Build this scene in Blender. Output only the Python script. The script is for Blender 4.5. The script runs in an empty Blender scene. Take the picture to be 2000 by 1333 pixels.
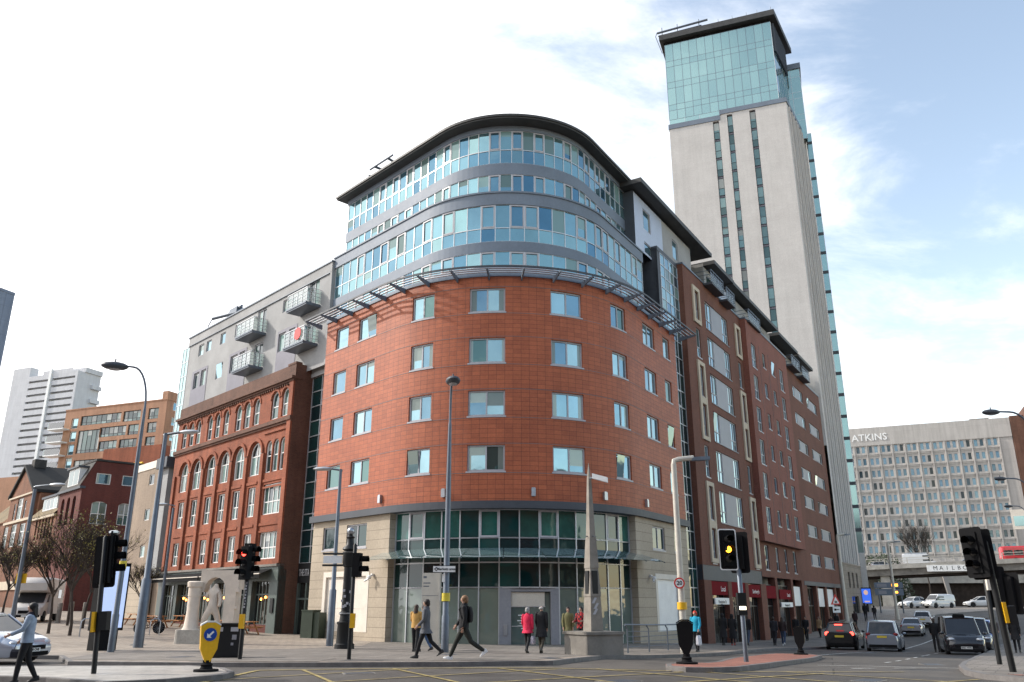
import bpy, bmesh, math, random
import numpy as np
from mathutils import Matrix, Vector
R=math.radians; rnd=random.Random(7)
S=bpy.context.scene; COL=S.collection
# ---------------------------------------------------------------- camera, sky, sun, exposure
CZ=1.7
cam=bpy.data.cameras.new('camera'); camo=bpy.data.objects.new('camera',cam); COL.objects.link(camo)
cam.sensor_width=36; cam.lens=28.8; cam.clip_start=.1; cam.clip_end=6000
camo.location=(0,0,CZ); camo.rotation_euler=(R(90+17.842),0,0); S.camera=camo
SUN_AZ=R(-78); SUN_EL=R(34)
w=bpy.data.worlds.new('World'); S.world=w; w.use_nodes=True
def make_world():
    nt=w.node_tree; N=nt.nodes; Lk=nt.links.new
    bg=N['Background']; out=N['World Output']
    sky=N.new('ShaderNodeTexSky'); sky.sky_type='NISHITA'; sky.sun_disc=False
    sky.sun_elevation=SUN_EL; sky.sun_rotation=SUN_AZ; sky.air_density=1.0; sky.dust_density=.6; sky.ozone_density=1.5
    tc=N.new('ShaderNodeTexCoord'); sep=N.new('ShaderNodeSeparateXYZ'); Lk(tc.outputs['Generated'],sep.inputs[0])
    def math_(op,a,b=None,c=None):
        m=N.new('ShaderNodeMath'); m.operation=op
        for i,q in enumerate((a,b,c)):
            if q is None: continue
            if isinstance(q,(int,float)): m.inputs[i].default_value=q
            else: Lk(q,m.inputs[i])
        return m.outputs[0]
    den=math_('ADD',math_('MAXIMUM',sep.outputs['Z'],0.0),.28)
    cx=math_('DIVIDE',sep.outputs['X'],den); cy=math_('DIVIDE',sep.outputs['Y'],den)
    cmb=N.new('ShaderNodeCombineXYZ'); Lk(cx,cmb.inputs[0]); Lk(cy,cmb.inputs[1])
    nz=N.new('ShaderNodeTexNoise'); nz.inputs['Scale'].default_value=2.1; nz.inputs['Detail'].default_value=9; nz.inputs['Roughness'].default_value=.62; nz.inputs['Distortion'].default_value=.35
    mp=N.new('ShaderNodeMapping'); mp.inputs['Location'].default_value=(3.1,1.7,0); mp.inputs['Rotation'].default_value=(0,0,.5); mp.inputs['Scale'].default_value=(1,1.5,1)
    Lk(cmb.outputs[0],mp.inputs[0]); Lk(mp.outputs[0],nz.inputs['Vector'])
    # the cloud sheet thickens towards the sun side (-X) and towards the horizon
    side=math_('ADD',math_('MULTIPLY',sep.outputs['X'],-.62),.03)
    bias=math_('ADD',side,math_('MULTIPLY',math_('SUBTRACT',.45,sep.outputs['Z']),.42))
    mask=math_('ADD',math_('ADD',nz.outputs['Fac'],bias),math_('MULTIPLY',math_('MINIMUM',sep.outputs['Y'],0.15),.42))
    mr=N.new('ShaderNodeMapRange'); mr.interpolation_type='SMOOTHSTEP'; mr.inputs['From Min'].default_value=.28; mr.inputs['From Max'].default_value=.64; Lk(mask,mr.inputs['Value'])
    nz2=N.new('ShaderNodeTexNoise'); nz2.inputs['Scale'].default_value=5; nz2.inputs['Detail'].default_value=6; Lk(mp.outputs[0],nz2.inputs['Vector'])
    br=math_('ADD',math_('MULTIPLY',nz2.outputs['Fac'],2.0),math_('ADD',8.4,math_('MULTIPLY',math_('MAXIMUM',math_('MULTIPLY',sep.outputs['X'],-1),0),5.0)))
    cc=N.new('ShaderNodeCombineColor'); Lk(br,cc.inputs[0]); Lk(br,cc.inputs[1]); Lk(math_('MULTIPLY',br,1.01),cc.inputs[2])
    sc=N.new('ShaderNodeVectorMath'); sc.operation='MULTIPLY'; Lk(sky.outputs[0],sc.inputs[0]); sc.inputs[1].default_value=SKYGAIN
    mx=N.new('ShaderNodeMix'); mx.data_type='RGBA'; Lk(mr.outputs[0],mx.inputs[0]); Lk(sc.outputs[0],mx.inputs[6]); Lk(cc.outputs[0],mx.inputs[7])
    Lk(mx.outputs[2],bg.inputs['Color']); bg.inputs['Strength'].default_value=.13
SKYGAIN=(2.75,2.25,1.78)
make_world()
sl=bpy.data.lights.new('sun','SUN'); sl.energy=3.3; sl.angle=R(1.2); sl.color=(1,.93,.84)
slo=bpy.data.objects.new('sun',sl); COL.objects.link(slo)
sd=Vector((math.sin(SUN_AZ)*math.cos(SUN_EL),math.cos(SUN_AZ)*math.cos(SUN_EL),math.sin(SUN_EL)))
slo.rotation_euler=sd.to_track_quat('Z','Y').to_euler(); slo.location=(-60,20,80)
S.view_settings.view_transform='Standard'; S.view_settings.look='None'; S.view_settings.exposure=0.42; S.view_settings.gamma=1
# ---------------------------------------------------------------- terrain height
GP=[(0,4,0),(-14,8,0),(16,8,0),(-12,18,0),(14,18,.0),(0,26,.03),(-3,26.5,.03),(-9.5,27,-.02),(-5.6,26.5,0),(5,23.5,.02),(-8,21.6,0),(7.3,27,-.08),(13,22,.0),(10,31,-.25),(0,33.5,-.18),(3.2,34,-.27),(8,37.5,-.42),(-12,32,-.1),
(-7,47,-.33),(0,44,-.36),(7.5,48.5,-.42),(-13,53,-.26),(-15.5,55.8,-.18),(-29,69.5,.33),(-34,60,.42),(-22,45,0),(-30,36,0),(-40,90,.9),(-60,80,1.0),(-60,110,1.3),
(12.9,57.4,-.88),(32,89,-.9),(13,38,-.5),(24,46,-.8),(22,56,-1.03),(22.5,52,-.95),(37,75,-.85),(45,60,-.9),(48,86,-.3),(36,100,.2),(60,117,1.25),(80,117,1.25),(45,125,1.3),(60,165,1.25),(110,150,1.3),(0,200,1.2),(-80,200,1.5),(90,230,1.3),(160,200,1.3),(-120,60,1.0),(90,60,0.3),(60,40,-.3),(-80,20,.2),(60,0,0),(-60,-30,0),(60,-60,0),(0,-60,0),(140,90,1.0)]
def _tps():
    P=np.array(GP,float); n=len(P)
    def U(r2): return np.where(r2>1e-9, r2*np.log(r2+1e-12),0)
    d2=((P[:,None,:2]-P[None,:,:2])**2).sum(-1)
    A=np.zeros((n+3,n+3)); A[:n,:n]=U(d2)+np.eye(n)*60.; A[:n,n]=1; A[:n,n+1:]=P[:,:2]; A[n,:n]=1; A[n+1:,:n]=P[:,:2].T
    ww=np.linalg.solve(A,np.concatenate([P[:,2],[0,0,0]]))
    def g(x,y):
        x=min(max(x,-140),170); y=min(max(y,-70),240)
        r2=(P[:,0]-x)**2+(P[:,1]-y)**2
        return float((ww[:n]*U(r2)).sum()+ww[n]+ww[n+1]*x+ww[n+2]*y)
    return g
g=_tps()
# ---------------------------------------------------------------- scene-graph helpers
WM={}
def tag(o,label=None,cat=None,group=None,kind=None):
    if label: o['label']=label
    if cat: o['category']=cat
    if group: o['group']=group
    if kind: o['kind']=kind
    return o
def thing(name,label,cat,loc=(0,0,0),rz=0,group=None):
    o=bpy.data.objects.new(name,None); COL.objects.link(o); o.empty_display_size=.3
    o.location=loc; o.rotation_euler=(0,0,rz); WM[o.name]=Matrix.Translation(loc)@Matrix.Rotation(rz,4,'Z')
    return tag(o,label,cat,group)
def root_of(o):
    while o.parent: o=o.parent
    return o
def copy_tree(o,loc=None,rz=None,label=None,parent=None):
    c=o.copy(); COL.objects.link(c)
    if parent: c.parent=parent
    for ch in list(o.children): copy_tree(ch,parent=c)
    if loc is not None: c.location=loc
    if rz is not None: c.rotation_euler=(0,0,rz)
    if label: c['label']=label
    return c
class MB:
    def __init__(s): s.v=[];s.f=[];s.m=[];s.uv=[];s.sm=[]
    def add(s,vs,fs,m=0,uvs=None,smooth=False):
        b=len(s.v); s.v+= [tuple(p) for p in vs]
        for k,f in enumerate(fs):
            s.f.append(tuple(b+i for i in f)); s.m.append(m); s.sm.append(smooth)
            s.uv.append([uvs[i] for i in f] if uvs else None)
    def quad(s,a,b,c,d,m=0,uv=None): s.add([a,b,c,d],[(0,1,2,3)],m,uv)
    def box(s,x0,x1,y0,y1,z0,z1,m=0):
        s.add([(x0,y0,z0),(x1,y0,z0),(x1,y1,z0),(x0,y1,z0),(x0,y0,z1),(x1,y0,z1),(x1,y1,z1),(x0,y1,z1)],
          [(3,2,1,0),(4,5,6,7),(0,1,5,4),(1,2,6,5),(2,3,7,6),(3,0,4,7)],m)
    def fquad(s,fr,u0,u1,z0,z1,w,m=0):
        for a,b in fr.segs(u0,u1):
            s.add([fr.pt(a,z0,w),fr.pt(b,z0,w),fr.pt(b,z1,w),fr.pt(a,z1,w)],[(0,1,2,3)],m,[(a,z0),(b,z0),(b,z1),(a,z1)])
    def fbox(s,fr,u0,u1,z0,z1,w0,w1,m=0):
        sg=fr.segs(u0,u1)
        for i,(a,b) in enumerate(sg):
            P=fr.pt
            s.add([P(a,z0,w1),P(b,z0,w1),P(b,z1,w1),P(a,z1,w1)],[(0,1,2,3)],m,[(a,z0),(b,z0),(b,z1),(a,z1)])
            s.add([P(a,z0,w0),P(b,z0,w0),P(b,z1,w0),P(a,z1,w0)],[(3,2,1,0)],m,[(a,z0),(b,z0),(b,z1),(a,z1)])
            s.add([P(a,z1,w1),P(b,z1,w1),P(b,z1,w0),P(a,z1,w0)],[(0,1,2,3)],m,[(a,w1),(b,w1),(b,w0),(a,w0)])
            s.add([P(a,z0,w0),P(b,z0,w0),P(b,z0,w1),P(a,z0,w1)],[(0,1,2,3)],m,[(a,w0),(b,w0),(b,w1),(a,w1)])
            if i==0: s.add([P(a,z0,w0),P(a,z0,w1),P(a,z1,w1),P(a,z1,w0)],[(0,1,2,3)],m,[(w0,z0),(w1,z0),(w1,z1),(w0,z1)])
            if i==len(sg)-1: s.add([P(b,z0,w1),P(b,z0,w0),P(b,z1,w0),P(b,z1,w1)],[(0,1,2,3)],m,[(w1,z0),(w0,z0),(w0,z1),(w1,z1)])
    def wall(s,fr,u0,u1,z0,z1,holes=(),w=0,depth=.22,m=0,mr=None):
        """wall skin with rectangular openings and their reveals"""
        mr=m if mr is None else mr
        hs=[h for h in holes if h[1]>u0 and h[0]<u1]
        us=sorted({u0,u1,*[h[0] for h in hs],*[h[1] for h in hs]}); zs=sorted({z0,z1,*[h[2] for h in hs],*[h[3] for h in hs]})
        us=[q for q in us if u0<=q<=u1]; zs=[q for q in zs if z0<=q<=z1]
        for i in range(len(us)-1):
            j=0
            while j<len(zs)-1:
                uc=(us[i]+us[i+1])/2
                def inh(k):
                    zc=(zs[k]+zs[k+1])/2
                    return any(h[0]<uc<h[1] and h[2]<zc<h[3] for h in hs)
                if inh(j): j+=1; continue
                k=j
                while k+1<len(zs)-1 and not inh(k+1): k+=1
                s.fquad(fr,us[i],us[i+1],zs[j],zs[k+1],w,m); j=k+1
        P=fr.pt
        for h in hs:
            a,b,c,d=h[:4]; wi=w-depth
            s.add([P(a,c,w),P(a,c,wi),P(a,d,wi),P(a,d,w)],[(3,2,1,0)],mr,[(a,c),(a+depth,c),(a+depth,d),(a,d)])
            s.add([P(b,c,w),P(b,c,wi),P(b,d,wi),P(b,d,w)],[(0,1,2,3)],mr,[(b,c),(b+depth,c),(b+depth,d),(b,d)])
            for e,g_ in fr.segs(a,b):
                s.add([P(e,c,w),P(g_,c,w),P(g_,c,wi),P(e,c,wi)],[(0,1,2,3)],mr,[(e,c),(g_,c),(g_,c+depth),(e,c+depth)])
                s.add([P(e,d,w),P(g_,d,w),P(g_,d,wi),P(e,d,wi)],[(3,2,1,0)],mr,[(e,d),(g_,d),(g_,d+depth),(e,d+depth)])
    def arch(s,fr,u0,u1,zs,zt,w,depth,m=0,n=8):
        """fills the corners of a hole above its springing zs so that the head is a round arch reaching zt"""
        c=(u0+u1)/2; r=(u1-u0)/2; h=zt-zs; pr=None
        for i in range(n+1):
            t=math.pi*(1-i/n); u=c+r*math.cos(t); z=zs+h*math.sin(t)
            if pr:
                a,za=pr
                s.add([fr.pt(a,za,w),fr.pt(u,z,w),fr.pt(u,zt,w),fr.pt(a,zt,w)],[(0,1,2,3)],m,[(a,za),(u,z),(u,zt),(a,zt)])
                s.add([fr.pt(a,za,w),fr.pt(u,z,w),fr.pt(u,z,w-depth),fr.pt(a,za,w-depth)],[(3,2,1,0)],m,[(a,za),(u,z),(u,z-depth),(a,za-depth)])
            pr=(u,z)
    def ring(s,fr,c,zs,r0,r1,w0,w1,h=1.,m=0,n=10):
        """a raised archivolt"""
        for i in range(n):
            q=[]
            for t in (math.pi*(1-i/n),math.pi*(1-(i+1)/n)):
                for rr in (r0,r1): q.append((c+rr*math.cos(t),zs+rr*h*math.sin(t)))
            (a,b,d,e)=q
            F=lambda p,w:fr.pt(p[0],p[1],w)
            s.add([F(a,w1),F(d,w1),F(e,w1),F(b,w1)],[(0,1,2,3)],m,[a,d,e,b])
            s.add([F(b,w1),F(e,w1),F(e,w0),F(b,w0)],[(0,1,2,3)],m,[b,e,e,b]); s.add([F(d,w1),F(a,w1),F(a,w0),F(d,w0)],[(0,1,2,3)],m,[d,a,a,d])
    def prism(s,poly,z0,z1,m=0):
        n=len(poly)
        s.add([(x,y,z0) for x,y in poly]+[(x,y,z1) for x,y in poly],[tuple(range(n-1,-1,-1)),tuple(range(n,2*n))]+[(i,(i+1)%n,n+(i+1)%n,n+i) for i in range(n)],m)
    def slab(s,M,poly,t,m=0,m2=None):
        """flat outline (in the xy of matrix M) with thickness t along its z"""
        n=len(poly); V=[M@Vector((x,y,0)) for x,y in poly]+[M@Vector((x,y,t)) for x,y in poly]
        s.add(V,[tuple(range(n-1,-1,-1))],m); s.add(V,[tuple(range(n,2*n))],m if m2 is None else m2); s.add(V,[(i,(i+1)%n,n+(i+1)%n,n+i) for i in range(n)],m)
    def tube(s,path,r,n=8,m=0,caps=True,smooth=True):
        path=[Vector(p) for p in path]; rs=r if isinstance(r,(list,tuple)) else [r]*len(path); vs=[]; pn=None
        for i,p in enumerate(path):
            t=(path[min(i+1,len(path)-1)]-path[max(i-1,0)]).normalized()
            if pn is None:
                a=Vector((0,0,1)) if abs(t.z)<.9 else Vector((1,0,0)); pn=t.cross(a).normalized()
            pn=(pn-t*pn.dot(t)).normalized(); bn=t.cross(pn)
            for k in range(n):
                q=2*math.pi*k/n; vs.append(p+(pn*math.cos(q)+bn*math.sin(q))*rs[i])
        fs=[]
        for i in range(len(path)-1):
            for k in range(n): fs.append((i*n+k,i*n+(k+1)%n,(i+1)*n+(k+1)%n,(i+1)*n+k))
        if caps: fs+=[tuple(range(n-1,-1,-1)),tuple((len(path)-1)*n+k for k in range(n))]
        s.add(vs,fs,m,None,smooth)
    def lathe(s,prof,n=16,m=0,M=None,smooth=True):
        vs=[];fs=[]; M=M or Matrix()
        for r,z in prof:
            for k in range(n): q=2*math.pi*k/n; vs.append(M@Vector((r*math.cos(q),r*math.sin(q),z)))
        for i in range(len(prof)-1):
            for k in range(n): fs.append((i*n+k,i*n+(k+1)%n,(i+1)*n+(k+1)%n,(i+1)*n+k))
        fs+=[tuple(range(n-1,-1,-1)),tuple((len(prof)-1)*n+k for k in range(n))]
        s.add(vs,fs,m,None,smooth)
    def ell(s,c,r,n=12,k=8,m=0,M=None):
        M=M or Matrix(); c=Vector(c); vs=[M@(c+Vector((0,0,-r[2])))]
        for i in range(1,k):
            t=-math.pi/2+math.pi*i/k
            for j in range(n): q=2*math.pi*j/n; vs.append(M@(c+Vector((r[0]*math.cos(t)*math.cos(q),r[1]*math.cos(t)*math.sin(q),r[2]*math.sin(t)))))
        vs.append(M@(c+Vector((0,0,r[2])))); fs=[]
        for j in range(n): fs.append((0,1+(j+1)%n,1+j)); fs.append((len(vs)-1,len(vs)-1-n+j,len(vs)-1-n+(j+1)%n))
        for i in range(k-2):
            for j in range(n): a=1+i*n+j;b=1+i*n+(j+1)%n; fs.append((a,b,b+n,a+n))
        s.add(vs,fs,m,None,True)
    def loft(s,rings,m=0,caps=True,smooth=True,closed=True):
        n=len(rings[0]); vs=[p for r in rings for p in r]; fs=[]
        for i in range(len(rings)-1):
            for k in range(n if closed else n-1): fs.append((i*n+k,i*n+(k+1)%n,(i+1)*n+(k+1)%n,(i+1)*n+k))
        if caps: fs+=[tuple(range(n-1,-1,-1)),tuple((len(rings)-1)*n+k for k in range(n))]
        s.add(vs,fs,m,None,smooth)
    def build(s,name,mats,parent=None,world=True):
        me=bpy.data.meshes.new(name); V=s.v
        if parent is not None and world:
            Mi=WM[root_of(parent).name].inverted(); V=[Mi@Vector(p) for p in V]
        me.from_pydata([tuple(p) for p in V],[],s.f)
        if not isinstance(mats,(list,tuple)): mats=[mats]
        for m in mats: me.materials.append(m)
        me.polygons.foreach_set('material_index',s.m)
        if any(u is not None for u in s.uv):
            L=me.uv_layers.new(name='uv'); i=0; flat=[]
            for f,u in zip(s.f,s.uv):
                for j in range(len(f)): flat+= list(u[j]) if u else [0,0]
            L.data.foreach_set('uv',flat)
        me.polygons.foreach_set('use_smooth',s.sm)
        me.update()
        if any(s.sm): me.set_sharp_from_angle(angle=R(42))
        o=bpy.data.objects.new(name,me); COL.objects.link(o)
        if parent is not None: o.parent=parent
        return o
class Frame:
    """straight facade: u to the right as seen from outside, w outwards"""
    def __init__(s,O,d):
        l=math.hypot(*d); s.O=O; s.d=(d[0]/l,d[1]/l); s.n=(s.d[1],-s.d[0])
    def pt(s,u,z,w=0): return (s.O[0]+s.d[0]*u+s.n[0]*w,s.O[1]+s.d[1]*u+s.n[1]*w,z)
    def segs(s,a,b): return [(a,b)]
    def mat(s,u,z,w=0):
        p=s.pt(u,z,w); return Matrix(((s.d[0],0,s.n[0],p[0]),(s.d[1],0,s.n[1],p[1]),(0,1,0,p[2]),(0,0,0,1)))
    def side(s,u,w0=0): # facade turning the right-hand corner at u: runs away from the viewer
        p=s.pt(u,0,w0); return Frame(p,(-s.n[0],-s.n[1]))
    def lside(s,u,w0=0): # the left-hand return, its own u grows towards the front
        p=s.pt(u,0,w0); return Frame(p,(s.n[0],s.n[1]))
DL=(-math.sin(R(43.35)),math.cos(R(43.35))); DR=(math.sin(R(31.4)),math.cos(R(31.4))); AP=(1.14,38.07)
TH=math.acos(DL[0]*DR[0]+DL[1]*DR[1])/2; _b=(DL[0]+DR[0],DL[1]+DR[1]); _l=math.hypot(*_b); BB=(_b[0]/_l,_b[1]/_l)
T0=9.3/math.tan(TH); HA=9.3*(math.pi/2-TH)
class Wedge:
    """two straight wings joined by a round nose; d = offset of the wings, r = radius of the nose"""
    def __init__(s,d,r,step=.45):
        s.d=d; s.r=r; s.step=step; dd=-d
        s.ap=(AP[0]+BB[0]*dd/math.sin(TH),AP[1]+BB[1]*dd/math.sin(TH)); s.T=r/math.tan(TH)
        s.st=dd/math.tan(TH)+s.T-T0+HA; s.c=(s.ap[0]+BB[0]*r/math.sin(TH),s.ap[1]+BB[1]*r/math.sin(TH))
    def pn(s,u):
        if u<-s.st: n=(-DL[1],DL[0]); k=s.T-u-s.st; return (s.ap[0]+DL[0]*k,s.ap[1]+DL[1]*k),n
        if u>s.st: n=(DR[1],-DR[0]); k=s.T+u-s.st; return (s.ap[0]+DR[0]*k,s.ap[1]+DR[1]*k),n
        a=u/s.st*(math.pi/2-TH); ca,sa=math.cos(a),math.sin(a); n=(-BB[0]*ca+BB[1]*sa,-BB[0]*sa-BB[1]*ca)
        return (s.c[0]+n[0]*s.r,s.c[1]+n[1]*s.r),n
    def pt(s,u,z,w=0):
        p,n=s.pn(u); return (p[0]+n[0]*w,p[1]+n[1]*w,z)
    def segs(s,a,b):
        c=[a]+[q for q in (-s.st,s.st) if a<q<b]+[b]; o=[]
        for i in range(len(c)-1):
            if abs((c[i]+c[i+1])/2)<s.st: n=max(1,math.ceil((c[i+1]-c[i])/s.step))
            else: n=1
            o+=[(c[i]+(c[i+1]-c[i])*k/n,c[i]+(c[i+1]-c[i])*(k+1)/n) for k in range(n)]
        return o
    def mat(s,u,z,w=0):
        p,n=s.pn(u); return Matrix(((-n[1],0,n[0],p[0]+n[0]*w),(n[0],0,n[1],p[1]+n[1]*w),(0,1,0,z),(0,0,0,1)))
def rpt(u,w): return (AP[0]+DR[1]*w+DR[0]*(u+T0-HA),AP[1]-DR[0]*w+DR[1]*(u+T0-HA))
def lpt(u,w): return (AP[0]-DL[1]*w+DL[0]*(-u+T0-HA),AP[1]+DL[0]*w+DL[1]*(-u+T0-HA))
FR=Frame(rpt(0,0),DR); FL=Frame(lpt(0,0),(-DL[0],-DL[1]))
# ---------------------------------------------------------------- materials
def nodes(name):
    m=bpy.data.materials.new(name); m.use_nodes=True; nt=m.node_tree; return m,nt,nt.nodes['Principled BSDF']
def pin(b,k,v): b.inputs[k].default_value=v
def c4(c): return (c[0],c[1],c[2],1)
def mathn(nt,op,a,b=0.):
    m=nt.nodes.new('ShaderNodeMath'); m.operation=op
    for i,q in enumerate((a,b)):
        if isinstance(q,(int,float)): m.inputs[i].default_value=q
        else: nt.links.new(q,m.inputs[i])
    return m.outputs[0]
def noise(nt,vec,scale,detail=5,rough=.6):
    n=nt.nodes.new('ShaderNodeTexNoise'); n.inputs['Scale'].default_value=scale; n.inputs['Detail'].default_value=detail; n.inputs['Roughness'].default_value=rough
    if vec is not None: nt.links.new(vec,n.inputs['Vector'])
    return n.outputs['Fac']
def mulcol(nt,col,fac): # colour * scalar
    v=nt.nodes.new('ShaderNodeVectorMath'); v.operation='SCALE'
    if isinstance(col,tuple): v.inputs[0].default_value=col[:3]
    else: nt.links.new(col,v.inputs[0])
    nt.links.new(fac,v.inputs['Scale']); return v.outputs[0]
def mapr(nt,x,a,b,c,d):
    n=nt.nodes.new('ShaderNodeMapRange'); n.inputs[1].default_value=a; n.inputs[2].default_value=b; n.inputs[3].default_value=c; n.inputs[4].default_value=d
    nt.links.new(x,n.inputs[0]); return n.outputs[0]
def mixc(nt,f,a,b):
    n=nt.nodes.new('ShaderNodeMix'); n.data_type='RGBA'
    for i,q in ((0,f),(6,a),(7,b)):
        if isinstance(q,tuple): n.inputs[i].default_value=c4(q)
        elif isinstance(q,(int,float)): n.inputs[i].default_value=q
        else: nt.links.new(q,n.inputs[i])
    return n.outputs[2]
def bumpn(nt,b,h,strength,dist=.02):
    n=nt.nodes.new('ShaderNodeBump'); n.inputs['Strength'].default_value=strength; n.inputs['Distance'].default_value=dist
    nt.links.new(h,n.inputs['Height']); nt.links.new(n.outputs[0],b.inputs['Normal'])
def coord(nt,k='Object'): return nt.nodes.new('ShaderNodeTexCoord').outputs[k]
def mat(name,col,rough=.6,metal=0,var=.18,vs=1.3,bump=0,bs=40,spec=.4,emit=0,fine=.08):
    m,nt,b=nodes(name); oc=coord(nt)
    n1=noise(nt,oc,vs,6); n2=noise(nt,oc,vs*14,4)
    f=mathn(nt,'ADD',mapr(nt,n1,.3,.7,1-var,1+var),mapr(nt,n2,.3,.7,-fine,fine))
    nt.links.new(mulcol(nt,col,f),b.inputs['Base Color'])
    pin(b,'Metallic',metal); pin(b,'Specular IOR Level',spec)
    nt.links.new(mapr(nt,n2,.3,.7,max(.02,rough-.07),min(1,rough+.07)),b.inputs['Roughness'])
    if bump: bumpn(nt,b,noise(nt,oc,bs,4),bump)
    if emit: pin(b,'Emission Color',c4(col)); pin(b,'Emission Strength',emit)
    return m
def masonry(name,c1,c2,mortar,bw,bh,ms=.012,off=.5,rough=.8,var=.22,bump=.35,vec='UV',stain=.25,spec=.25,streak=True):
    m,nt,b=nodes(name); uv=coord(nt,vec); oc=coord(nt)
    t=nt.nodes.new('ShaderNodeTexBrick'); t.offset=off; t.offset_frequency=2; t.squash=1
    for k,v in (('Scale',1),('Mortar Size',ms),('Mortar Smooth',.2),('Bias',0),('Brick Width',bw),('Row Height',bh)): t.inputs[k].default_value=v
    t.inputs['Color1'].default_value=c4(c1); t.inputs['Color2'].default_value=c4(c2); t.inputs['Mortar'].default_value=c4(mortar)
    nt.links.new(uv,t.inputs['Vector'])
    n1=noise(nt,oc,.35,6); n2=noise(nt,oc,9,4)
    f=mathn(nt,'ADD',mapr(nt,n1,.3,.7,1-var,1+var*.6),mapr(nt,n2,.3,.7,-.1,.1))
    if streak and vec=='UV': # rain streaks: noise stretched down the wall
        mp=nt.nodes.new('ShaderNodeMapping'); mp.inputs['Scale'].default_value=(1.6,.09,1); nt.links.new(uv,mp.inputs[0])
        f=mathn(nt,'MULTIPLY',f,mapr(nt,noise(nt,mp.outputs[0],1,5),.42,.75,1,1-stain))
    nt.links.new(mulcol(nt,t.outputs['Color'],f),b.inputs['Base Color']); pin(b,'Roughness',rough); pin(b,'Specular IOR Level',spec)
    if bump:
        h=mathn(nt,'ADD',mathn(nt,'MULTIPLY',t.outputs['Fac'],-1),mathn(nt,'MULTIPLY',n2,.5)); bumpn(nt,b,h,bump,.01)
    return m
def glass(name,stops,metal=.0,rough=.04,spec=.5,tilt=.02,wave=.04,nv=.08,ior=1.5,blind=0.,bcol=(.36,.38,.35),curtain=False):
    """stops: list of (pos,colour) picked at random for every pane"""
    m,nt,b=nodes(name); g_=nt.nodes.new('ShaderNodeNewGeometry'); oi=nt.nodes.new('ShaderNodeObjectInfo')
    rr=mathn(nt,'FRACT',mathn(nt,'ADD',g_.outputs['Random Per Island'],oi.outputs['Random']))
    cr=nt.nodes.new('ShaderNodeValToRGB'); cr.color_ramp.interpolation='CONSTANT'; e=cr.color_ramp.elements
    e[0].position=stops[0][0]; e[0].color=c4(stops[0][1]); e[1].position=stops[1][0]; e[1].color=c4(stops[1][1])
    for p,c in stops[2:]: q=e.new(p); q.color=c4(c)
    nt.links.new(rr,cr.inputs[0]); oc=coord(nt)
    n1=noise(nt,oc,.8,3); col=mulcol(nt,cr.outputs[0],mapr(nt,n1,.3,.7,1-nv,1+nv)); pin(b,'Metallic',metal)
    if blind: # some panes have a blind drawn part of the way down
        sx=nt.nodes.new('ShaderNodeSeparateXYZ'); nt.links.new(coord(nt,'Generated'),sx.inputs[0]); thr=mathn(nt,'MULTIPLY',mathn(nt,'FRACT',mathn(nt,'MULTIPLY',rr,17.31)),1/blind)
        bf=mathn(nt,'GREATER_THAN',sx.outputs['Z'],mathn(nt,'ADD',thr,.12))
        if curtain: bf=mathn(nt,'MAXIMUM',bf,mathn(nt,'GREATER_THAN',mathn(nt,'ABSOLUTE',mathn(nt,'SUBTRACT',sx.outputs['X'],.5)),mathn(nt,'ADD',.31,mathn(nt,'MULTIPLY',mathn(nt,'FRACT',mathn(nt,'MULTIPLY',rr,29.7)),.36))))
        tone=mathn(nt,'FRACT',mathn(nt,'MULTIPLY',rr,41.7)); col=mixc(nt,bf,col,mulcol(nt,bcol,mapr(nt,tone,0,1,.45,1.1)))
        nt.links.new(mathn(nt,'MULTIPLY',mathn(nt,'SUBTRACT',1.,mathn(nt,'MULTIPLY',bf,.65)),metal),b.inputs['Metallic'])
    nt.links.new(col,b.inputs['Base Color']); pin(b,'Roughness',rough); pin(b,'Specular IOR Level',spec); pin(b,'IOR',ior)
    wn=nt.nodes.new('ShaderNodeTexWhiteNoise'); wn.noise_dimensions='1D'; nt.links.new(rr,wn.inputs['W'])
    def vm(op,a,bb):
        n=nt.nodes.new('ShaderNodeVectorMath'); n.operation=op; nt.links.new(a,n.inputs[0])
        if isinstance(bb,tuple): n.inputs[1].default_value=bb
        elif isinstance(bb,float): n.inputs['Scale'].default_value=bb
        elif bb is not None: nt.links.new(bb,n.inputs[1])
        return n.outputs[0]
    bp=nt.nodes.new('ShaderNodeBump'); bp.inputs['Strength'].default_value=wave; bp.inputs['Distance'].default_value=.3; nt.links.new(noise(nt,oc,.9,2),bp.inputs['Height'])
    t=vm('SCALE',vm('SUBTRACT',wn.outputs['Color'],(.5,.5,.5)),tilt); nn=vm('NORMALIZE',vm('ADD',bp.outputs[0],t),None)
    nt.links.new(nn,b.inputs['Normal'])
    return m
def clear_glass(name,tint,refl=.2,body=0.):
    m,nt,b=nodes(name); N=nt.nodes; tr=N.new('ShaderNodeBsdfTransparent'); tr.inputs[0].default_value=c4(tint)
    gl=N.new('ShaderNodeBsdfGlossy'); gl.inputs['Roughness'].default_value=.05; fr=N.new('ShaderNodeFresnel'); fr.inputs[0].default_value=1.5
    mx=N.new('ShaderNodeMixShader'); nt.links.new(mathn(nt,'MULTIPLY',mathn(nt,'ADD',fr.outputs[0],refl*.4),1.6),mx.inputs[0]); nt.links.new(tr.outputs[0],mx.inputs[1]); nt.links.new(gl.outputs[0],mx.inputs[2])
    sh=mx.outputs[0]
    if body:
        df=N.new('ShaderNodeBsdfDiffuse'); df.inputs[0].default_value=(.30,.46,.45,1); m2=N.new('ShaderNodeMixShader'); m2.inputs[0].default_value=body; nt.links.new(sh,m2.inputs[1]); nt.links.new(df.outputs[0],m2.inputs[2]); sh=m2.outputs[0]
    nt.links.new(sh,N['Material Output'].inputs[0]); N.remove(b); return m
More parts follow.
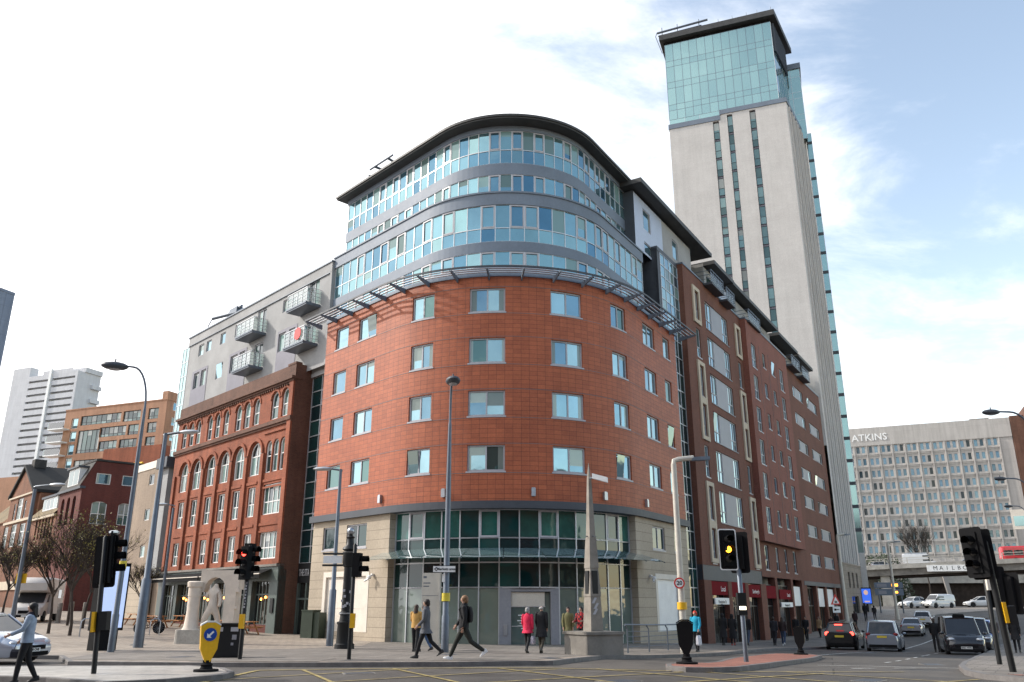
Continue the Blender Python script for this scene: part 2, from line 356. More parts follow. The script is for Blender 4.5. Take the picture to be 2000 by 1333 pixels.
def emis(name,col,st):
    m,nt,b=nodes(name); pin(b,'Base Color',c4(col)); pin(b,'Emission Color',c4(col)); pin(b,'Emission Strength',st); return m
M={}
M['terra']=masonry('terracotta_tiles',(.43,.122,.055),(.35,.097,.046),(.12,.038,.024),.46,.2525,.009,off=0.,rough=.55,var=.12,bump=.5,stain=.12,spec=.3)
M['stone']=masonry('sandstone_blocks',(.44,.37,.285),(.41,.345,.265),(.17,.145,.11),40.,.52,.012,rough=.75,var=.12,bump=.3,stain=.12)
M['brick_red']=masonry('old_red_brick',(.37,.102,.046),(.28,.075,.036),(.2,.1,.07),.23,.076,.01,rough=.8,var=.25,stain=.35)
M['brick_dark']=masonry('dark_brown_brick',(.165,.075,.05),(.12,.056,.04),(.15,.1,.075),.23,.076,.01,var=.25,stain=.3)  # darker brown brick, also on the warehouse cornice and side return
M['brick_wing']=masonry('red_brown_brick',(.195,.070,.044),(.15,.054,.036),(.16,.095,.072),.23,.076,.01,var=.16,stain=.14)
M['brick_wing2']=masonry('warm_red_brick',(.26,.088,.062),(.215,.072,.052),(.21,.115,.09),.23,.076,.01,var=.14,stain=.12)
M['brick_plum']=masonry('plum_brick',(.15,.035,.026),(.11,.028,.022),(.12,.06,.05),.23,.076,.01,var=.2)
M['brick_tan']=masonry('tan_brick',(.33,.255,.19),(.285,.22,.165),(.26,.2,.155),.23,.076,.01,var=.14)
M['brick_orange']=masonry('brown_orange_brick',(.47,.25,.155),(.42,.22,.135),(.36,.22,.15),.23,.076,.01,var=.12)  # lightened so the colour stands in for haze over the distant block
M['brick_gothic']=masonry('weathered_orange_brick',(.25,.105,.058),(.185,.075,.042),(.17,.1,.065),.23,.076,.01,var=.3,stain=.4)
M['tower_stone']=masonry('pale_limestone',(.56,.535,.51),(.54,.512,.488),(.47,.445,.425),1.2,.5,.006,rough=.8,var=.07,bump=.1,stain=.1)
M['tower_plinth']=masonry('brown_stone_blocks',(.30,.25,.205),(.26,.22,.18),(.14,.12,.1),1.2,.5,.014,var=.15)
M['concrete_panel']=masonry('precast_panels',(.47,.445,.42),(.45,.425,.40),(.33,.31,.29),3.5,3.64,.02,off=0,rough=.85,var=.08,bump=.1,stain=.2)
M['grey_tower']=masonry('pale_grey_panels',(.60,.60,.62),(.57,.57,.59),(.5,.5,.52),2.4,2.3,.02,off=0,var=.06,bump=.05,stain=.1)
M['blue_tower']=masonry('slate_blue_panels',(.2,.24,.32),(.18,.22,.3),(.14,.17,.23),1.5,3.2,.04,off=0,var=.1,bump=.05)
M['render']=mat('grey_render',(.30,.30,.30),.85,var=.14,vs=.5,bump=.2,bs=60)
M['render_blue']=mat('pale_blue_panel',(.42,.47,.58),.4,var=.06,vs=.5)
M['render_slate']=mat('slate_grey_panel',(.16,.155,.19),.55,var=.1)
M['grey_metal']=mat('blue_grey_cladding',(.15,.182,.23),.6,0,var=.1,vs=.6)
M['dark_metal']=mat('dark_grey_cladding',(.055,.062,.075),.55,0,var=.15,vs=.5)
M['roof_edge']=mat('roof_edge',(.05,.05,.05),.6,var=.2)
M['frame_grey']=mat('pale_grey_window_frame',(.40,.395,.42),.4,var=.06,vs=4)
M['frame_mull']=mat('silver_mullion',(.55,.56,.58),.35,.4,var=.05)
M['frame_dark']=mat('dark_window_frame',(.035,.037,.042),.4)
M['frame_white']=mat('white_window_frame',(.74,.73,.71),.45,var=.06,vs=4)
M['panel_grey']=mat('satin_grey_panel',(.27,.27,.295),.5,.0,var=.08,vs=.7)
M['surround']=mat('cast_stone_surround',(.50,.42,.32),.75,var=.1)
M['cream']=mat('cream_board',(.66,.60,.52),.6,var=.08)
M['white']=mat('white_paint',(.78,.78,.77),.45,var=.07)
M['sage']=mat('sage_green_paint',(.085,.108,.098),.45,var=.12)
M['black']=mat('black_paint',(.012,.013,.014),.5,var=.2,spec=.3)
M['shade_dark']=mat('painted_underpass_shade',(.045,.035,.03),.9,var=.3,spec=.1)  # near-black colour that paints the shade under the flyover
M['matt_black']=mat('matt_black',(.010,.010,.011),.85,spec=.12)
M['galv']=mat('galvanised_steel',(.125,.145,.175),.42,.45,var=.12,vs=3)
M['galv_pale']=mat('pale_column',(.50,.47,.41),.5,.1,var=.1,vs=2)
M['steel']=mat('brushed_steel',(.4,.42,.45),.35,.8)
M['yellow']=mat('yellow_plastic',(.75,.42,.02),.35,var=.06)
M['yellow_pale']=mat('yellow_band',(.62,.50,.05),.5)
M['red_sign']=mat('dark_red_sign',(.17,.009,.014),.85,var=.1,spec=.08)
M['red']=mat('red_paint',(.6,.03,.025),.4)
M['blue']=mat('blue_sign',(.01,.06,.33),.4)
M['concrete']=mat('concrete',(.36,.34,.305),.85,var=.25,vs=.9,bump=.3,bs=30,fine=.14)
M['concrete_dark']=mat('stained_concrete',(.20,.185,.165),.9,var=.35,vs=.7,bump=.3)
M['limestone']=mat('carved_limestone',(.60,.52,.44),.8,var=.12,vs=2.5,bump=.35,bs=14)
M['obelisk']=mat('weathered_sandstone',(.235,.21,.18),.8,var=.28,vs=1.8,bump=.3,bs=12)
M['wood']=mat('orange_timber',(.42,.19,.075),.55,var=.25,vs=5)
M['bark']=mat('bark',(.055,.042,.034),.9,var=.3,vs=6,bump=.4)
M['slate']=masonry('slate_roof',(.07,.065,.06),(.05,.048,.046),(.03,.03,.03),.3,.2,.008,var=.25)
M['tile_brown']=masonry('mossy_roof_tiles',(.23,.17,.085),(.18,.13,.07),(.08,.06,.04),.25,.18,.01,var=.3)
M['g_cool']=glass('teal_window_glass',[(0,(.27,.42,.465)),(.3,(.19,.32,.385)),(.55,(.32,.465,.485)),(.72,(.11,.19,.18)),(.88,(.15,.26,.33))],metal=.72,rough=.03,tilt=.05,wave=.012,blind=.42,curtain=True,bcol=(.30,.36,.33))
M['g_blue']=glass('blue_curtain_glass',[(0,(.20,.345,.385)),(.16,(.165,.30,.36)),(.32,(.225,.38,.40)),(.46,(.09,.20,.28)),(.58,(.205,.36,.405)),(.78,(.125,.25,.325)),(.9,(.24,.38,.39))],metal=.75,rough=.03,tilt=.035,wave=.01,blind=.28,bcol=(.22,.34,.33))
M['g_dark']=glass('dark_teal_shop_glass',[(0,(.005,.026,.028)),(.4,(.008,.034,.034)),(.62,(.011,.045,.042)),(.78,(.004,.02,.024)),(.93,(.015,.06,.055))],rough=.03,spec=.5,tilt=.02,wave=.02,ior=1.55)
M['g_lobby']=glass('lobby_glass',[(0,(.13,.165,.145)),(.3,(.15,.19,.165)),(.6,(.10,.14,.13)),(.8,(.165,.195,.16))],rough=.03,spec=.5,tilt=.02,wave=.05,ior=1.7)  # raised base colour stands in for the plaza mirrored in the panes
M['g_green']=glass('pale_green_glass',[(0,(.30,.46,.45)),(.3,(.285,.44,.435)),(.55,(.32,.485,.47)),(.8,(.27,.42,.42))],metal=.6,rough=.10,tilt=.01,wave=.004,nv=.02)
M['g_sash']=glass('house_glass',[(0,(.02,.05,.05)),(.25,(.05,.10,.09)),(.5,(.10,.17,.15)),(.62,(.015,.03,.035)),(.85,(.2,.3,.28))],rough=.04,spec=.6,tilt=.05,wave=.02,ior=1.7,blind=.4,curtain=True)
M['g_slot']=glass('slot_window_glass',[(0,(.15,.24,.24)),(.3,(.11,.18,.18)),(.6,(.19,.28,.27)),(.85,(.07,.12,.12))],metal=.45,rough=.05,tilt=.03,wave=.01,blind=.3)
M['g_dark2']=glass('green_upper_shop_glass',[(0,(.012,.07,.06)),(.35,(.02,.10,.085)),(.6,(.008,.04,.04)),(.85,(.03,.13,.105))],rough=.03,tilt=.02,wave=.02,ior=1.6,nv=.3)
M['line_grey']=mat('string_line',(.17,.15,.15),.6)
M['g_office']=glass('office_glass',[(0,(.13,.22,.29)),(.35,(.05,.08,.10)),(.5,(.17,.27,.33)),(.75,(.025,.035,.04)),(.85,(.10,.17,.22))],metal=.35,rough=.06,tilt=.05)
M['g_interior']=glass('dark_interior_glass',[(0,(.015,.017,.016)),(.4,(.03,.028,.022)),(.7,(.012,.014,.016)),(.9,(.06,.05,.03))],rough=.05,spec=.5,tilt=.03)
M['g_car']=glass('tinted_car_glass',[(0,(.012,.015,.018)),(.5,(.02,.024,.03))],rough=.03,spec=.6,tilt=0.)
M['canopy_glass']=clear_glass('canopy_glass',(.40,.60,.61),.45,.13)
M['rail_glass']=clear_glass('balustrade_glass',(.72,.85,.82),.2)
M['skin']=mat('skin',(.50,.30,.22),.5,var=.06)
M['skin_dark']=mat('brown_skin',(.30,.17,.11),.5,var=.06)
M['tyre']=mat('tyre_rubber',(.015,.015,.016),.8)
M['rim']=mat('alloy_rim',(.35,.36,.38),.35,.7)
M['lamp_red']=emis('red_light',(1,.06,.04),5)
M['lamp_amber']=emis('amber_light',(1,.33,.02),6)
M['lamp_white']=emis('white_light',(1,.9,.7),3.)
M['lamp_warm']=emis('warm_bulb',(1,.36,.08),6)
M['lens']=mat('unlit_lens',(.02,.02,.02),.2,spec=.6)
M['tail']=mat('unlit_tail_lens',(.2,.012,.012),.2)
M['headlight']=mat('headlight_glass',(.55,.57,.6),.15,.3)
M['plate_y']=mat('yellow_plate',(.62,.47,.05),.4); M['plate_w']=mat('white_plate',(.7,.7,.68),.4)
def cloth(name,c,rough=.85): 
    if name not in M: M[name]=mat(name,c,rough,var=.2,vs=6,bump=.25,bs=18)
    return M[name]
def paint(name,c,metal=.3,rough=.25):
    if name not in M:
        m=mat(name,c,rough,metal,var=.05,vs=.8,spec=.5,fine=0); b=m.node_tree.nodes['Principled BSDF']; [m.node_tree.links.remove(l) for l in list(b.inputs['Roughness'].links)]; pin(b,'Roughness',rough); pin(b,'Coat Weight',.8); pin(b,'Coat Roughness',.06); M[name]=m
    return M[name]
# ---------------------------------------------------------------- shared small builders
def text(body,size,Mx,mt,parent,name='lettering',ext=.004,align='CENTER',world=True,bold=0.,sx=1.):
    cu=bpy.data.curves.new('t','FONT'); cu.body=body; cu.size=size; cu.extrude=ext; cu.align_x=align; cu.align_y='CENTER'; cu.offset=bold; cu.resolution_u=3; cu.space_character=1
    o=bpy.data.objects.new('t',cu); COL.objects.link(o); dg=bpy.context.evaluated_depsgraph_get()
    me=bpy.data.meshes.new_from_object(o.evaluated_get(dg)); bpy.data.objects.remove(o); bpy.data.curves.remove(cu)
    X=Mx@Matrix.Diagonal((sx,1,1,1))
    if parent is not None and world: X=WM[root_of(parent).name].inverted()@X
    me.transform(X); me.materials.clear(); me.materials.append(mt); me.name=name
    q=bpy.data.objects.new(name,me); COL.objects.link(q)
    if parent is not None: q.parent=parent
    return q
def window(fr,u0,u1,z0,z1,w,parent,cols=2,rows=1,fm='frame_grey',gm='g_cool',fw=.065,name='window',sill=None,splits=None,arch=0,opn=None,rowz=None,bar=None):
    """one window: its frame is the part, its glass the sub-part"""
    a=MB(); gl=MB(); bw=bar or fw; zs=z1-arch
    a.fbox(fr,u0,u0+fw,z0,zs,w-.05,w+.02); a.fbox(fr,u1-fw,u1,z0,zs,w-.05,w+.02); a.fbox(fr,u0+fw,u1-fw,z0,z0+fw,w-.05,w+.02)
    if arch: a.ring(fr,(u0+u1)/2,zs,(u1-u0)/2-fw,(u1-u0)/2,w-.05,w+.02,arch/((u1-u0)/2),n=8)
    else: a.fbox(fr,u0+fw,u1-fw,z1-fw,z1,w-.05,w+.02)
    us=[u0+fw]+(splits or [u0+(u1-u0)*i/cols for i in range(1,cols)])+[u1-fw]
    zz=[z0+fw]+(rowz or [z0+(z1-z0)*i/rows for i in range(1,rows)])+[(z1-fw) if not arch else z1-fw]
    for u in us[1:-1]: a.fbox(fr,u-bw/2,u+bw/2,z0+fw,(z1-fw if not arch else zs+arch*.9),w-.045,w+.012)
    for z in zz[1:-1]: a.fbox(fr,u0+fw,u1-fw,z-bw/2,z+bw/2,w-.04,w+.006)
    if sill: a.fbox(fr,u0-.06,u1+.06,z0-.09,z0-.005,w-.05,w+sill)
    for i in range(len(us)-1):
        for j in range(len(zz)-1):
            p,q,zb,zt=us[i],us[i+1],zz[j],zz[j+1]
            if arch and j==len(zz)-2:
                c=(u0+u1)/2; r=(u1-u0)/2-fw*.5; n=6; pts=[(p,zb),(q,zb)]
                for k in range(n+1):
                    u=q+(p-q)*k/n; pts.append((u,max(zb,zs+arch*math.sqrt(max(0,1-((u-c)/r)**2)) if zs>zb-2 else zt)))
                gl.add([fr.pt(u,z,w-.03) for u,z in pts],[tuple(range(len(pts)))])
            elif opn==(i,j):   # bottom-hung light tilted outwards
                gl.add([fr.pt(p,zb,w-.02),fr.pt(q,zb,w-.02),fr.pt(q,zt,w+.16),fr.pt(p,zt,w+.16)],[(0,1,2,3)])
                gl.add([fr.pt(p,zb,w-.09),fr.pt(q,zb,w-.09),fr.pt(q,zt,w-.09),fr.pt(p,zt,w-.09)],[(0,1,2,3)])
            else: gl.add([fr.pt(p,zb,w-.03),fr.pt(q,zb,w-.03),fr.pt(q,zt,w-.03),fr.pt(p,zt,w-.03)],[(0,1,2,3)])
    o=a.build(name,M[fm],parent); gl.build('pane',M[gm],o); return o
def glazing(fr,us,zs,w,parent,name,gm,fm='frame_mull',mw=.05,opens=(),om='frame_grey',proud=.035):
    """curtain wall: glass part with its mullions as a sub-part"""
    gl=MB(); a=MB()
    for i in range(len(us)-1):
        for j in range(len(zs)-1):
            gl.add([fr.pt(us[i],zs[j],w),fr.pt(us[i+1],zs[j],w),fr.pt(us[i+1],zs[j+1],w),fr.pt(us[i],zs[j+1],w)],[(0,1,2,3)])
    o=gl.build(name,M[gm],parent)
    for u in us: a.fbox(fr,u-mw/2,u+mw/2,zs[0],zs[-1],w-.03,w+proud)
    for z in zs:
        for i in range(len(us)-1): a.fbox(fr,us[i]+mw/2,us[i+1]-mw/2,z-mw/2,z+mw/2,w-.03,w+proud-.006)
    a.build('mullions',M[fm],o)
    if opens:
        for (i,j) in opens:
            b=MB(); p,q,zb,zt=us[i]+mw/2,us[i+1]-mw/2,zs[j]+mw/2,zs[j+1]-mw/2; t=.085
            b.fbox(fr,p,p+t,zb,zt,w+.003,w+proud+.02); b.fbox(fr,q-t,q,zb,zt,w+.003,w+proud+.02); b.fbox(fr,p+t,q-t,zb,zb+t,w+.003,w+proud+.018); b.fbox(fr,p+t,q-t,zt-t,zt,w+.003,w+proud+.018)
            b.build('opening_light',M[om],o)
    return o
def lin(a,b,n): return [a+(b-a)*i/n for i in range(n+1)]
# ================================================================ THE ROUNDED CORNER BLOCK
WT=Wedge(0,9.3); WLg=Wedge(-1.0,7.05); WUg=Wedge(-1.65,5.7); WRf=Wedge(-.92,6.1)
def corner_block():
    t=thing('apartment_block','rounded corner apartment block with terracotta tiles and bands of blue glass','apartment block',(WT.c[0],WT.c[1],-.5))
    fr=WT
    ws=[(-15.0,-13.5,1),(-12.3,-10.3,2),(-6.8,-5.2,2),(-2.97,-.9,2),(1.75,3.76,2),(6.1,7.65,2),(10.3,12.25,2),(13.8,15.0,1)]
    rows=[(8.55,9.97),(11.58,13.02),(14.62,16.08),(17.65,19.1)]
    holes=[(a,b,c,d) for a,b,_ in ws for c,d in rows]
    a=MB(); a.wall(fr,-16.2,16.2,6.95,19.8,holes,depth=.2)
    for s_,sg in ((-16.2,-1),(16.2,1)):
        f=Frame(fr.pt(s_,0,0)[:2],(-fr.pn(s_)[1][0],-fr.pn(s_)[1][1])) if sg>0 else Frame(fr.pt(s_,0,0)[:2],fr.pn(s_)[1])
        if sg>0: a.fquad(f,0,4,6.95,19.8,0)
        else: a.fquad(f,-4,0,6.95,19.8,0)
    a.build('terracotta_wall',M['terra'],t)
    op={(2,0):(0,0),(5,0):(0,0),(7,1):(0,0),(1,3):(1,0)}
    for i,(p,q,n) in enumerate(ws):
        for j,(c,d) in enumerate(rows):
            window(fr,p,q,c,d,-.12,t,n,1,fw=.085,opn=op.get((i,j)),sill=.15)
    a=MB()
    for c,d in rows:
        for z in (c-.11,d+.06): a.fbox(fr,-16.2,16.2,z,z+.026,.0,.012)
    a.build('string_course',M['line_grey'],t)
    a=MB(); a.fbox(fr,-16.35,16.35,6.56,6.95,-.6,.22); a.build('dark_band',M['dark_metal'],t)
    # stone wings
    def stone(u0,u1,wins,pan,name):
        a=MB(); a.wall(fr,u0,u1,-1.4,6.56,wins+[pan],w=-.04,depth=.18)
        edge=u1 if u0<0 else u0
        f=Frame(fr.pt(edge,0,-.04)[:2],(-fr.pn(edge)[1][0],-fr.pn(edge)[1][1])) if u0<0 else Frame(fr.pt(edge,0,-.04)[:2],fr.pn(edge)[1])
        if u0<0: a.fquad(f,0,1.1,-1.4,6.56,0)
        else: a.fquad(f,-1.1,0,-1.4,6.56,0)
        out=u0 if u0<0 else u1
        f=Frame(fr.pt(out,0,-.04)[:2],fr.pn(out)[1]) if u0<0 else Frame(fr.pt(out,0,-.04)[:2],(-fr.pn(out)[1][0],-fr.pn(out)[1][1]))
        if u0<0: a.fquad(f,-4,0,-1.4,6.56,0)
        else: a.fquad(f,0,4,-1.4,6.56,0)
        a.build('stone_wall',M['stone'],t)
        for h in wins: window(fr,*h,-.14,t,2 if h[1]-h[0]>1.6 else 1,1,gm='g_dark',fw=.08,sill=.12)
        a=MB(); p,q,c,d=pan
        a.fquad(fr,p,q,c,d,-.15,1)
        for z in (c+(d-c)*.38,): a.fbox(fr,p,q,z-.01,z+.01,-.15,-.135,1)
        for b in ((p,p+.3,c,d),(q-.3,q,c,d),(p+.3,q-.3,d-.3,d)): a.fbox(fr,*b,-.15,-.02,0)
        a.build(name,[M['cream'],M['white'] if u0>0 else M['cream']],t)
    stone(-16.2,-8.0,[(-15.0,-13.45,4.85,6.2),(-12.35,-10.25,4.85,6.2)],(-14.6,-9.75,.25,3.55),'blocked_shopfront')
    stone(7.85,16.2,[(10.3,12.3,4.85,6.2),(13.9,15.0,4.85,6.2)],(10.4,14.4,.2,3.45),'white_shutter')
    # ground-floor curtain wall
    us=lin(-7.95,7.8,14); w0=-.5
    glazing(fr,us,[2.56,3.82,5.08],w0,t,'curtain_wall','g_dark',mw=.065,proud=.06); glazing(fr,us,[5.08,6.56],w0,t,'curtain_wall','g_dark2',mw=.065,opens=[(1,0),(5,0),(8,0),(12,0)],proud=.06)
    glazing(fr,us[:7],[-.75,-.38,2.56],w0,t,'lobby_glazing','g_lobby',mw=.065,proud=.06); glazing(fr,us[9:],[-.75,-.38,2.56],w0,t,'lobby_glazing','g_lobby',mw=.065,proud=.06)
    # entrance between bays 6 and 9
    e0,e1=us[6],us[9]; fd=Frame(fr.pt(e0,0,w0)[:2],tuple(np.subtract(fr.pt(e1,0,w0)[:2],fr.pt(e0,0,w0)[:2]))); L=math.hypot(*np.subtract(fr.pt(e1,0,w0)[:2],fr.pt(e0,0,w0)[:2]))
    a=MB(); a.fbox(fd,0,.62,-.75,2.56,-.3,.08); a.fbox(fd,L-.45,L,-.75,2.56,-.3,.06); a.fbox(fd,.62,L-.45,2.35,2.56,-.3,.06); a.fbox(fd,.62,L-.45,-.75,-.36,-.3,.02)
    d=a.build('entrance_portal',M['panel_grey'],t)
    a=MB(); a.fbox(fd,.66,L-.75,1.62,2.32,-.2,-.08); a.build('header_sign',M['cream'],d)
    a=MB(); a.fquad(fd,.66,L/2-.03,-.34,1.6,-.15); a.fquad(fd,L/2+.03,L-.75,-.34,1.6,-.15); a.fquad(fd,L-.72,L-.47,-.34,2.3,-.16); g_=a.build('door_glass',M['g_lobby'],d)
    a=MB(); a.fbox(fd,L/2-.03,L/2+.03,-.34,1.6,-.17,-.12); a.fbox(fd,.62,L-.72,1.58,1.64,-.17,-.1); a.fbox(fd,.68,L/2-.05,.62,.66,-.145,-.13); a.build('door_frame',M['frame_mull'],d)
    a=MB(); a.fbox(fd,.22,.42,.2,.75,.08,.11); a.build('entry_panel',M['steel'],d)
    a=MB()
    for k in range(6):
        wd=(.75,.5,.85,.6,.8,.45)[k]; a.fbox(fd,.95+(.9-wd)/2,.95+(.9+wd)/2,1.15-k*.13,1.2-k*.13,-.148,-.143)
    a.build('window_lettering',M['white'],d)
    # canopy of tilted glass sheets on rods
    a=MB(); st=MB(); cu=lin(-8.6,8.6,9)
    for i in range(9):
        p,q=cu[i]+.02,cu[i+1]-.02
        a.add([fr.pt(p,4.55,-.38),fr.pt(q,4.55,-.38),fr.pt(q,4.0,1.35),fr.pt(p,4.0,1.35)],[(0,1,2,3)])
        a.add([fr.pt(p,4.535,-.38),fr.pt(q,4.535,-.38),fr.pt(q,3.985,1.35),fr.pt(p,3.985,1.35)],[(3,2,1,0)])
    c=a.build('glass_canopy',M['canopy_glass'],t)
    for u in cu:
        st.tube([fr.pt(u,4.50,-.45),fr.pt(u,3.95,1.34)],.016,5); st.tube([fr.pt(u,4.25,-.45),fr.pt(u,4.02,.9)],.012,5)
        st.ell(fr.pt(u,3.97,1.28),(.04,.04,.04),6,4)
    st.build('canopy_bracket',M['galv'],c)
    for u in (-8.9,-4.25,.62,5.0,9.4):
        a=MB(); a.fbox(fr,u-.11,u+.11,7.2,7.62,.0,.17); a.fbox(fr,u-.09,u+.09,7.62,7.66,.01,.15); a.build('wall_light',M['steel'],t)
    for u in (-9.3,9.5):
        a=MB(); a.fbox(fr,u-.06,u+.06,3.2,3.35,-.03,.12); a.ell(fr.pt(u,3.15,.25),(.12,.12,.12),8,6); a.tube([fr.pt(u,3.28,.1),fr.pt(u,3.2,.25)],.04,6); a.tube([fr.pt(u-.05,3.1,.2),fr.pt(u-.3,2.95,.35)],.06,6); a.build('security_camera',M['white'],t)
    # sun shade
    a=MB(); a.fbox(fr,-16.3,16.4,19.8,20.02,-1.6,.06); a.build('ledge',M['grey_metal'],t)
    a=MB()
    for w_ in (.4,.68,.96): a.fbox(fr,-17,17.1,19.9,19.93,w_-.055,w_+.055,0)
    a.fbox(fr,-17,17.1,19.86,19.97,1.24,1.3,1)
    br=lin(-16.9,17.0,18)
    for u in br:
        for e in (-.04,.04):
            a.add([fr.pt(u+e,19.55,.02),fr.pt(u+e,19.88,.02),fr.pt(u+e,19.89,1.24),fr.pt(u+e,19.8,1.24)],[(0,1,2,3) if e<0 else (3,2,1,0)],2)
        a.add([fr.pt(u-.04,19.55,.02),fr.pt(u+.04,19.55,.02),fr.pt(u+.04,19.8,1.24),fr.pt(u-.04,19.8,1.24)],[(0,1,2,3)],2)
    a.build('sun_shade',[M['frame_mull'],M['dark_metal'],M['grey_metal']],t)
    # two glazed double storeys
    def storey(fw,u0,u1,n,zs,seed):
        us=lin(u0,u1,n); r=random.Random(seed); k=0; ops=[]
        while k<n:
            k+=r.choice((3,4,5)); 
            if k<n: ops.append(k)
            if r.random()<.5 and k+2<n: ops.append(k+2)
        for b in zs['bands']:
            a=MB(); a.fbox(fw,u0-.12,u1+.05,b[0],b[1],-.35,b[2]); a.build('cladding_band',M['grey_metal'],t)
        glazing(fw,us,zs['short'],0,t,'glazing_band','g_blue',mw=.05,opens=[(i,0) for i in ops])
        glazing(fw,us,zs['main'],0,t,'glazing_band','g_blue',mw=.05,opens=[(i,1) for i in ops])
    storey(WLg,-17.3,13.2,33,dict(short=[20.5,21.45],main=[22.1,22.98,24.5],bands=[(19.95,20.5,.05),(21.45,22.1,.06)]),3)
    storey(WUg,-17.2,12.1,37,dict(short=[25.4,26.65],main=[27.42,28.35,29.68],bands=[(26.65,27.42,.06)]),5)
    a=MB(); a.fbox(WLg,-17.5,13.3,24.5,25.25,-1.6,.09); a.fbox(WLg,-17.55,13.35,25.25,25.36,-1.7,.16); a.build('ledge',M['grey_metal'],t)
    a=MB(); a.fbox(WUg,-17.3,12.2,29.68,30.02,-1.2,.08); a.build('fascia',M['grey_metal'],t)
    a=MB(); a.fbox(WRf,-17.75,12.7,30.02,30.12,-5.2,.02,0); a.fbox(WRf,-17.8,12.7,30.12,30.27,-5.2,.1,0); r_=a.build('roof',M['roof_edge'],t)
    # left ends of the glazed storeys
    a=MB()
    for W,u,z0,z1 in ((WLg,-17.4,19.9,25.3),(WUg,-17.2,25.3,30.1)):
        f=Frame(W.pt(u,0,0)[:2],W.pn(u)[1]); a.fquad(f,-6,0,z0,z1,0)
    a.build('end_wall',M['grey_metal'],t)
    a=MB(); a.tube([WUg.pt(-13,30.3,-3),WUg.pt(-13,31.4,-3)],.2,8); 
    for dx in (-.4,.4): a.tube([WUg.pt(-13+dx,31.2,-3.6),WUg.pt(-13+dx*2,31.4,.2)],.09,6)
    a.tube([WUg.pt(-14.4,31.4,.2),WUg.pt(-11.6,31.4,.2)],.07,6); a.tube([WUg.pt(-13.6,31.5,-3),WUg.pt(-14.4,30.9,.3)],.06,6)
    tag(a.build('cleaning_cradle',M['galv']),'grey window cleaning cradle poking over the roof edge of the rounded block','cradle')
    # left stair glazing
    f=FL; us=lin(-20.05,-16.1,3); zs=[-.4,.1]+[4.3]+lin(5.4,17.0,11)
    glazing(f,us,lin(4.3,17.0,12),-1.4,t,'stair_glazing','g_dark',mw=.06,opens=[(1,2),(1,5),(1,8),(1,10)],proud=.05)
    a=MB(); a.fbox(f,-20.05,-16.0,17.0,17.3,-1.7,-1.3); a.fbox(f,-20.05,-16.0,3.05,4.3,-1.6,-1.34,1); a.build('link_fascia',[M['grey_metal'],M['black']],t)
    text('THE STA',.6,f.mat(-19.2,3.68,-1.31),M['frame_mull'],t,'lettering',sx=.56,bold=.008)
    a=MB(); a.fbox(f,-20.05,-19.85,-.6,3.05,-1.6,-1.34); a.fbox(f,-18.95,-18.8,-.6,3.05,-1.6,-1.34); a.fbox(f,-17.4,-17.3,-.6,3.05,-1.6,-1.34); a.fbox(f,-20,-16.1,2.0,2.12,-1.6,-1.35)
    e=a.build('side_entrance',M['sage'],t); a=MB(); a.fquad(f,-20,-16.1,-.6,3.05,-1.5); a.build('pane',M['g_interior'],e)
    # right stair tower
    f=FR; a=MB()
    ls=f.lside(14.9,-.45); a.fquad(ls,-3,0,19.9,26.2,0); a.fbox(f,14.9,15.4,19.9,26.2,-.8,-.45); a.fbox(f,14.9,18.95,26.0,26.35,-3.4,-.42)
    for z in (21.5,23.1,24.7): a.fbox(ls,-3,0,z,z+.03,-.001,.012)
    a.fbox(ls,-1.6,-1.5,19.9,26.2,0.,.05); a.build('stair_tower',M['dark_metal'],t)
    glazing(f,lin(15.4,18.9,4),lin(19.9,26.0,7),-.45,t,'stair_glazing','g_blue',mw=.06); glazing(f,lin(16.2,18.9,3),lin(-.9,19.9,17),-.45,t,'stair_glazing','g_dark',mw=.06,opens=[(1,7),(1,13)])
    # dark clad return and the pale set-back panels next to it
    a=MB(); ls=f.lside(12.0,-.85); a.fquad(ls,-2.2,0,25.3,29.6,0); a.build('clad_return',M['dark_metal'],t)
    # core so that the sun cannot shine through the block
    a=MB(); a.prism([lpt(-16,-2.2),(WT.c[0]-5.5,WT.c[1]-2.5),(WT.c[0],WT.c[1]-6),(WT.c[0]+5.5,WT.c[1]-2.5),rpt(16,-2.2),rpt(16,-14),lpt(-16,-14)],-1.2,29.5); a.build('core',M['dark_metal'],t)
    return t
corner_block()
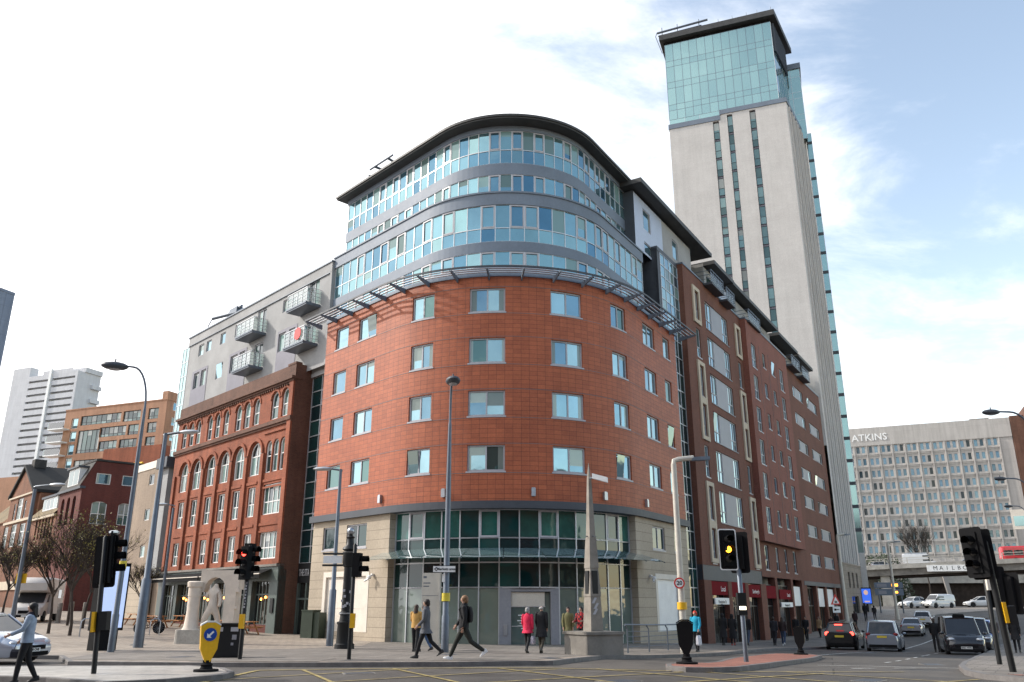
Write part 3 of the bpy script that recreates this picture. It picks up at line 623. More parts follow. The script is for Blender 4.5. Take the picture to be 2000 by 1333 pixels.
# ================================================================ THE BRICK WING ALONG THE RIGHT STREET
def brick_wing():
    t=thing('apartment_block','long red brick apartment block with shops below, left of the stone tower','apartment block',(*rpt(42,-6),-.8))
    f=FR; up=3.02
    # bay 1
    holes=[]; wins=[]; rowsW=[(22.55-3.02*i+.0,24.9-3.02*i) for i in range(7)]
    rowsW=[(a,b) for a,b in rowsW if a>4.2]
    for i,(c,d) in enumerate(rowsW):
        holes.append((23.75,29.6,c,d)); wins.append(('wide',c,d,i))
    A=[(21.1,22.0),(31.95,32.85)]; fr_h=[]
    for (p,q) in A:
        for i in range(7):
            c,d=22.6-3.02*i,24.9-3.02*i
            if c<4.2: continue
            holes.append((p,q,c,d)); wins.append(('nar',p,q,c,d,i))
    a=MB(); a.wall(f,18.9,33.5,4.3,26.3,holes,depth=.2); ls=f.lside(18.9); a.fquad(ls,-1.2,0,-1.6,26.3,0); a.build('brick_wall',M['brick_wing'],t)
    for q in wins:
        if q[0]=='wide':
            c,d=q[1:3]; window(f,23.75,25.35,c,d,-.1,t,2,1,gm='g_cool',fw=.07,rowz=[c+.85],opn=(0,1) if q[3]==3 else None); window(f,28.2,29.6,c,d,-.1,t,2,1,gm='g_cool',fw=.07,rowz=[c+.85])
            a=MB(); a.fbox(f,25.35,28.2,c,d,-.2,-.06); a.fbox(f,23.7,29.65,c-.06,c,-.1,.05); a.build('infill_panel',M['panel_grey'],t)
        else: window(f,*q[1:5],-.1,t,1,1,gm='g_cool',fw=.08,rowz=[q[3]+.8],sill=.13)
    for (p,q) in A:
        for k,(i0,i1) in enumerate(((0,0),(2,3),(5,6))):
            c=22.6-3.02*i1-.35; d=24.9-3.02*i0+.35; c=max(c,4.5)
            a=MB(); a.fbox(f,p-.42,p-.02,c,d,.0,.12); a.fbox(f,q+.02,q+.3,c,d,.0,.12); a.fbox(f,p-.02,q+.02,d-.3,d,.0,.12); a.fbox(f,p-.02,q+.02,c,c+.3,.0,.12)
            if i1>i0: a.fbox(f,p-.02,q+.02,22.6-3.02*i0-.72+.1,22.6-3.02*i0-.1,.0,.11)
            a.build('stone_surround',M['surround'],t)
    # bay 2, a projecting box
    f2w=.5; holes=[];W2=[]
    for i in range(6):
        b=24.3-2.92*i
        for p,q,c in ((34.8,36.3,b-2.2),(38.5,39.55,b-1.4),(41.6,42.75,b-1.4),(44.75,46.3,b-2.2)):
            holes.append((p,q,c,b)); W2.append((p,q,c,b,i))
    a=MB(); a.wall(f,33.5,48.2,6.75,26.2,holes,w=f2w,depth=.2); a.fquad(f.lside(33.5,f2w),-.6,0,6.75,26.2,0); a.fquad(f.side(48.2,f2w),0,.6,6.75,26.2,0)
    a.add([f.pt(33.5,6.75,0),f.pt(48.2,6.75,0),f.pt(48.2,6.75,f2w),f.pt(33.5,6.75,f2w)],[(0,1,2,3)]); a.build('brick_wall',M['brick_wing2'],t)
    for p,q,c,d,i in W2: window(f,p,q,c,d,f2w-.1,t,2 if q-p>1.4 else 1,1,gm='g_cool',fw=.08,rowz=[c+.85] if q-p>1.4 else None,sill=.13,opn=(0,0) if (i==0 and abs(p-41.6)<.1) else None)
    a=MB()
    for u in (37.4,40.6,43.7): a.fbox(f,u-.02,u+.02,6.8,24.6,f2w+.001,f2w+.012)
    a.build('movement_joint',M['dark_metal'],t)
    # recessed storey under bay 2
    hs=[(35.0,36.2,4.5,6.5),(38.6,39.5,4.5,6.5),(41.7,42.6,4.5,6.5),(44.9,46.0,4.5,6.5)]
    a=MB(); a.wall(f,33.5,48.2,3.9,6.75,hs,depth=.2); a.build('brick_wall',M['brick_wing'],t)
    for h in hs: window(f,*h,-.1,t,1,1,gm='g_sash',fw=.08,rowz=[h[2]+.8],sill=.13)
    # bay 3
    hs=[]
    for i in range(7):
        d=24.42-2.96*i
        for p,q in ((52.45,57.1),(58.95,64.3)): hs.append((p,q,d-1.2,d))
    a=MB(); a.wall(f,48.2,66.3,3.9,25.9,hs,depth=.2); a.build('brick_wall',M['brick_wing'],t)
    for k,h in enumerate(hs):
        window(f,h[0],h[1],h[2],h[3],-.1,t,3,1,gm='g_cool',fw=.09,splits=[h[0]+1.05,h[1]-1.05],sill=.1,opn=(0,0) if k in (1,7,9) else None)
        a=MB(); a.fbox(f,h[0]+1.1,h[1]-1.1,h[2]+.08,h[3]-.08,-.12,-.075); a.build('infill_panel',M['panel_grey'],t)
    a=MB()
    for u0,u1,w_,z in ((18.85,33.45,.0,26.3),(33.45,48.25,f2w,26.2),(48.25,66.3,0,25.9)): a.fbox(f,u0,u1,z,z+.13,w_-.5,w_+.06)
    a.build('parapet_coping',M['galv'],t)
    # shops
    a=MB()
    piers=[(18.9,20.4),(24.1,24.95),(28.4,29.2),(32.7,34.3),(37.4,38.1),(43.0,43.7),(47.2,49.2),(53.2,53.9),(57.7,58.4),(62.6,63.4),(65.4,66.3)]
    for p,q in piers: a=MB(); a.fbox(f,p,q,-1.8,3.9 if p>33 else 3.3,-.6,.03 if p<33 else .02); a.build('brick_pier',M['brick_wing'],t)
    for q in ((18.9,33.5,3.3,4.3,-.5,-.03),(48.2,66.3,3.5,3.9,-.5,.05)): a=MB(); a.fbox(f,*q); a.build('shop_fascia',M['dark_metal'],t)
    for i in range(len(piers)-1):
        p,q=piers[i][1],piers[i+1][0]
        glazing(f,lin(p,q,3 if q-p>3.5 else 2),[-1.5,-1.0,1.6,3.3],-.4,t,'shopfront','g_interior',fm='frame_dark',mw=.09)
    def shop_sign(p,q,c,d,txt,sz,w0=-.36,w1=.0,m='red_sign',tx=.5,tm='white'):
        a=MB(); a.fbox(f,p,q,c,d,w0,w1); s_=a.build('shop_sign',M[m],t)
        if txt: text(txt,sz,f.mat(p+(q-p)*tx,(c+d)/2-.05,w1+.004),M[tm],s_)
    shop_sign(20.4,24.0,2.35,3.25,'Local',.5,tx=.72); shop_sign(20.5,23.6,1.72,2.15,'Navigation St',.33,.1,.18,'white',tm='black')
    shop_sign(25.0,28.35,2.25,3.3,'',0); shop_sign(29.25,32.6,2.25,3.2,"Sainsbury's",.42,tx=.6)
    shop_sign(34.35,37.4,2.2,3.2,'',0); shop_sign(38.15,42.2,2.15,2.95,'Local',.46,.05,.12,tx=.75); shop_sign(38.3,42.2,1.5,1.9,'Navigation St',.32,.1,.18,'white',tm='black')
    shop_sign(43.75,47.1,1.6,3.3,'',0,m='white',w1=-.2)
    for p,q in ((53.95,57.6),(58.5,62.5)): shop_sign(p,q,1.5,3.3,'',0,m='white',w1=-.2)
    # set-back penthouse
    a=MB()
    def seg(u0,u1,z0,z1,w_,m,wn=()):
        hs=[(p,q,c,d) for p,q,c,d in wn]; a.wall(f,u0,u1,z0,z1,hs,w=w_,depth=.12,m=m)
        for h in hs: window(f,*h,w_-.06,t,1,1,gm='g_cool',fw=.07)
    seg(12.0,17.3,25.3,29.5,-.85,1,[(13.6,15.0,27.3,28.9),(13.6,15.0,25.45,26.3)])
    seg(17.3,23.6,25.3,29.5,-.85,0,[(19.4,20.6,27.2,28.8)])
    seg(23.6,27.0,25.3,29.5,-2.0,0,[(24.2,26.6,26.5,28.7)])
    seg(27.0,30.5,25.3,29.2,-.9,0,[(27.6,29.6,26.5,28.7)]); seg(30.5,33.6,25.3,29.0,-.9,1); seg(33.6,48.2,25.3,29.0,-.9,0,[(34.6,36.0,26.5,28.4),(38.2,39.2,27.2,28.3),(41.0,42.6,26.5,28.5),(44.5,45.8,26.5,28.5)])
    seg(48.2,66.3,25.0,28.8,-1.2,0,[(50.,52.,26.2,28.4),(54.5,56.5,26.2,28.4),(59,61,26.2,28.4)])
    a.fquad(f.side(23.6,-.85),0,1.2,25.3,29.5,0); a.fquad(f.lside(27.0,-.9),-1.2,0,25.3,29.5,0)
    a.build('penthouse_wall',[M['render'],M['render_blue']],t)
    a=MB()
    for u0,u1,z in ((11.3,26.6,29.7),(27.2,32.8,29.35),(32.4,48.0,29.25),(48.6,57.0,29.0),(57.2,64.6,28.8)): a.fbox(f,u0,u1,z,z+.34,-6,.05)
    a.build('roof',M['roof_edge'],t)
    for u0,u1,z in ((23.7,26.9,26.35),(27.7,30.0,26.2),(34.2,38.0,26.25),(50.2,53.8,26.1),(55.0,58.4,26.0)):
        a=MB(); a.fbox(f,u0,u1,z-.18,z,-1.1,.75); b=a.build('balcony',M['dark_metal'],t)
        r_=MB(); r_.fbox(f,u0,u1,z+1.02,z+1.08,.68,.74); n=5
        for k in range(n+1): u=u0+(u1-u0)*k/n; r_.fbox(f,u-.02,u+.02,z,z+1.05,.69,.73)
        for k in range(4): r_.fbox(f,u0,u1,z+.2+k*.2,z+.215+k*.2,.7,.72)
        for u in (u0+.02,u1-.02):
            for h in (.3,.65,1.0): r_.fbox(f,u-.015,u+.015,z+h,z+h+.04,-1.,.7)
        r_.build('railing',M['galv'],b); g_=MB(); g_.fquad(f,u0+.03,u1-.03,z+.06,z+1.0,.66); g_.build('balustrade_glass',M['rail_glass'],b)
    a=MB(); a.fbox(f,19.0,66.0,-1.2,25.5,-12,-1.0); a.fbox(f,12.3,66,25.5,28.7,-12,-2.4); a.build('core',M['dark_metal'],t)
brick_wing()
# ================================================================ OLD RED BRICK WAREHOUSE
def warehouse():
    t=thing('brick_warehouse','old red brick warehouse with arched windows and a green pub front','warehouse',(*lpt(-30,-5),0))
    f=FL; holes=[]; W=[]
    top=[(-39.05,-38.1),(-37.6,-36.65),(-36.25,-35.3),(-34.05,-33.1),(-32.65,-31.7),(-31.1,-30.15),(-29.0,-28.0),(-27.55,-26.55),(-26.05,-25.05),(-23.3,-22.2),(-21.75,-20.75)]
    for p,q in top: holes.append((p,q,14.28,16.3)); W.append(((p,q,14.28,16.3),dict(arch=(q-p)/2,cols=1,rowz=[15.2])))
    ar=[(-38.4,-36.6),(-35.95,-34.2),(-33.3,-31.5),(-30.9,-29.1),(-28.45,-26.65),(-25.9,-24.1)]
    for p,q in ar: holes.append((p,q,10.5,12.9)); W.append(((p,q,10.5,12.9),dict(arch=(q-p)/2,cols=2,rowz=[11.9])))
    for p,q in ((-23.5,-22.65),(-22.5,-21.65),(-21.5,-20.65)): holes.append((p,q,10.5,12.8)); W.append(((p,q,10.5,12.8),dict(arch=(q-p)/2,cols=1,rowz=[11.7])))
    for c,d in ((7.58,9.68),(4.62,6.42)):
        for p in (-38.1,-35.55,-33.0,-30.6,-28.15,-25.7): holes.append((p,p+1.15,c,d)); W.append(((p,p+1.15,c,d),dict(cols=2,rowz=[c+(d-c)*.42])))
        holes.append((-23.35,-20.8,c,d)); W.append(((-23.35,-20.8,c,d),dict(cols=4,rowz=[c+(d-c)*.42])))
    a=MB(); a.wall(f,-40.0,-20.05,4.25,16.75,holes,depth=.25)
    for h,k in W:
        if 'arch' in k: a.arch(f,h[0],h[1],h[3]-k['arch'],h[3],0,.2)
    a.build('brick_wall',M['brick_red'],t)
    for h,k in W: window(f,*h,-.14,t,fm='frame_white',gm='g_sash',fw=.09,bar=.07,sill=.1,**k)
    a=MB()
    for u in (-39.4,-36.3,-33.75,-31.2,-28.75,-26.25,-23.75): a=MB(); a.fbox(f,u-.22,u+.22,4.3,11.95,.0,.16); a.build('brick_pilaster',M['brick_red'],t)
    a=MB(); a.fbox(f,-20.57,-20.05,4.3,16.6,.0,.14); a.build('brick_pilaster',M['brick_red'],t); a=MB()
    for p,q in ar: a=MB(); a.ring(f,(p+q)/2,12.0,.98,1.22,.0,.14); a.build('archivolt',M['brick_red'],t)
    for p,q in top: a=MB(); a.ring(f,(p+q)/2,16.3-(q-p)/2,(q-p)/2+.04,(q-p)/2+.2,.0,.06,n=8); a.build('archivolt',M['brick_red'],t)
    for c in (10.15,7.15):
        for p in (-38.3,-35.75,-33.2,-30.8,-28.35,-25.9): a=MB(); a.fbox(f,p,p+1.55,c-.3,c-.12,.0,.07); a.build('brick_panel',M['brick_red'],t)
        for z,e,w_ in ((c-.3,.18,.07),(c-.75,.13,.05)): a=MB(); a.fbox(f,-23.5,-20.7,z,z+e,.0,w_); a.build('brick_panel',M['brick_red'],t)
    a=MB(); a.fbox(f,-23.9,-20.2,13.3,13.48,.0,.1); a.build('brick_panel',M['brick_red'],t)
    a=MB(); a.fbox(f,-40.1,-20.0,13.85,14.12,.0,.22); a.fbox(f,-40.05,-20.0,13.7,13.85,.0,.12); a.build('sill_band',M['brick_dark'],t)
    a=MB(); a.fbox(f,-40.15,-19.98,16.75,16.95,-.4,.32); a.fbox(f,-40.1,-20.0,16.6,16.75,.0,.18)
    for k in range(62): u=-39.95+k*.32; a.fbox(f,u,u+.14,16.45,16.6,.0,.13)
    a.build('cornice',M['brick_dark'],t)
    a=MB(); a.fbox(f,-40.0,-20.05,16.95,17.85,-.4,.02); a.fbox(f,-21.2,-20.05,17.85,18.0,-.45,.05); a.fquad(f.side(-20.05),0,1.5,-1,16.95,0); a.fbox(f,-20.09,-20.049,16.95,17.85,-1.5,-.4)
    a.fquad(f.lside(-40.0),-8,0,-1,17.8,0); a.build('parapet',M['brick_dark'],t)
    # pub front
    a=MB()
    piers=[(-40,-39.2),(-36.6,-36.1),(-33.3,-32.8),(-30.0,-29.5),(-26.8,-26.3),(-24.1,-23.6),(-21.2,-20.05)]
    for p,q in piers: a.fbox(f,p,q,-.7,3.5,-.5,.06)
    a.fbox(f,-40,-20.05,3.2,3.9,-.5,.1); a.fbox(f,-40,-20.05,3.9,4.1,-.3,.12,0); a.fbox(f,-40,-20.05,4.1,4.25,-.3,.26,1); p_=a.build('pub_front',[M['sage'],M['concrete_dark']],t)
    for i in range(6):
        p,q=piers[i][1],piers[i+1][0]
        glazing(f,lin(p,q,5),[.45,2.35,3.2],-.3,t,'pub_window','g_interior',fm='sage',mw=.1)
        a=MB(); a.fbox(f,p,q,-.7,.45,-.4,-.02); a.build('stall_riser',M['brick_plum'],t)
    a=MB()
    for i,u in enumerate((-36.9,-35.4,-34.9,-31.6,-31.0,-28.3,-27.9,-27.6,-22.7,-22.1)): a.ell(f.pt(u,2.05+.12*(i%2),-.24),(.075,.075,.09),8,6)
    a.build('bulb',M['lamp_warm'],t)
    a=MB()
    for u0,u1 in ((-39.6,-30.4),(-30.1,-20.9)):
        a.add([f.pt(u0,3.95,.12),f.pt(u1,3.95,.12),f.pt(u1,3.62,.95),f.pt(u0,3.62,.95)],[(0,1,2,3)],0); a.fbox(f,u0,u1,3.36,3.6,.93,.96,1); a.fbox(f,u0,u1,3.6,3.66,.9,1.0,2)
    a.build('awning',[M['matt_black'],M['matt_black'],M['cream']],t)
    a=MB(); a.fbox(f,-20.75,-20.35,1.2,2.1,.06,.14); a.build('menu_board',M['black'],t)
    a=MB(); a.fbox(f,-39.8,-20.4,-.7,16.5,-9,-.6); a.build('core',M['brick_dark'],t)
warehouse()
# ================================================================ GREY RENDERED FLATS BEHIND THE WAREHOUSE PARAPET
def rendered_flats():
    t=thing('apartment_block','grey rendered flats with glass balconies rising behind the brick warehouse parapet','apartment block',(*lpt(-30,-6),17))
    f=FL; w=-.8; hs=[(-24.5,-23.6,22.95,23.97),(-32.6,-31.6,22.9,24.0),(-35.4,-34.4,22.88,23.9),(-38.2,-37.2,22.87,23.87),(-39.8,-38.75,22.8,23.87),(-35.55,-34.35,19.85,21.2)]
    drs=[(-20.55,-19.15,22.2,24.25),(-28.6,-27.15,22.0,24.15),(-20.55,-19.2,19.2,21.3),(-28.65,-27.2,19.2,21.3)]
    pans=[(-40.5,-37.3),(-33.1,-29.95),(-24.85,-21.9)]; pw=[(-40.1,-39.0),(-38.6,-37.6),(-32.85,-31.55),(-31.2,-30.2),(-24.7,-23.6),(-23.1,-22.2)]
    H=hs+drs+[(p,q,19.82,21.28) for p,q in pw]
    a=MB(); a.wall(f,-41.9,-17.6,17.4,24.25,H,w=w,depth=.15); a.fquad(f.side(-17.6,w),0,2,17.4,24.3,0); a.build('rendered_wall',M['render'],t)
    for h in hs: window(f,*h,w-.08,t,1,1,gm='g_cool',fw=.07,opn=(0,0) if h[3]<22 else None)
    for h in drs: window(f,*h,w-.08,t,2,1,gm='g_sash',fw=.08,fm='frame_grey',name='balcony_door')
    for p,q in pw: window(f,p,q,19.82,21.28,w-.08,t,1,1,gm='g_sash',fw=.07)
    for p,q in pans:
        a=MB(); a.wall(f,p,q,18.0,21.5,[(u0,u1,19.82,21.28) for u0,u1 in pw],w=w+.03,depth=.05); a.build('slate_panel',M['render_slate'],t)
    a=MB(); a.fbox(f,-42.1,-17.45,24.25,25.0,w-.6,w+.06); a.fbox(f,-42.2,-17.4,25.0,25.12,w-.8,w+.14,1); a.fbox(f,-42.15,-17.42,24.2,24.25,w-.3,w+.1,1); a.build('parapet',[M['render'],M['galv']],t)
    a=MB(); a.fbox(f,-17.6,-17.35,17.4,24.25,w-1.,w+.1); a.build('corner_fin',M['render'],t)
    glazing(f,[-43.3,-42.6,-41.9],lin(4,24.2,15),w,t,'stair_glazing','g_green',mw=.07)
    a=MB(); a.fquad(f.lside(-43.3,w),-8,0,4,24.3,0); a.build('end_wall',M['render'],t)
    for u0,u1,z in ((-21.6,-18.8,22.1),(-29.8,-26.9,21.95),(-21.6,-18.8,19.2),(-29.8,-26.9,19.15)):
        a=MB(); a.fbox(f,u0,u1,z-.2,z,w,w+1.15); a.fbox(f,u0-.03,u1+.03,z-.1,z+.02,w+1.12,w+1.2); b=a.build('balcony',M['galv'],t)
        r_=MB(); zz=w+1.13
        for k in range(5): u=u0+.03+(u1-u0-.06)*k/4; r_.fbox(f,u-.022,u+.022,z,z+1.1,zz-.03,zz)
        r_.fbox(f,u0,u1,z+1.08,z+1.13,zz-.04,zz+.02)
        for h in (.25,.5,.78): r_.fbox(f,u0,u1,z+h,z+h+.02,zz-.02,zz)
        for u in (u0+.02,u1-.02):
            for h in (.25,.5,.78,1.08): r_.fbox(f,u-.015,u+.015,z+h,z+h+.035,w,zz-.04)
            r_.fbox(f,u-.02,u+.02,z,z+1.08,w+.55,w+.59)
        r_.build('railing',M['frame_mull'],b)
        g_=MB(); g_.fquad(f,u0+.05,u1-.05,z+.08,z+1.04,zz-.035)
        for u in (u0+.03,u1-.03): g_.add([f.pt(u,z+.08,w),f.pt(u,z+.08,zz-.05),f.pt(u,z+1.04,zz-.05),f.pt(u,z+1.04,w)],[(0,1,2,3)])
        g_.build('balustrade_glass',M['rail_glass'],b)
        l=MB(); l.ell(f.pt(u1-1.9,z+1.75,w+.1),(.12,.12,.12),8,6); l.build('wall_lamp',M['white'],t)
    a=MB(); a.fbox(f,-41.8,-18,17.0,24.2,-9,w-.4); a.build('core',M['render'],t)
    a=MB()
    a.lathe([(.0,0),(.45,0),(.45,.04),(0,.04)],20,0,f.mat(-19.6,19.85,.36)); tag(a.build('red_disc',M['red']),'bright red round disc leaning on the balcony rail beside the terracotta wall','disc')
    a=MB(); q=lambda u,z,w_:f.pt(u,z,w_)
    a.tube([q(-36.8,25,-2.6),q(-36.8,26.4,-2.6)],.16,8); a.tube([q(-38.6,26.2,-1.2),q(-35,26.5,-2.8)],.14,6); a.tube([q(-38.4,26.8,-2.4),q(-35.4,26.9,-2.4)],.12,6); a.fbox(f,-37.5,-36,26.5,27.0,-3,-2.2)
    a.tube([q(-38.6,26.2,-1.2),q(-38.4,25.3,-.8)],.05,6); tag(a.build('cleaning_cradle',M['galv']),'small grey cleaning cradle on the roof of the grey rendered flats','cradle')
rendered_flats()
# ================================================================ THE TALL STONE TOWER
def tower():
    P=(38.0,98.0); d=(.93667,-.35021); f=Frame(P,d)
    t=thing('residential_tower','tall pale stone residential tower with a green glass top storeys and slot windows','tower',(P[0]-8,P[1]+10,0))
    cols=[(-10.05,-9.2,67.15),(-8.05,-7.3,67.85),(-4.97,-4.15,67.85)]; st=2.955
    hs=[]; segs=[]
    for p,q,z in cols:
        hs.append((p,q,25,z))
    a=MB(); a.wall(f,-16.2,-9.0,20,67.25,[h for h in hs],depth=.35); a.wall(f,-9.0,0,20,68.1,[h for h in hs],depth=.35)
    a.fquad(f.lside(-16.2),-14,0,0,67.3,0)
    a.build('stone_wall',M['tower_stone'],t)
    n=0
    for ci,(p,q,z) in enumerate(cols):
        k=0
        while z-st*k-st>30:
            zt=z-st*k-.12; zb=zt-2.3; n+=1
            window(f,p+.02,q-.02,zb-.35,zt,-.25,t,1,1,gm='g_slot',fm='frame_dark',fw=.05,rowz=[zb+.75])
            k+=1
        b=MB(); b.fquad(f,p,q,25,z,-.34); b.build('slot_backing',M['render_slate'],t)
    # narrow face along the right street: stone fins and slots down to the plinth
    g_=Frame(P,DR)
    hs=[(u,u+.75,6.8,67.5) for u in (1.6,4.2,6.8,9.4)]
    a=MB(); a.wall(g_,0,12.2,6.2,68.1,hs,depth=.35); a.build('stone_wall',M['tower_stone'],t)
    for (p,q,c,dd) in hs:
        glazing(g_,[p,q],[c]+[c+i*st for i in range(1,19)]+[dd],-.3,t,'slot_window','g_slot',fm='frame_dark',mw=.2,proud=.02)
    a=MB()
    for u in (1.2,2.75,3.8,5.35,6.4,7.95,9.0,10.55): a.fbox(g_,u-.13,u+.13,6.45,67.9,.0,.22)
    a.build('stone_fin',M['tower_stone'],t)
    hs=[(3.0,4.2,3.6,5.4),(5.6,6.8,3.6,5.4),(8.2,9.4,3.6,5.4),(4,8.5,-1.4,2.7)]
    a=MB(); a.wall(g_,-.3,12.2,-1.6,6.2,hs,w=.1,depth=.3); a.fquad(g_.lside(-.3,.1),-2,0,-1.6,6.2,0); a.fbox(g_,-.3,12.2,6.2,6.4,-.3,.16); a.build('plinth',M['tower_plinth'],t)
    for h in hs: window(g_,*h,-.12,t,2 if h[3]-h[2]>3 else 1,1,fm='frame_dark',gm='g_interior',fw=.08)
    # glazed fin at the far edge
    zs=[8.0]+[8+3.0*i for i in range(1,21)]+[69.5]; e_=Frame(g_.pt(12.3,0,0)[:2],d)
    glazing(e_,[.05,.8],zs,.0,t,'glazed_edge','g_green',fm='frame_mull',mw=.07)
    for i in range(1,21): a=MB(); a.fbox(e_,.05,.82,8+3.0*i-.32,8+3.0*i+.12,.0,.06); a.build('dark_spandrel',M['dark_metal'],t)
    a=MB(); a.fbox(e_,.05,.8,-1.6,8,-6,.0); a.fbox(e_,.05,.8,8,69.5,-6,-.1); a.build('side_wall',M['tower_stone'],t)
    # bands and the glass crown
    a=MB(); a.fbox(f,-16.3,-9.0,67.25,68.0,-2,.12); a.fbox(f,-9.0,.12,68.1,68.8,-2,.12); a.fbox(f,-9.05,-8.85,68.0,68.8,-.5,.125); a.fbox(g_,-.1,12.3,68.1,68.8,-2,.12); a.build('dark_band',M['grey_metal'],t)
    us=lin(-16.1,-.85,13); lines=[71.3,70.35,75.15,74.1,78.8,77.8]
    zs=sorted([68.8,81.75]+lines)
    glazing(f,us,zs,-.06,t,'glass_crown','g_green',fm='grey_metal',mw=.06,proud=.012)
    glazing(f,[-16.1,-13.9,-11.8,-9.05],[68.0,68.8],-.06,t,'glass_crown','g_green',mw=.05,proud=.012)
    sd=Frame(f.pt(-.85,0,-.06)[:2],DR); glazing(sd,lin(0,7.5,6),zs,0,t,'glass_crown','g_blue',mw=.05,proud=.012)
    a=MB()
    for k in range(16): a.fbox(sd,.5+k*.45,.62+k*.45,77.0,81.75,.02,.3)
    a.build('louvre_fin',M['dark_metal'],t)
    # rear glass block
    b=Frame(g_.pt(9.0,0,-.1)[:2],d); glazing(b,lin(-3.2,.9,3),sorted([67.0,79.0]+[q-.2 for q in lines if q<78.5]),0,t,'glass_crown','g_green',mw=.05,proud=.012)
    s2=b.side(.9,0); glazing(s2,lin(0,4.4,3),sorted([67.,79.0]+[q-.2 for q in lines if q<78.5]),0,t,'glass_crown','g_green',mw=.05,proud=.012)
    a=MB(); a.fbox(b,-3.3,1.1,79.0,79.9,-4.6,.2); a.build('rear_roof',M['grey_metal'],t)
    q=lambda u,w_:f.pt(u,0,w_)[:2]; dd=lambda p,L:(p[0]+DR[0]*L,p[1]+DR[1]*L)
    a=MB(); a.prism([q(-16.75,.7),q(-.2,.7),dd(q(-.2,.7),10.3),q(-16.75,-10)],82.3,83.2,0); a.prism([q(-16.2,-.3),q(-1.0,-.3),dd(q(-1.0,-.3),8.8),q(-16.2,-9)],81.75,82.3,1); r_=a.build('roof',[M['roof_edge'],M['matt_black']],t)
    a=MB(); a.tube([f.pt(-17,83.7,.6),f.pt(-9.5,84.3,.3)],.16,6); a.tube([f.pt(-17,83.9,-.4),f.pt(-10.5,84.1,-.4)],.1,6)
    for u in (-16.3,-14.0,-10.8): a.tube([f.pt(u,83.2,.2),f.pt(u,84.8,.2)],.07,5)
    a.tube([f.pt(-17,83.8,.6),f.pt(-17.2,82.9,.9),f.pt(-16.4,79.9,.7)],.06,5); a.build('roof_rail',M['galv'],r_)
    a=MB()
    for u in (-8,-6,-4,-2.5,-.6): a.tube([f.pt(u,83.2,.4),f.pt(u,83.9,.4)],.04,5)
    a.build('roof_post',M['galv'],r_)
    a=MB(); a.prism([f.pt(-15.9,0,-.7)[:2],f.pt(-.9,0,-.7)[:2],g_.pt(12,0,-1)[:2],f.pt(-15.9,0,-14)[:2]],0,67.2); a.prism([f.pt(-15.9,0,-.7)[:2],f.pt(-1.1,0,-.7)[:2],f.pt(-1.1,0,-8)[:2],f.pt(-15.9,0,-8)[:2]],67.3,81.7); a.build('core',M['tower_stone'],t)
tower()
# ================================================================ LEFT-HAND BUILDINGS
def tan_block():
    f=FL; t=thing('tan_brick_building','plain tan brick building with two tiny windows beside the old warehouse','building',(*lpt(-46,-4),.4))
    hs=[(-45.4,-44.2,11.85,12.8),(-45.45,-44.25,8.75,9.75),(-45.4,-44.3,5.6,6.6)]
    a=MB(); a.wall(f,-49.0,-42.9,3.6,13.3,hs,depth=.15); a.fbox(f,-49,-42.9,-.3,3.6,-.5,.1,1); a.build('brick_wall',[M['brick_tan'],M['stone']],t)
    for h in hs: window(f,*h,-.08,t,1,1,gm='g_sash',fm='frame_white',fw=.07)
    a=MB(); a.fbox(f,-49.1,-42.85,13.3,13.95,-.5,.06); a.build('cream_parapet',M['cream'],t)
    a=MB(); a.fbox(f,-42.9,-41.4,4.0,13.2,-.8,-.1); a.fbox(f,-43.2,-40.9,13.0,13.9,-1.2,.35,1); a.fbox(f,-41.4,-40.3,.5,13.0,-1.5,-.7,2); a.build('render_pilaster',[M['render'],M['dark_metal'],M['g_sash']],t)
    a=MB(); a.fbox(f,-49,-41.5,-.5,13.2,-9,-.6); a.build('core',M['brick_tan'],t)
tan_block()
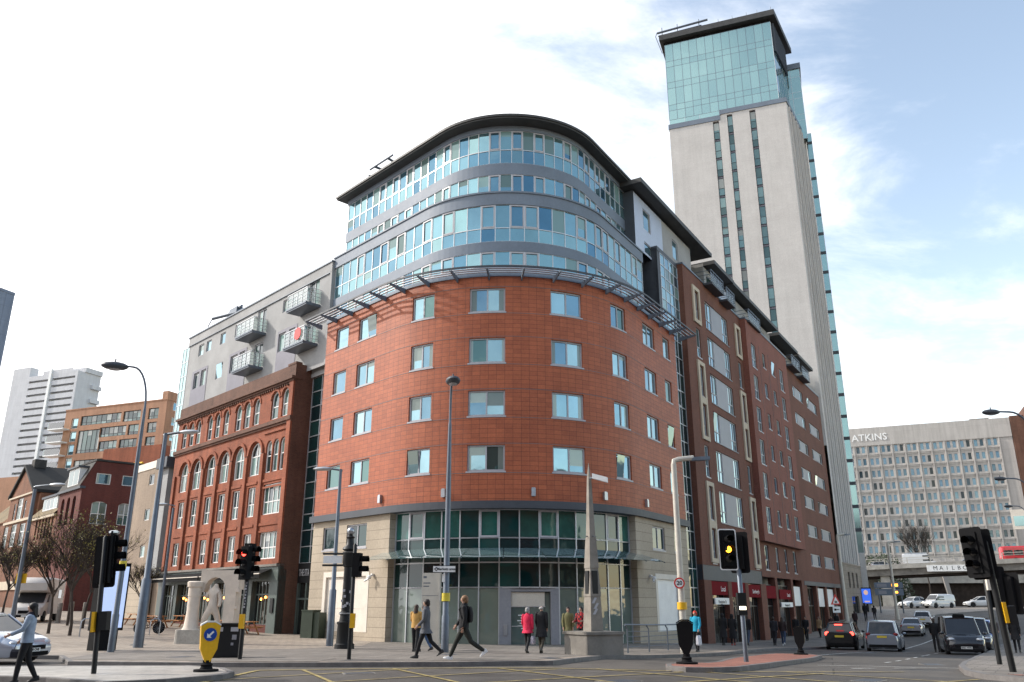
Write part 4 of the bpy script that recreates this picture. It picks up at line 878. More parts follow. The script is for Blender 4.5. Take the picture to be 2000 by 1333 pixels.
def gabled_building():
    f=FL; t=thing('brick_building','dark red brick building with a tall mansard gable wall and narrow arched windows','building',(*lpt(-68.5,-6),.8))
    g_=f.side(-64.6); W=[(1.25,2.75,14.1,15.25),(3.95,5.3,14.15,15.25)]; A=[(1.2,2.75,9.85,12.25),(3.95,5.3,9.9,12.25)]
    a=MB(); a.wall(g_,0,7.5,-.5,13.7,A,depth=.15)
    # gable above the eaves leans back along the mansard
    a.wall(g_,1.0,7.5,13.7,16.5,W,depth=.15); a.add([g_.pt(-.3,13.7),g_.pt(1.0,13.7),g_.pt(1.0,16.5)],[(0,1,2)],0,[(-.3,13.7),(1,13.7),(1,16.5)])
    for h in A: a.arch(g_,h[0],h[1],h[3]-.3,h[3],0,.12)
    a.fquad(f,-72.3,-64.6,-.5,4.5,0)
    hs=[(u,u+1.1,9.9,12.9) for u in (-71.2,-69.2,-67.2)]; a.wall(f,-72.3,-64.6,4.5,13.6,hs,depth=.3)
    for h in hs: a.arch(f,h[0],h[1],h[3]-.55,h[3],0,.25)
    a.build('brick_wall',M['brick_plum'],t)
    for h in W: window(g_,*h,-.08,t,1,1,fm='frame_white',gm='g_cool',fw=.08)
    for h in A: window(g_,*h,-.08,t,2,1,fm='frame_white',gm='g_sash',fw=.08,rowz=[h[2]+1.1])
    for h in hs: window(f,*h,-.25,t,1,1,fm='frame_dark',gm='g_sash',fw=.1)
    a=MB(); a.fbox(f,-72.5,-64.5,13.5,13.75,-.3,.25); e=a.build('eaves',M['dark_metal'],t)
    a=MB(); a.add([f.pt(-72.4,13.75,.2),f.pt(-64.55,13.75,.2),f.pt(-64.55,16.6,-1.1),f.pt(-72.4,16.6,-1.1)],[(0,1,2,3)],0,[(0,0),(8,0),(8,3),(0,3)]); a.fbox(f,-72.4,-64.5,16.55,16.75,-7.5,-1.0); r_=a.build('roof',M['slate'],t)
    a=MB(); a.fbox(f,-69.8,-66.2,13.95,15.9,-1.1,.05,0); a.fbox(f,-70.0,-66.0,15.9,16.1,-1.1,.3,1); d_=a.build('dormer',[M['frame_white'],M['dark_metal']],r_)
    a=MB(); a.fquad(f,-69.6,-68.1,14.15,15.75,.06); a.fquad(f,-67.9,-66.4,14.15,15.75,.06); a.build('dormer_glass',M['g_sash'],r_)
    a=MB(); a.fbox(f,-72.2,-64.8,-.5,16.4,-7,-1.2); a.build('core',M['brick_plum'],t)
gabled_building()
def terrace():
    f=FL
    t=thing('terraced_building','Victorian orange brick building with a mossy tiled roof and a wide white dormer','building',(*lpt(-78,-5),.9))
    hs=[(-80.2+i*1.25,-79.5+i*1.25,8.9,11.2) for i in range(6)]
    a=MB(); a.wall(f,-82.6,-72.35,-.5,11.5,hs,depth=.25); a.build('brick_wall',M['brick_gothic'],t)
    for h in hs: window(f,*h,-.15,t,1,1,fm='frame_dark',gm='g_sash',fw=.08)
    a=MB(); a.add([f.pt(-82.6,11.5,.3),f.pt(-72.35,11.5,.3),f.pt(-72.35,14.2,-2.2),f.pt(-82.6,14.2,-2.2)],[(0,1,2,3)],0,[(0,0),(10,0),(10,3.7),(0,3.7)]); a.fbox(f,-82.6,-72.35,14.1,14.35,-6,-2.1); r_=a.build('roof',M['tile_brown'],t)
    a=MB(); a.fbox(f,-79.6,-74.0,12.2,13.6,-2.2,-.3); a.fbox(f,-79.9,-73.7,13.6,13.85,-2.4,-.1,1); a.build('dormer',[M['frame_white'],M['dark_metal']],r_)
    a=MB()
    for k in range(4): a.fquad(f,-79.45+k*1.36,-78.3+k*1.36,12.35,13.5,-.29)
    a.build('dormer_glass',M['g_sash'],r_)
    for q in ((11.2,11.5,.25),(3.2,4.2,.2)): a=MB(); a.fbox(f,-82.5,-72.5,q[0],q[1],.0,q[2]); a.build('stone_band',M['surround'],t)
    a=MB(); a.fbox(f,-82.4,-72.4,-.5,13,-8,-2.3); a.build('core',M['brick_gothic'],t)
    t=thing('terraced_building','tall Victorian orange brick house with a steep pointed gable and white sash windows','building',(*lpt(-89,-5),1))
    hs=[(-91.9,-91.0,12.0,14.1),(-90.3,-87.8,11.9,14.6),(-87.0,-86.1,12.0,14.1),(-95,-92.9,8.6,11.3),(-91.4,-88.8,8.6,11.4),(-87.3,-84.8,8.6,11.3)]
    a=MB(); a.wall(f,-95.2,-82.65,-.5,11.9,hs,depth=.2); a.wall(f,-94.2,-83.6,11.9,15.0,hs,depth=.2); a.add([f.pt(-94.2,15,0),f.pt(-83.6,15,0),f.pt(-88.9,18.3,0)],[(0,1,2)],0,[(0,0),(10.6,0),(5.3,3.3)]); a.fquad(f.side(-83.6),0,6,11,15,0); a.build('brick_wall',M['brick_gothic'],t)
    for h in hs: window(f,*h,-.12,t,3 if h[1]-h[0]>2 else 1,1,fm='frame_white',gm='g_sash',fw=.13,rowz=[h[3]-1.0],bar=.12)
    a=MB()
    for s_ in (-1,1):
        q=[f.pt(-88.9,18.5,.3),f.pt(-88.9+s_*5.8,14.9,.3),f.pt(-88.9+s_*5.8,14.9,-6),f.pt(-88.9,18.5,-6)]; q2=[(x,y,z+.35) for x,y,z in q]
        a.add(q+q2,[(0,1,2,3),(4,5,6,7),(0,1,5,4),(1,2,6,5),(3,0,4,7)])
    a.fbox(f,-89.6,-88.2,18.5,19.6,-2,-.6,0); a.build('roof',M['slate'],t)
    for q in ((-95.2,-82.6,11.55,11.85),(-94.3,-83.5,14.75,14.95),(-95.2,-82.6,3.4,4.4)): a=MB(); a.fbox(f,*q,.0,.2); a.build('stone_band',M['surround'],t)
    a=MB(); a.fbox(f,-95,-82.8,-.5,14.8,-8,-.6); a.build('core',M['brick_gothic'],t)
    t=thing('terraced_building','brick house with a sloping tan roof at the left edge, beyond the pointed gable','building',(*lpt(-101,-5),1))
    hs=[(-104,-102,8.6,11.3),(-100.2,-98,8.6,11.3)]
    a=MB(); a.wall(f,-108,-95.25,-.5,12.0,hs,depth=.2); a.build('brick_wall',M['brick_gothic'],t)
    for h in hs: window(f,*h,-.12,t,3,1,fm='frame_white',gm='g_sash',fw=.13,rowz=[h[3]-1.0])
    a=MB(); a.add([f.pt(-108,12,.3),f.pt(-95.2,12,.3),f.pt(-95.2,16,-3.5),f.pt(-108,16,-3.5)],[(0,1,2,3)],0,[(0,0),(12,0),(12,5),(0,5)]); a.fbox(f,-108,-95.2,15.9,16.1,-8,-3.4); a.build('roof',M['tile_brown'],t)
    a=MB(); a.fbox(f,-107.8,-95.4,-.5,15.8,-8,-3.6); a.fbox(f,-107.8,-95.4,-.5,11.9,-8,-.6); a.build('core',M['brick_gothic'],t)
terrace()
def brown_block():
    d=(math.sin(R(68)),-math.cos(R(68))); f=Frame((-58.3,135.0),d)
    t=thing('apartment_block','modern brown brick apartment block with dark gridded windows, behind the old terraces on the left','apartment block',(*f.pt(-11,0,-6)[:2],20))
    H=[(-19.4,-10.0,31.75,33.45,8),(-9.5,-5.55,31.65,33.5,4),(-3.85,-1.6,31.65,33.55,2),(-19.5,-14.35,26.8,30.85,5),(-14.5,-8.4,29.3,31.05,6),(-8.0,-5.6,29.25,31.05,2),(-3.75,-1.7,29.3,31.1,2),(-14.3,-10.1,26.8,28.6,4),(-9.6,-5.65,26.85,28.6,4),(-3.8,-1.65,26.95,28.65,2),(-19.5,-10,23.8,25.6,8)]
    Lh=[(-21.6,-20.0,24.3+2.35*k,26.2+2.35*k) for k in range(4)]
    a=MB(); a.wall(f,-23.3,0,12,34.75,[h[:4] for h in H]+Lh,depth=.3); sd=f.side(0); W2=[(1.5,3.2,33.2-2.6*k,34.6-2.6*k) for k in range(4)]; a.wall(sd,0,8,12,36.3,W2,depth=.2); a.fquad(f,-1.2,0,34.75,36.3,-.01); a.build('brick_wall',M['brick_orange'],t)
    for h in H: window(f,*h[:4],-.2,t,h[4],1,fm='frame_dark',gm='g_sash',fw=.1,bar=.07,rowz=[h[2]+.55])
    for h in Lh: window(f,*h,-.2,t,1,1,fm='frame_white',gm='g_cool',fw=.1)
    for h in W2: window(sd,*h,-.1,t,1,1,fm='frame_white',gm='g_cool',fw=.1)
    for k in range(4):
        z=24.3+2.35*k; a=MB(); a.fbox(f,-25.6,-21.8,z-.2,z,-.5,1.4); b=a.build('balcony',M['white'],t); a=MB(); a.fbox(f,-25.6,-21.8,z,z+1.05,1.36,1.4); a.fbox(f,-25.6,-25.56,z,z+1.05,-.4,1.36); a.build('balustrade_glass',M['rail_glass'],b)
    a=MB(); a.fbox(f,-37,-20.3,14,23.05,-6,2.5); a.build('lower_wing',M['brick_orange'],t)
    a=MB(); a.fbox(f,-9.4,3,14,26.4,.6,3.0); a.build('lower_wing',M['brick_red'],t)
    for u in (-36.3,-27.8,-25.4):
        window(f,u,u+1.5,20.3,21.6,2.52,t,1,1,fm='frame_white',gm='g_cool',fw=.1)
    a=MB(); a.fbox(f,-23.4,.1,34.75,34.95,-8,.08); a.fbox(f,-23,-.4,12,34.7,-9,-.6); a.build('core',M['brick_orange'],t)
    a=MB(); P0=f.pt(-14,23.2,3.4); P1=f.pt(0,23.4,3.4); a.tube([P0,P1],.28,4); a.tube([f.pt(-13.6,18,3.4),f.pt(-13.6,23.4,3.4)],.35,6); tag(a.build('crane_jib',M['yellow']),'yellow horizontal crane jib in front of the modern brown brick block','crane')
brown_block()
def far_towers():
    d=(math.sin(R(68)),-math.cos(R(68)))

    f=Frame((-151.7,260.0),d)
    t=thing('residential_tower','pale grey high-rise with stacked balcony slots and one bright vertical strip, far left','tower',(*f.pt(0,0,-8)[:2],20))
    a=MB(); hs=[]
    for k in range(16):
        z=71.6-2.33*k
        hs.append((-9.8,-.6,z,z+.75)); hs.append((1.0,11.2,z,z+.75))
    a.wall(f,-18,12.2,10,74.0,hs,depth=.9); a.fquad(f,-18,-10,74,77.4,0); a.fquad(f,-3.6,9.8,74,75.2,0); sd=f.side(12.2); a.fquad(sd,0,9,10,74,0); a.fbox(sd,2.5,9.2,74,75.6,-6,.4); a.fquad(f.side(-10),0,3,74,77.4,0)
    a.build('panel_wall',M['grey_tower'],t)
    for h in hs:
        b=MB(); b.fquad(f,*h,-.85); b.build('balcony_recess',M['render'],t)  # recess colour kept light in place of distance haze
    a=MB(); a.fbox(f,-.3,.75,12,75.6,.0,.5); a.build('light_strip',M['white'],t)
    for k in range(12):
        a=MB(); a.fbox(sd,5.5,9.1,69-4.6*k,70.3-4.6*k,.0,.9); a.build('side_balcony',M['grey_tower'],t)
    a=MB(); a.fbox(f,-17.8,12.0,10,73.8,-8.8,-1.0); a.build('core',M['grey_tower'],t)
    f=Frame((-120.6,159.0),(math.sin(R(68)),-math.cos(R(68))))
    t=thing('office_tower','slate blue tower slab cut off by the left edge of the view','tower',(*f.pt(-5,0,-5)[:2],0))
    hs=[]
    a=MB(); a.wall(f,-20,5.4,0,67.0,[],depth=.2); a.fquad(f.side(5.4),0,14,0,67,0); a.fbox(f,-20,5.5,67,67.6,-14,.1); a.build('panel_wall',M['blue_tower'],t)
far_towers()
# ================================================================ RIGHT-HAND OFFICES
def offices():
    d=(math.sin(R(67)),-math.cos(R(67))); f=Frame((141.5,230.0),d)
    t=thing('office_block','long pale concrete office block with paired blue windows and raised letters at its top','office block',(*f.pt(-20,0,-8)[:2],1.3))
    base=15.6; hs=[]; pit=3.49; x0=-5.7
    for r_ in range(9):
        z=46.98-3.645*r_
        for c in range(13):
            for k in range(2):
                u=x0-pit*c+k*1.5; hs.append((u,u+.85,z-1.9,z))
    a=MB(); a.wall(f,-58,.6,base-10,47.2,hs,depth=.35); a.wall(f,-58,.6,47.2,52.7,[],w=.25); a.fquad(f.side(.6),0,16,5,52.7,0); a.build('concrete_wall',M['concrete_panel'],t)
    for h in hs[:98]:
        b=MB(); b.fquad(f,*h,-.3); b.build('window',M['g_office'],t)
    b=MB()
    for h in hs[98:]: b.fquad(f,*h,-.3)
    tag(b.build('windows',M['g_office'],t),kind='stuff')
    a=MB()
    for c in range(14): u=x0-pit*c+2.85; a.fbox(f,u-.16,u+.16,base-1,47.1,.0,.42)
    for r_ in range(10):
        z=46.98-3.645*r_-2.0
        for c in range(13):
            u=x0-pit*c-.45; a.fbox(f,u,u+3.0,z-.55,z-.25,.0,.3); a.fbox(f,u+.15,u+2.85,z-.95,z-.6,.0,.18)
    a.build('precast_rib',M['concrete_panel'],t)
    text('ATKINS',2.9,f.mat(-36.6,49.6,.27),M['white'],t,'raised_lettering',ext=.12,bold=.03,sx=1.0)
    a=MB(); a.fbox(f,-57,.4,base-10,52.5,-16,-.6); a.fbox(f,-9,-4,52.7,53.6,-9,-3); a.build('core',M['concrete_dark'],t)
    t=thing('office_block','dark brown brick stair block beside the pale concrete offices at the right edge','office block',(*f.pt(6,0,-4)[:2],1.3))
    a=MB(); a.fbox(f,.75,4.2,2,53.0,-15,.6); a.fbox(f,5.2,22,2,56.0,-15,5.0); a.fbox(f,4.2,5.2,2,52,-14,0); a.build('brick_wall',M['brick_dark'],t)
    for k in range(10):
        window(f,4.35,5.05,15+3.6*k,17+3.6*k,.1,t,1,1,fm='frame_white',gm='g_office',fw=.1)
    t=thing('radio_mast','thin red and white lattice mast on the dark brown stair block roof','mast',f.pt(9,56,2))
    a=MB()
    for sx in (-.45,.45):
        for sy in (-.45,.45): a.tube([(sx,sy,0),(sx*.3,sy*.3,9)],.09,4)
    for k in range(9): q=.45*(1-.077*k); a.tube([(-q,-q,k),(q,q*.9,k+1)],.05,4); a.tube([(q,-q,k),(-q,q,k+1)],.05,4)
    a.build('lattice',M['red'],t,world=False)
offices()
def flyover():
    P0=Vector((40,171,0)); P1=Vector((125,137,0)); d=(P1-P0); L=d.length; f=Frame((40,171),(d.x,d.y)); 
    zd=lambda u: 7.0+u*.034
    t=thing('flyover','concrete road flyover with steel railings crossing over the far end of the street','bridge',(*f.pt(45,0,-6)[:2],1.3))
    def sl(u0,u1,b0,b1,w0,w1,m,n=8,a=None):
        a=a or MB()
        for i in range(n):
            p=u0+(u1-u0)*i/n; q=u0+(u1-u0)*(i+1)/n
            V=[f.pt(p,zd(p)+b0,w0),f.pt(q,zd(q)+b0,w0),f.pt(q,zd(q)+b0,w1),f.pt(p,zd(p)+b0,w1),f.pt(p,zd(p)+b1,w0),f.pt(q,zd(q)+b1,w0),f.pt(q,zd(q)+b1,w1),f.pt(p,zd(p)+b1,w1)]
            a.add(V,[(3,2,1,0),(4,5,6,7),(0,1,5,4),(1,2,6,5),(2,3,7,6),(3,0,4,7)],m)
        return a
    a=sl(0,L,-.05,.75,-.35,.0,0); a=sl(0,L,-1.25,-.06,-10.6,-.6,1,a=a); a=sl(0,L,-1.6,-1.26,-10.,-1.4,2,a=a); a=sl(0,L,-.05,.75,-11.2,-10.8,0,a=a); a.build('deck',[M['concrete'],M['concrete_dark'],M['shade_dark']],t)  # lowest slab coloured near black as the shade under the deck
    a=sl(0,L,1.35,1.42,-.2,-.12,0); a=sl(0,L,1.75,1.85,-.22,-.1,0,a=a)
    for k in range(24): u=1+k*3.9; a.fbox(f,u-.07,u+.07,zd(u)+.7,zd(u)+1.85,-.24,-.1)
    a.build('railing',M['galv_pale'],t)
    for u in (32,30.0,62.5,75,88):
        for w_ in ((-1.6,) if u!=30 else (-8,)):
            a=MB(); zz=zd(u)-1.25; a.add([f.pt(u-1.0,.5,w_-.5),f.pt(u+1.0,.5,w_-.5),f.pt(u+1.0,.5,w_+.5),f.pt(u-1.0,.5,w_+.5),f.pt(u-.8,zz,w_-.5),f.pt(u+.8,zz,w_-.5),f.pt(u+.8,zz,w_+.5),f.pt(u-.8,zz,w_+.5)],[(0,1,5,4),(1,2,6,5),(2,3,7,6),(3,0,4,7)]); a.build('column',M['concrete'],t)
    a=MB(); 
    s_=thing('name_sign','long white sign reading MAILBOX on the side of the concrete flyover','sign',f.pt(44,8.0,.05))
    a.fbox(f,39.2,48.6,7.5,8.62,.0,.14); a.build('sign_board',M['white'],s_)
    for i,ch in enumerate('MAILBOX'): text(ch,.98,f.mat(40.6+i*.97,8.07,.145),M['black'],s_,'letter')
    return f,zd
FLY,FLZ=flyover()
def car_park_building():
    f=Frame((30,205),(1,-.12)); t=thing('low_building','dark low building with white raking columns seen under the flyover','building',(75,205,1.3))
    a=MB(); a.fbox(f,-10,120,.6,9.0,-20,0); a.build('brick_wall',M['shade_dark'],t)  # wall coloured near black as the shade below the flyover
    a=MB(); a.fbox(f,52,120,6.4,8.2,.0,1.5); a.build('concrete_band',M['concrete'],t)
    for u in (60.5,69.5,79,88):
        a=MB(); a.add([f.pt(u+.5,1,2.6),f.pt(u+1.3,1,2.6),f.pt(u+1.3,1,1.8),f.pt(u+.5,1,1.8),f.pt(u-.5,9,2.2),f.pt(u+.4,9,2.2),f.pt(u+.4,9,1.4),f.pt(u-.5,9,1.4)],[(0,1,5,4),(1,2,6,5),(2,3,7,6),(3,0,4,7)]); a.build('raking_column',M['concrete_panel'],t)
    a=MB(); a.fbox(f,64,70,1.4,2.2,.1,.3); a.build('red_panel',M['brick_plum'],t)
car_park_building()
# unseen dark buildings added behind the viewer to darken the glass reflections
def mirror_row():
    for x0,x1,h,mt,lab in ((-150,-80,22,'brick_wing','long unseen brick building added behind the viewer for reflections, far left'),(-79.5,-47,26,'brick_plum','unseen plum brick building added behind the viewer for reflections, second from left'),(-46.5,-14,21,'brick_dark','unseen dark brick building added behind the viewer for reflections, left of the junction'),(-13.5,22,25,'brick_plum','tall unseen plum brick building added behind the viewer for reflections at the junction'),(22.5,62,20,'brick_wing','unseen red brown building added behind the viewer for reflections, right of the junction'),(62.5,150,24,'brick_dark','long unseen dark brick building added behind the viewer for reflections, far right')):
        f=Frame((x1,-24),(-1,0)); L=x1-x0; t=thing('mirror_building',lab,'building',((x0+x1)/2,-30,0)); hs=[(1.5+i*3.2,3.2+i*3.2,1.2+3.3*k,3.2+3.3*k) for i in range(int((L-2)/3.2)) for k in range(int(h/3.3))]
        a=MB(); a.wall(f,0,L,-.5,h,hs,depth=.25); a.fbox(f,0,L,-.5,h,-12,-.5); a.build('wall',M[mt],t); b=MB()
        for q in hs: b.fquad(f,*q,-.2)
        tag(b.build('windows',M['g_sash'],t),kind='stuff')
mirror_row()
# ================================================================ GROUND
KB=.12
def ground_mats():
    m,nt,b=nodes('asphalt'); oc=coord(nt); n0=noise(nt,oc,.12,5); n1=noise(nt,oc,.9,6); n2=noise(nt,oc,60,3); n3=noise(nt,oc,6,5)
    f=mathn(nt,'ADD',mathn(nt,'ADD',mapr(nt,n0,.3,.7,.72,1.25),mapr(nt,n1,.3,.7,-.24,.24)),mathn(nt,'ADD',mapr(nt,n2,.35,.65,-.22,.22),mapr(nt,n3,.4,.7,-.1,.1)))
    # darker re-laid strips
    mp=nt.nodes.new('ShaderNodeMapping'); mp.inputs['Rotation'].default_value=(0,0,.35); nt.links.new(oc,mp.inputs[0])
    v=nt.nodes.new('ShaderNodeTexBrick'); v.inputs['Scale'].default_value=1; v.inputs['Brick Width'].default_value=11; v.inputs['Row Height'].default_value=3.4; v.inputs['Mortar Size'].default_value=.03; v.inputs['Color1'].default_value=(1,1,1,1); v.inputs['Color2'].default_value=(.66,.66,.68,1); v.inputs['Mortar'].default_value=(.5,.5,.5,1); nt.links.new(mp.outputs[0],v.inputs['Vector'])
    c=mulcol(nt,v.outputs['Color'],f); mx=nt.nodes.new('ShaderNodeVectorMath'); mx.operation='MULTIPLY'; nt.links.new(c,mx.inputs[0]); mx.inputs[1].default_value=(.102,.091,.079)
    nt.links.new(mx.outputs[0],b.inputs['Base Color']); nt.links.new(mapr(nt,n1,.3,.7,.62,.85),b.inputs['Roughness']); pin(b,'Specular IOR Level',.35); bumpn(nt,b,n2,.35,.01); M['asphalt']=m
    def paving(name,c1,c2,mort,bw,bh,rot,sp=.3,rough=.75,off=.5):
        m,nt,b=nodes(name); oc=coord(nt); mp=nt.nodes.new('ShaderNodeMapping'); mp.inputs['Rotation'].default_value=(0,0,rot); nt.links.new(oc,mp.inputs[0])
        t=nt.nodes.new('ShaderNodeTexBrick'); t.offset=off
        for k,v in (('Scale',1),('Mortar Size',.012),('Brick Width',bw),('Row Height',bh),('Bias',0)): t.inputs[k].default_value=v
        t.inputs['Color1'].default_value=c4(c1); t.inputs['Color2'].default_value=c4(c2); t.inputs['Mortar'].default_value=c4(mort); nt.links.new(mp.outputs[0],t.inputs['Vector'])
        n1=noise(nt,oc,.25,6); n2=noise(nt,oc,14,4); n3=noise(nt,oc,1.7,5)
        vo=nt.nodes.new('ShaderNodeTexVoronoi'); vo.inputs['Scale'].default_value=2.3; nt.links.new(oc,vo.inputs['Vector']); spot=mapr(nt,vo.outputs['Distance'],.02,.07,.72,1.)
        f=mathn(nt,'MULTIPLY',mathn(nt,'ADD',mathn(nt,'ADD',mapr(nt,n1,.3,.7,.8,1.15),mapr(nt,n2,.3,.7,-.09,.09)),mapr(nt,n3,.35,.7,.08,-.16)),spot)
        nt.links.new(mulcol(nt,t.outputs['Color'],f),b.inputs['Base Color']); nt.links.new(mapr(nt,n3,.3,.7,rough-.15,rough+.1),b.inputs['Roughness']); pin(b,'Specular IOR Level',sp)
        bumpn(nt,b,mathn(nt,'ADD',mathn(nt,'MULTIPLY',t.outputs['Fac'],-1.),mathn(nt,'MULTIPLY',n2,.4)),.3,.01); return m
    M['paving']=paving('plaza_paving',(.345,.29,.235),(.285,.24,.195),(.12,.1,.085),.45,.3,.4,.35,.62)
    M['paving_grey']=paving('grey_slabs',(.225,.20,.175),(.18,.16,.14),(.07,.065,.06),.6,.6,.55,.3)
    M['paving_pale']=paving('pale_island_slabs',(.40,.37,.33),(.34,.32,.29),(.16,.15,.14),.6,.45,.2,.45,.5)
    M['tactile']=paving('red_tactile_blocks',(.36,.15,.105),(.28,.12,.09),(.13,.08,.07),.2,.2,.5,off=0)
    M['kerb']=mat('granite_kerb',(.15,.14,.135),.7,var=.25,vs=3,fine=.16); M['line_yellow']=mat('worn_yellow_line',(.29,.225,.085),.7,var=.5,vs=2.5,fine=.25); M['line_white']=mat('worn_white_line',(.48,.48,.46),.7,var=.45,vs=2.5,fine=.25)  # kerb colour darkened to stand in for its backlit faces
ground_mats()
def axis(a,b,s,far): 
    o=[a-x for x in far[::-1]]; q=a
    while q<b: o.append(q); q+=s
    return o+[b]+[b+x for x in far]
def terrain():
    xs=axis(-80,120,2.2,[40,120,400,1500]); ys=axis(-30,200,2.2,[40,120,400,2500]); ys=[y for y in ys if y>-600]
    vs=[(x,y,g(x,y)) for y in ys for x in xs]; n=len(xs)
    fs=[(j*n+i,j*n+i+1,(j+1)*n+i+1,(j+1)*n+i) for j in range(len(ys)-1) for i in range(n-1)]
    a=MB(); a.add(vs,fs,0,None,True); o=a.build('road',M['asphalt']); o['kind']='structure'
terrain()
def inside(p,poly):
    c=False; n=len(poly)
    for i in range(n):
        (x1,y1),(x2,y2)=poly[i],poly[(i+1)%n]
        if (y1>p[1])!=(y2>p[1]) and p[0]<(x2-x1)*(p[1]-y1)/(y2-y1)+x1: c=not c
    return c
def sheet(name,poly,dz,mt,step=2.0,kind='structure',mark=None):
    bm=bmesh.new(); f=bm.faces.new([bm.verts.new((x,y,0)) for x,y in poly]); 
    xs=[p[0] for p in poly]; ys=[p[1] for p in poly]
    for k in range(2):
        lo,hi=(min(xs),max(xs)) if k==0 else (min(ys),max(ys)); q=math.floor(lo/step)*step+step
        while q<hi:
            bmesh.ops.bisect_plane(bm,geom=bm.verts[:]+bm.edges[:]+bm.faces[:],plane_co=(q,0,0) if k==0 else (0,q,0),plane_no=(1,0,0) if k==0 else (0,1,0)); q+=step
    for v in bm.verts: v.co.z=g(v.co.x,v.co.y)+dz
    bmesh.ops.recalc_face_normals(bm,faces=bm.faces[:])
    if sum(f.normal.z for f in bm.faces)<0: bmesh.ops.reverse_faces(bm,faces=bm.faces[:])
    me=bpy.data.meshes.new(name); bm.to_mesh(me); bm.free(); me.materials.append(mt); o=bpy.data.objects.new(name,me); COL.objects.link(o); o['kind']=kind; return o
def kerb(name,path,h,wd=.16,closed=False,side=1):
    """kerb stones along a path: face towards the road, top flush with the paving"""
    pts=[]
    P=list(path)+([path[0]] if closed else [])
    for i in range(len(P)-1):
        (x0,y0),(x1,y1)=P[i],P[i+1]; L=math.hypot(x1-x0,y1-y0); n=max(1,int(L/1.0))
        pts+=[(x0+(x1-x0)*k/n,y0+(y1-y0)*k/n) for k in range(n)]
    if not closed: pts.append(P[-1])
    n=len(pts); a=MB(); R_=[]
    for i,(x,y) in enumerate(pts):
        q0=pts[(i-1)%n] if closed or i>0 else pts[i]; q1=pts[(i+1)%n] if closed or i<n-1 else pts[i]
        tx,ty=q1[0]-q0[0],q1[1]-q0[1]; l=math.hypot(tx,ty) or 1; nx,ny=-ty/l*side,tx/l*side; hh=h(x,y) if callable(h) else h; z=g(x,y)
        R_.append([(x-nx*.0,y-ny*.0,z-.1),(x,y,z+hh-.015),(x+nx*.015,y+ny*.015,z+hh+.006),(x+nx*wd,y+ny*wd,z+hh+.006),(x+nx*wd,y+ny*wd,z-.1)])
    if closed: R_.append(R_[0])
    a.loft(R_,0,False,False,False); o=a.build(name,M['kerb']); o['kind']='structure'; return o
# plaza and pavement in front of the blocks
kl=[(-140,34),(-60,31.5),(-18.2,30.2),(-15.4,29.8),(-13.3,26.3),(-9.2,25.3),(-5.2,24.8),(-1.5,24.8),(1.2,25.7),(2.2,28.5),(3.2,31.6),(5.2,33.8),(7.0,35.9),(9.0,38.4),(21.6,58.6),(30.5,73.2),(38,85.5),(44,95),(50,101),(62,108),(90,114),(140,112)]
plaza=kl+[(140,118),(95,119),(66,116),(52,112),(44,118),(20,130),(-140,130)]
sheet('pavement',plaza,KB,M['paving'])
kerb('kerb',kl,KB)
sheet('pavement',[(-14.2,27.4),(-9.4,26.3),(-5.2,25.4),(-1.5,25.4),(.7,26.2),(1.7,29),(2.7,31.9),(4.6,34.1),(6.4,36.4),(8.6,39),(20.9,58.8),(29.9,73.4),(37.4,85.7),(30,80),(13.4,57.5),(8.6,49.8),(6.5,47.5),(.5,44.9),(-6.5,46.8),(-7.5,46.5),(-7,41),(-9,36),(-15,32.8)],KB+.006,M['paving_grey'])
# left and right islands, far-right corner
IL=[(-14.2,24.2),(-12,24.3),(-8.8,24.1),(-7.5,23.0),(-6.8,21.6),(-6.75,20.6),(-7.6,19.4),(-8.7,18.8),(-10.6,20.1),(-12.9,20.9),(-22,20.9),(-22,24.2)]
sheet('traffic_island',IL,KB,M['paving_pale'],1.0); kerb('kerb',IL,KB,closed=True,side=-1)
IR=[(4.1,23.4),(4.3,24.6),(4.9,25.5),(5.6,25.6),(6.2,26.6),(8.2,32.5),(10.6,37.6),(11.8,39.3),(13.2,39.0),(13.3,37.6),(11.6,33.6),(9.4,29.2),(7.5,25.6),(6.0,23.2),(5.2,22.7),(4.5,22.8)]
sheet('traffic_island',IR,KB,M['tactile'],1.0); kerb('kerb',IR,KB,closed=True,side=-1)
PR=[(60,84),(46,77),(32.2,58.2),(25.2,46.6),(20.5,38.8),(15.6,30.4),(13.0,25.6),(11.6,22.6),(11.2,21.0),(11.5,19.6),(12.8,18.2),(17,17.0),(40,16),(90,14),(120,60)]
sheet('pavement',PR,KB,M['paving_grey']); kerb('kerb',PR[:13],KB,side=1)
sheet('tactile_strip',[(11.7,20.9),(11.95,19.9),(13.2,18.6),(17,17.4),(22,17.2),(22,18.6),(17,18.9),(13.6,20.2)],KB+.008,M['tactile'],1.0)
sheet('tactile_strip',[(-9.6,26.0),(-5.6,25.2),(-5.4,27.0),(-9.2,27.8)],KB+.012,M['paving_grey'],1.0)
def G0(x,y,k=0): return (x,y,g(x,y)+k)
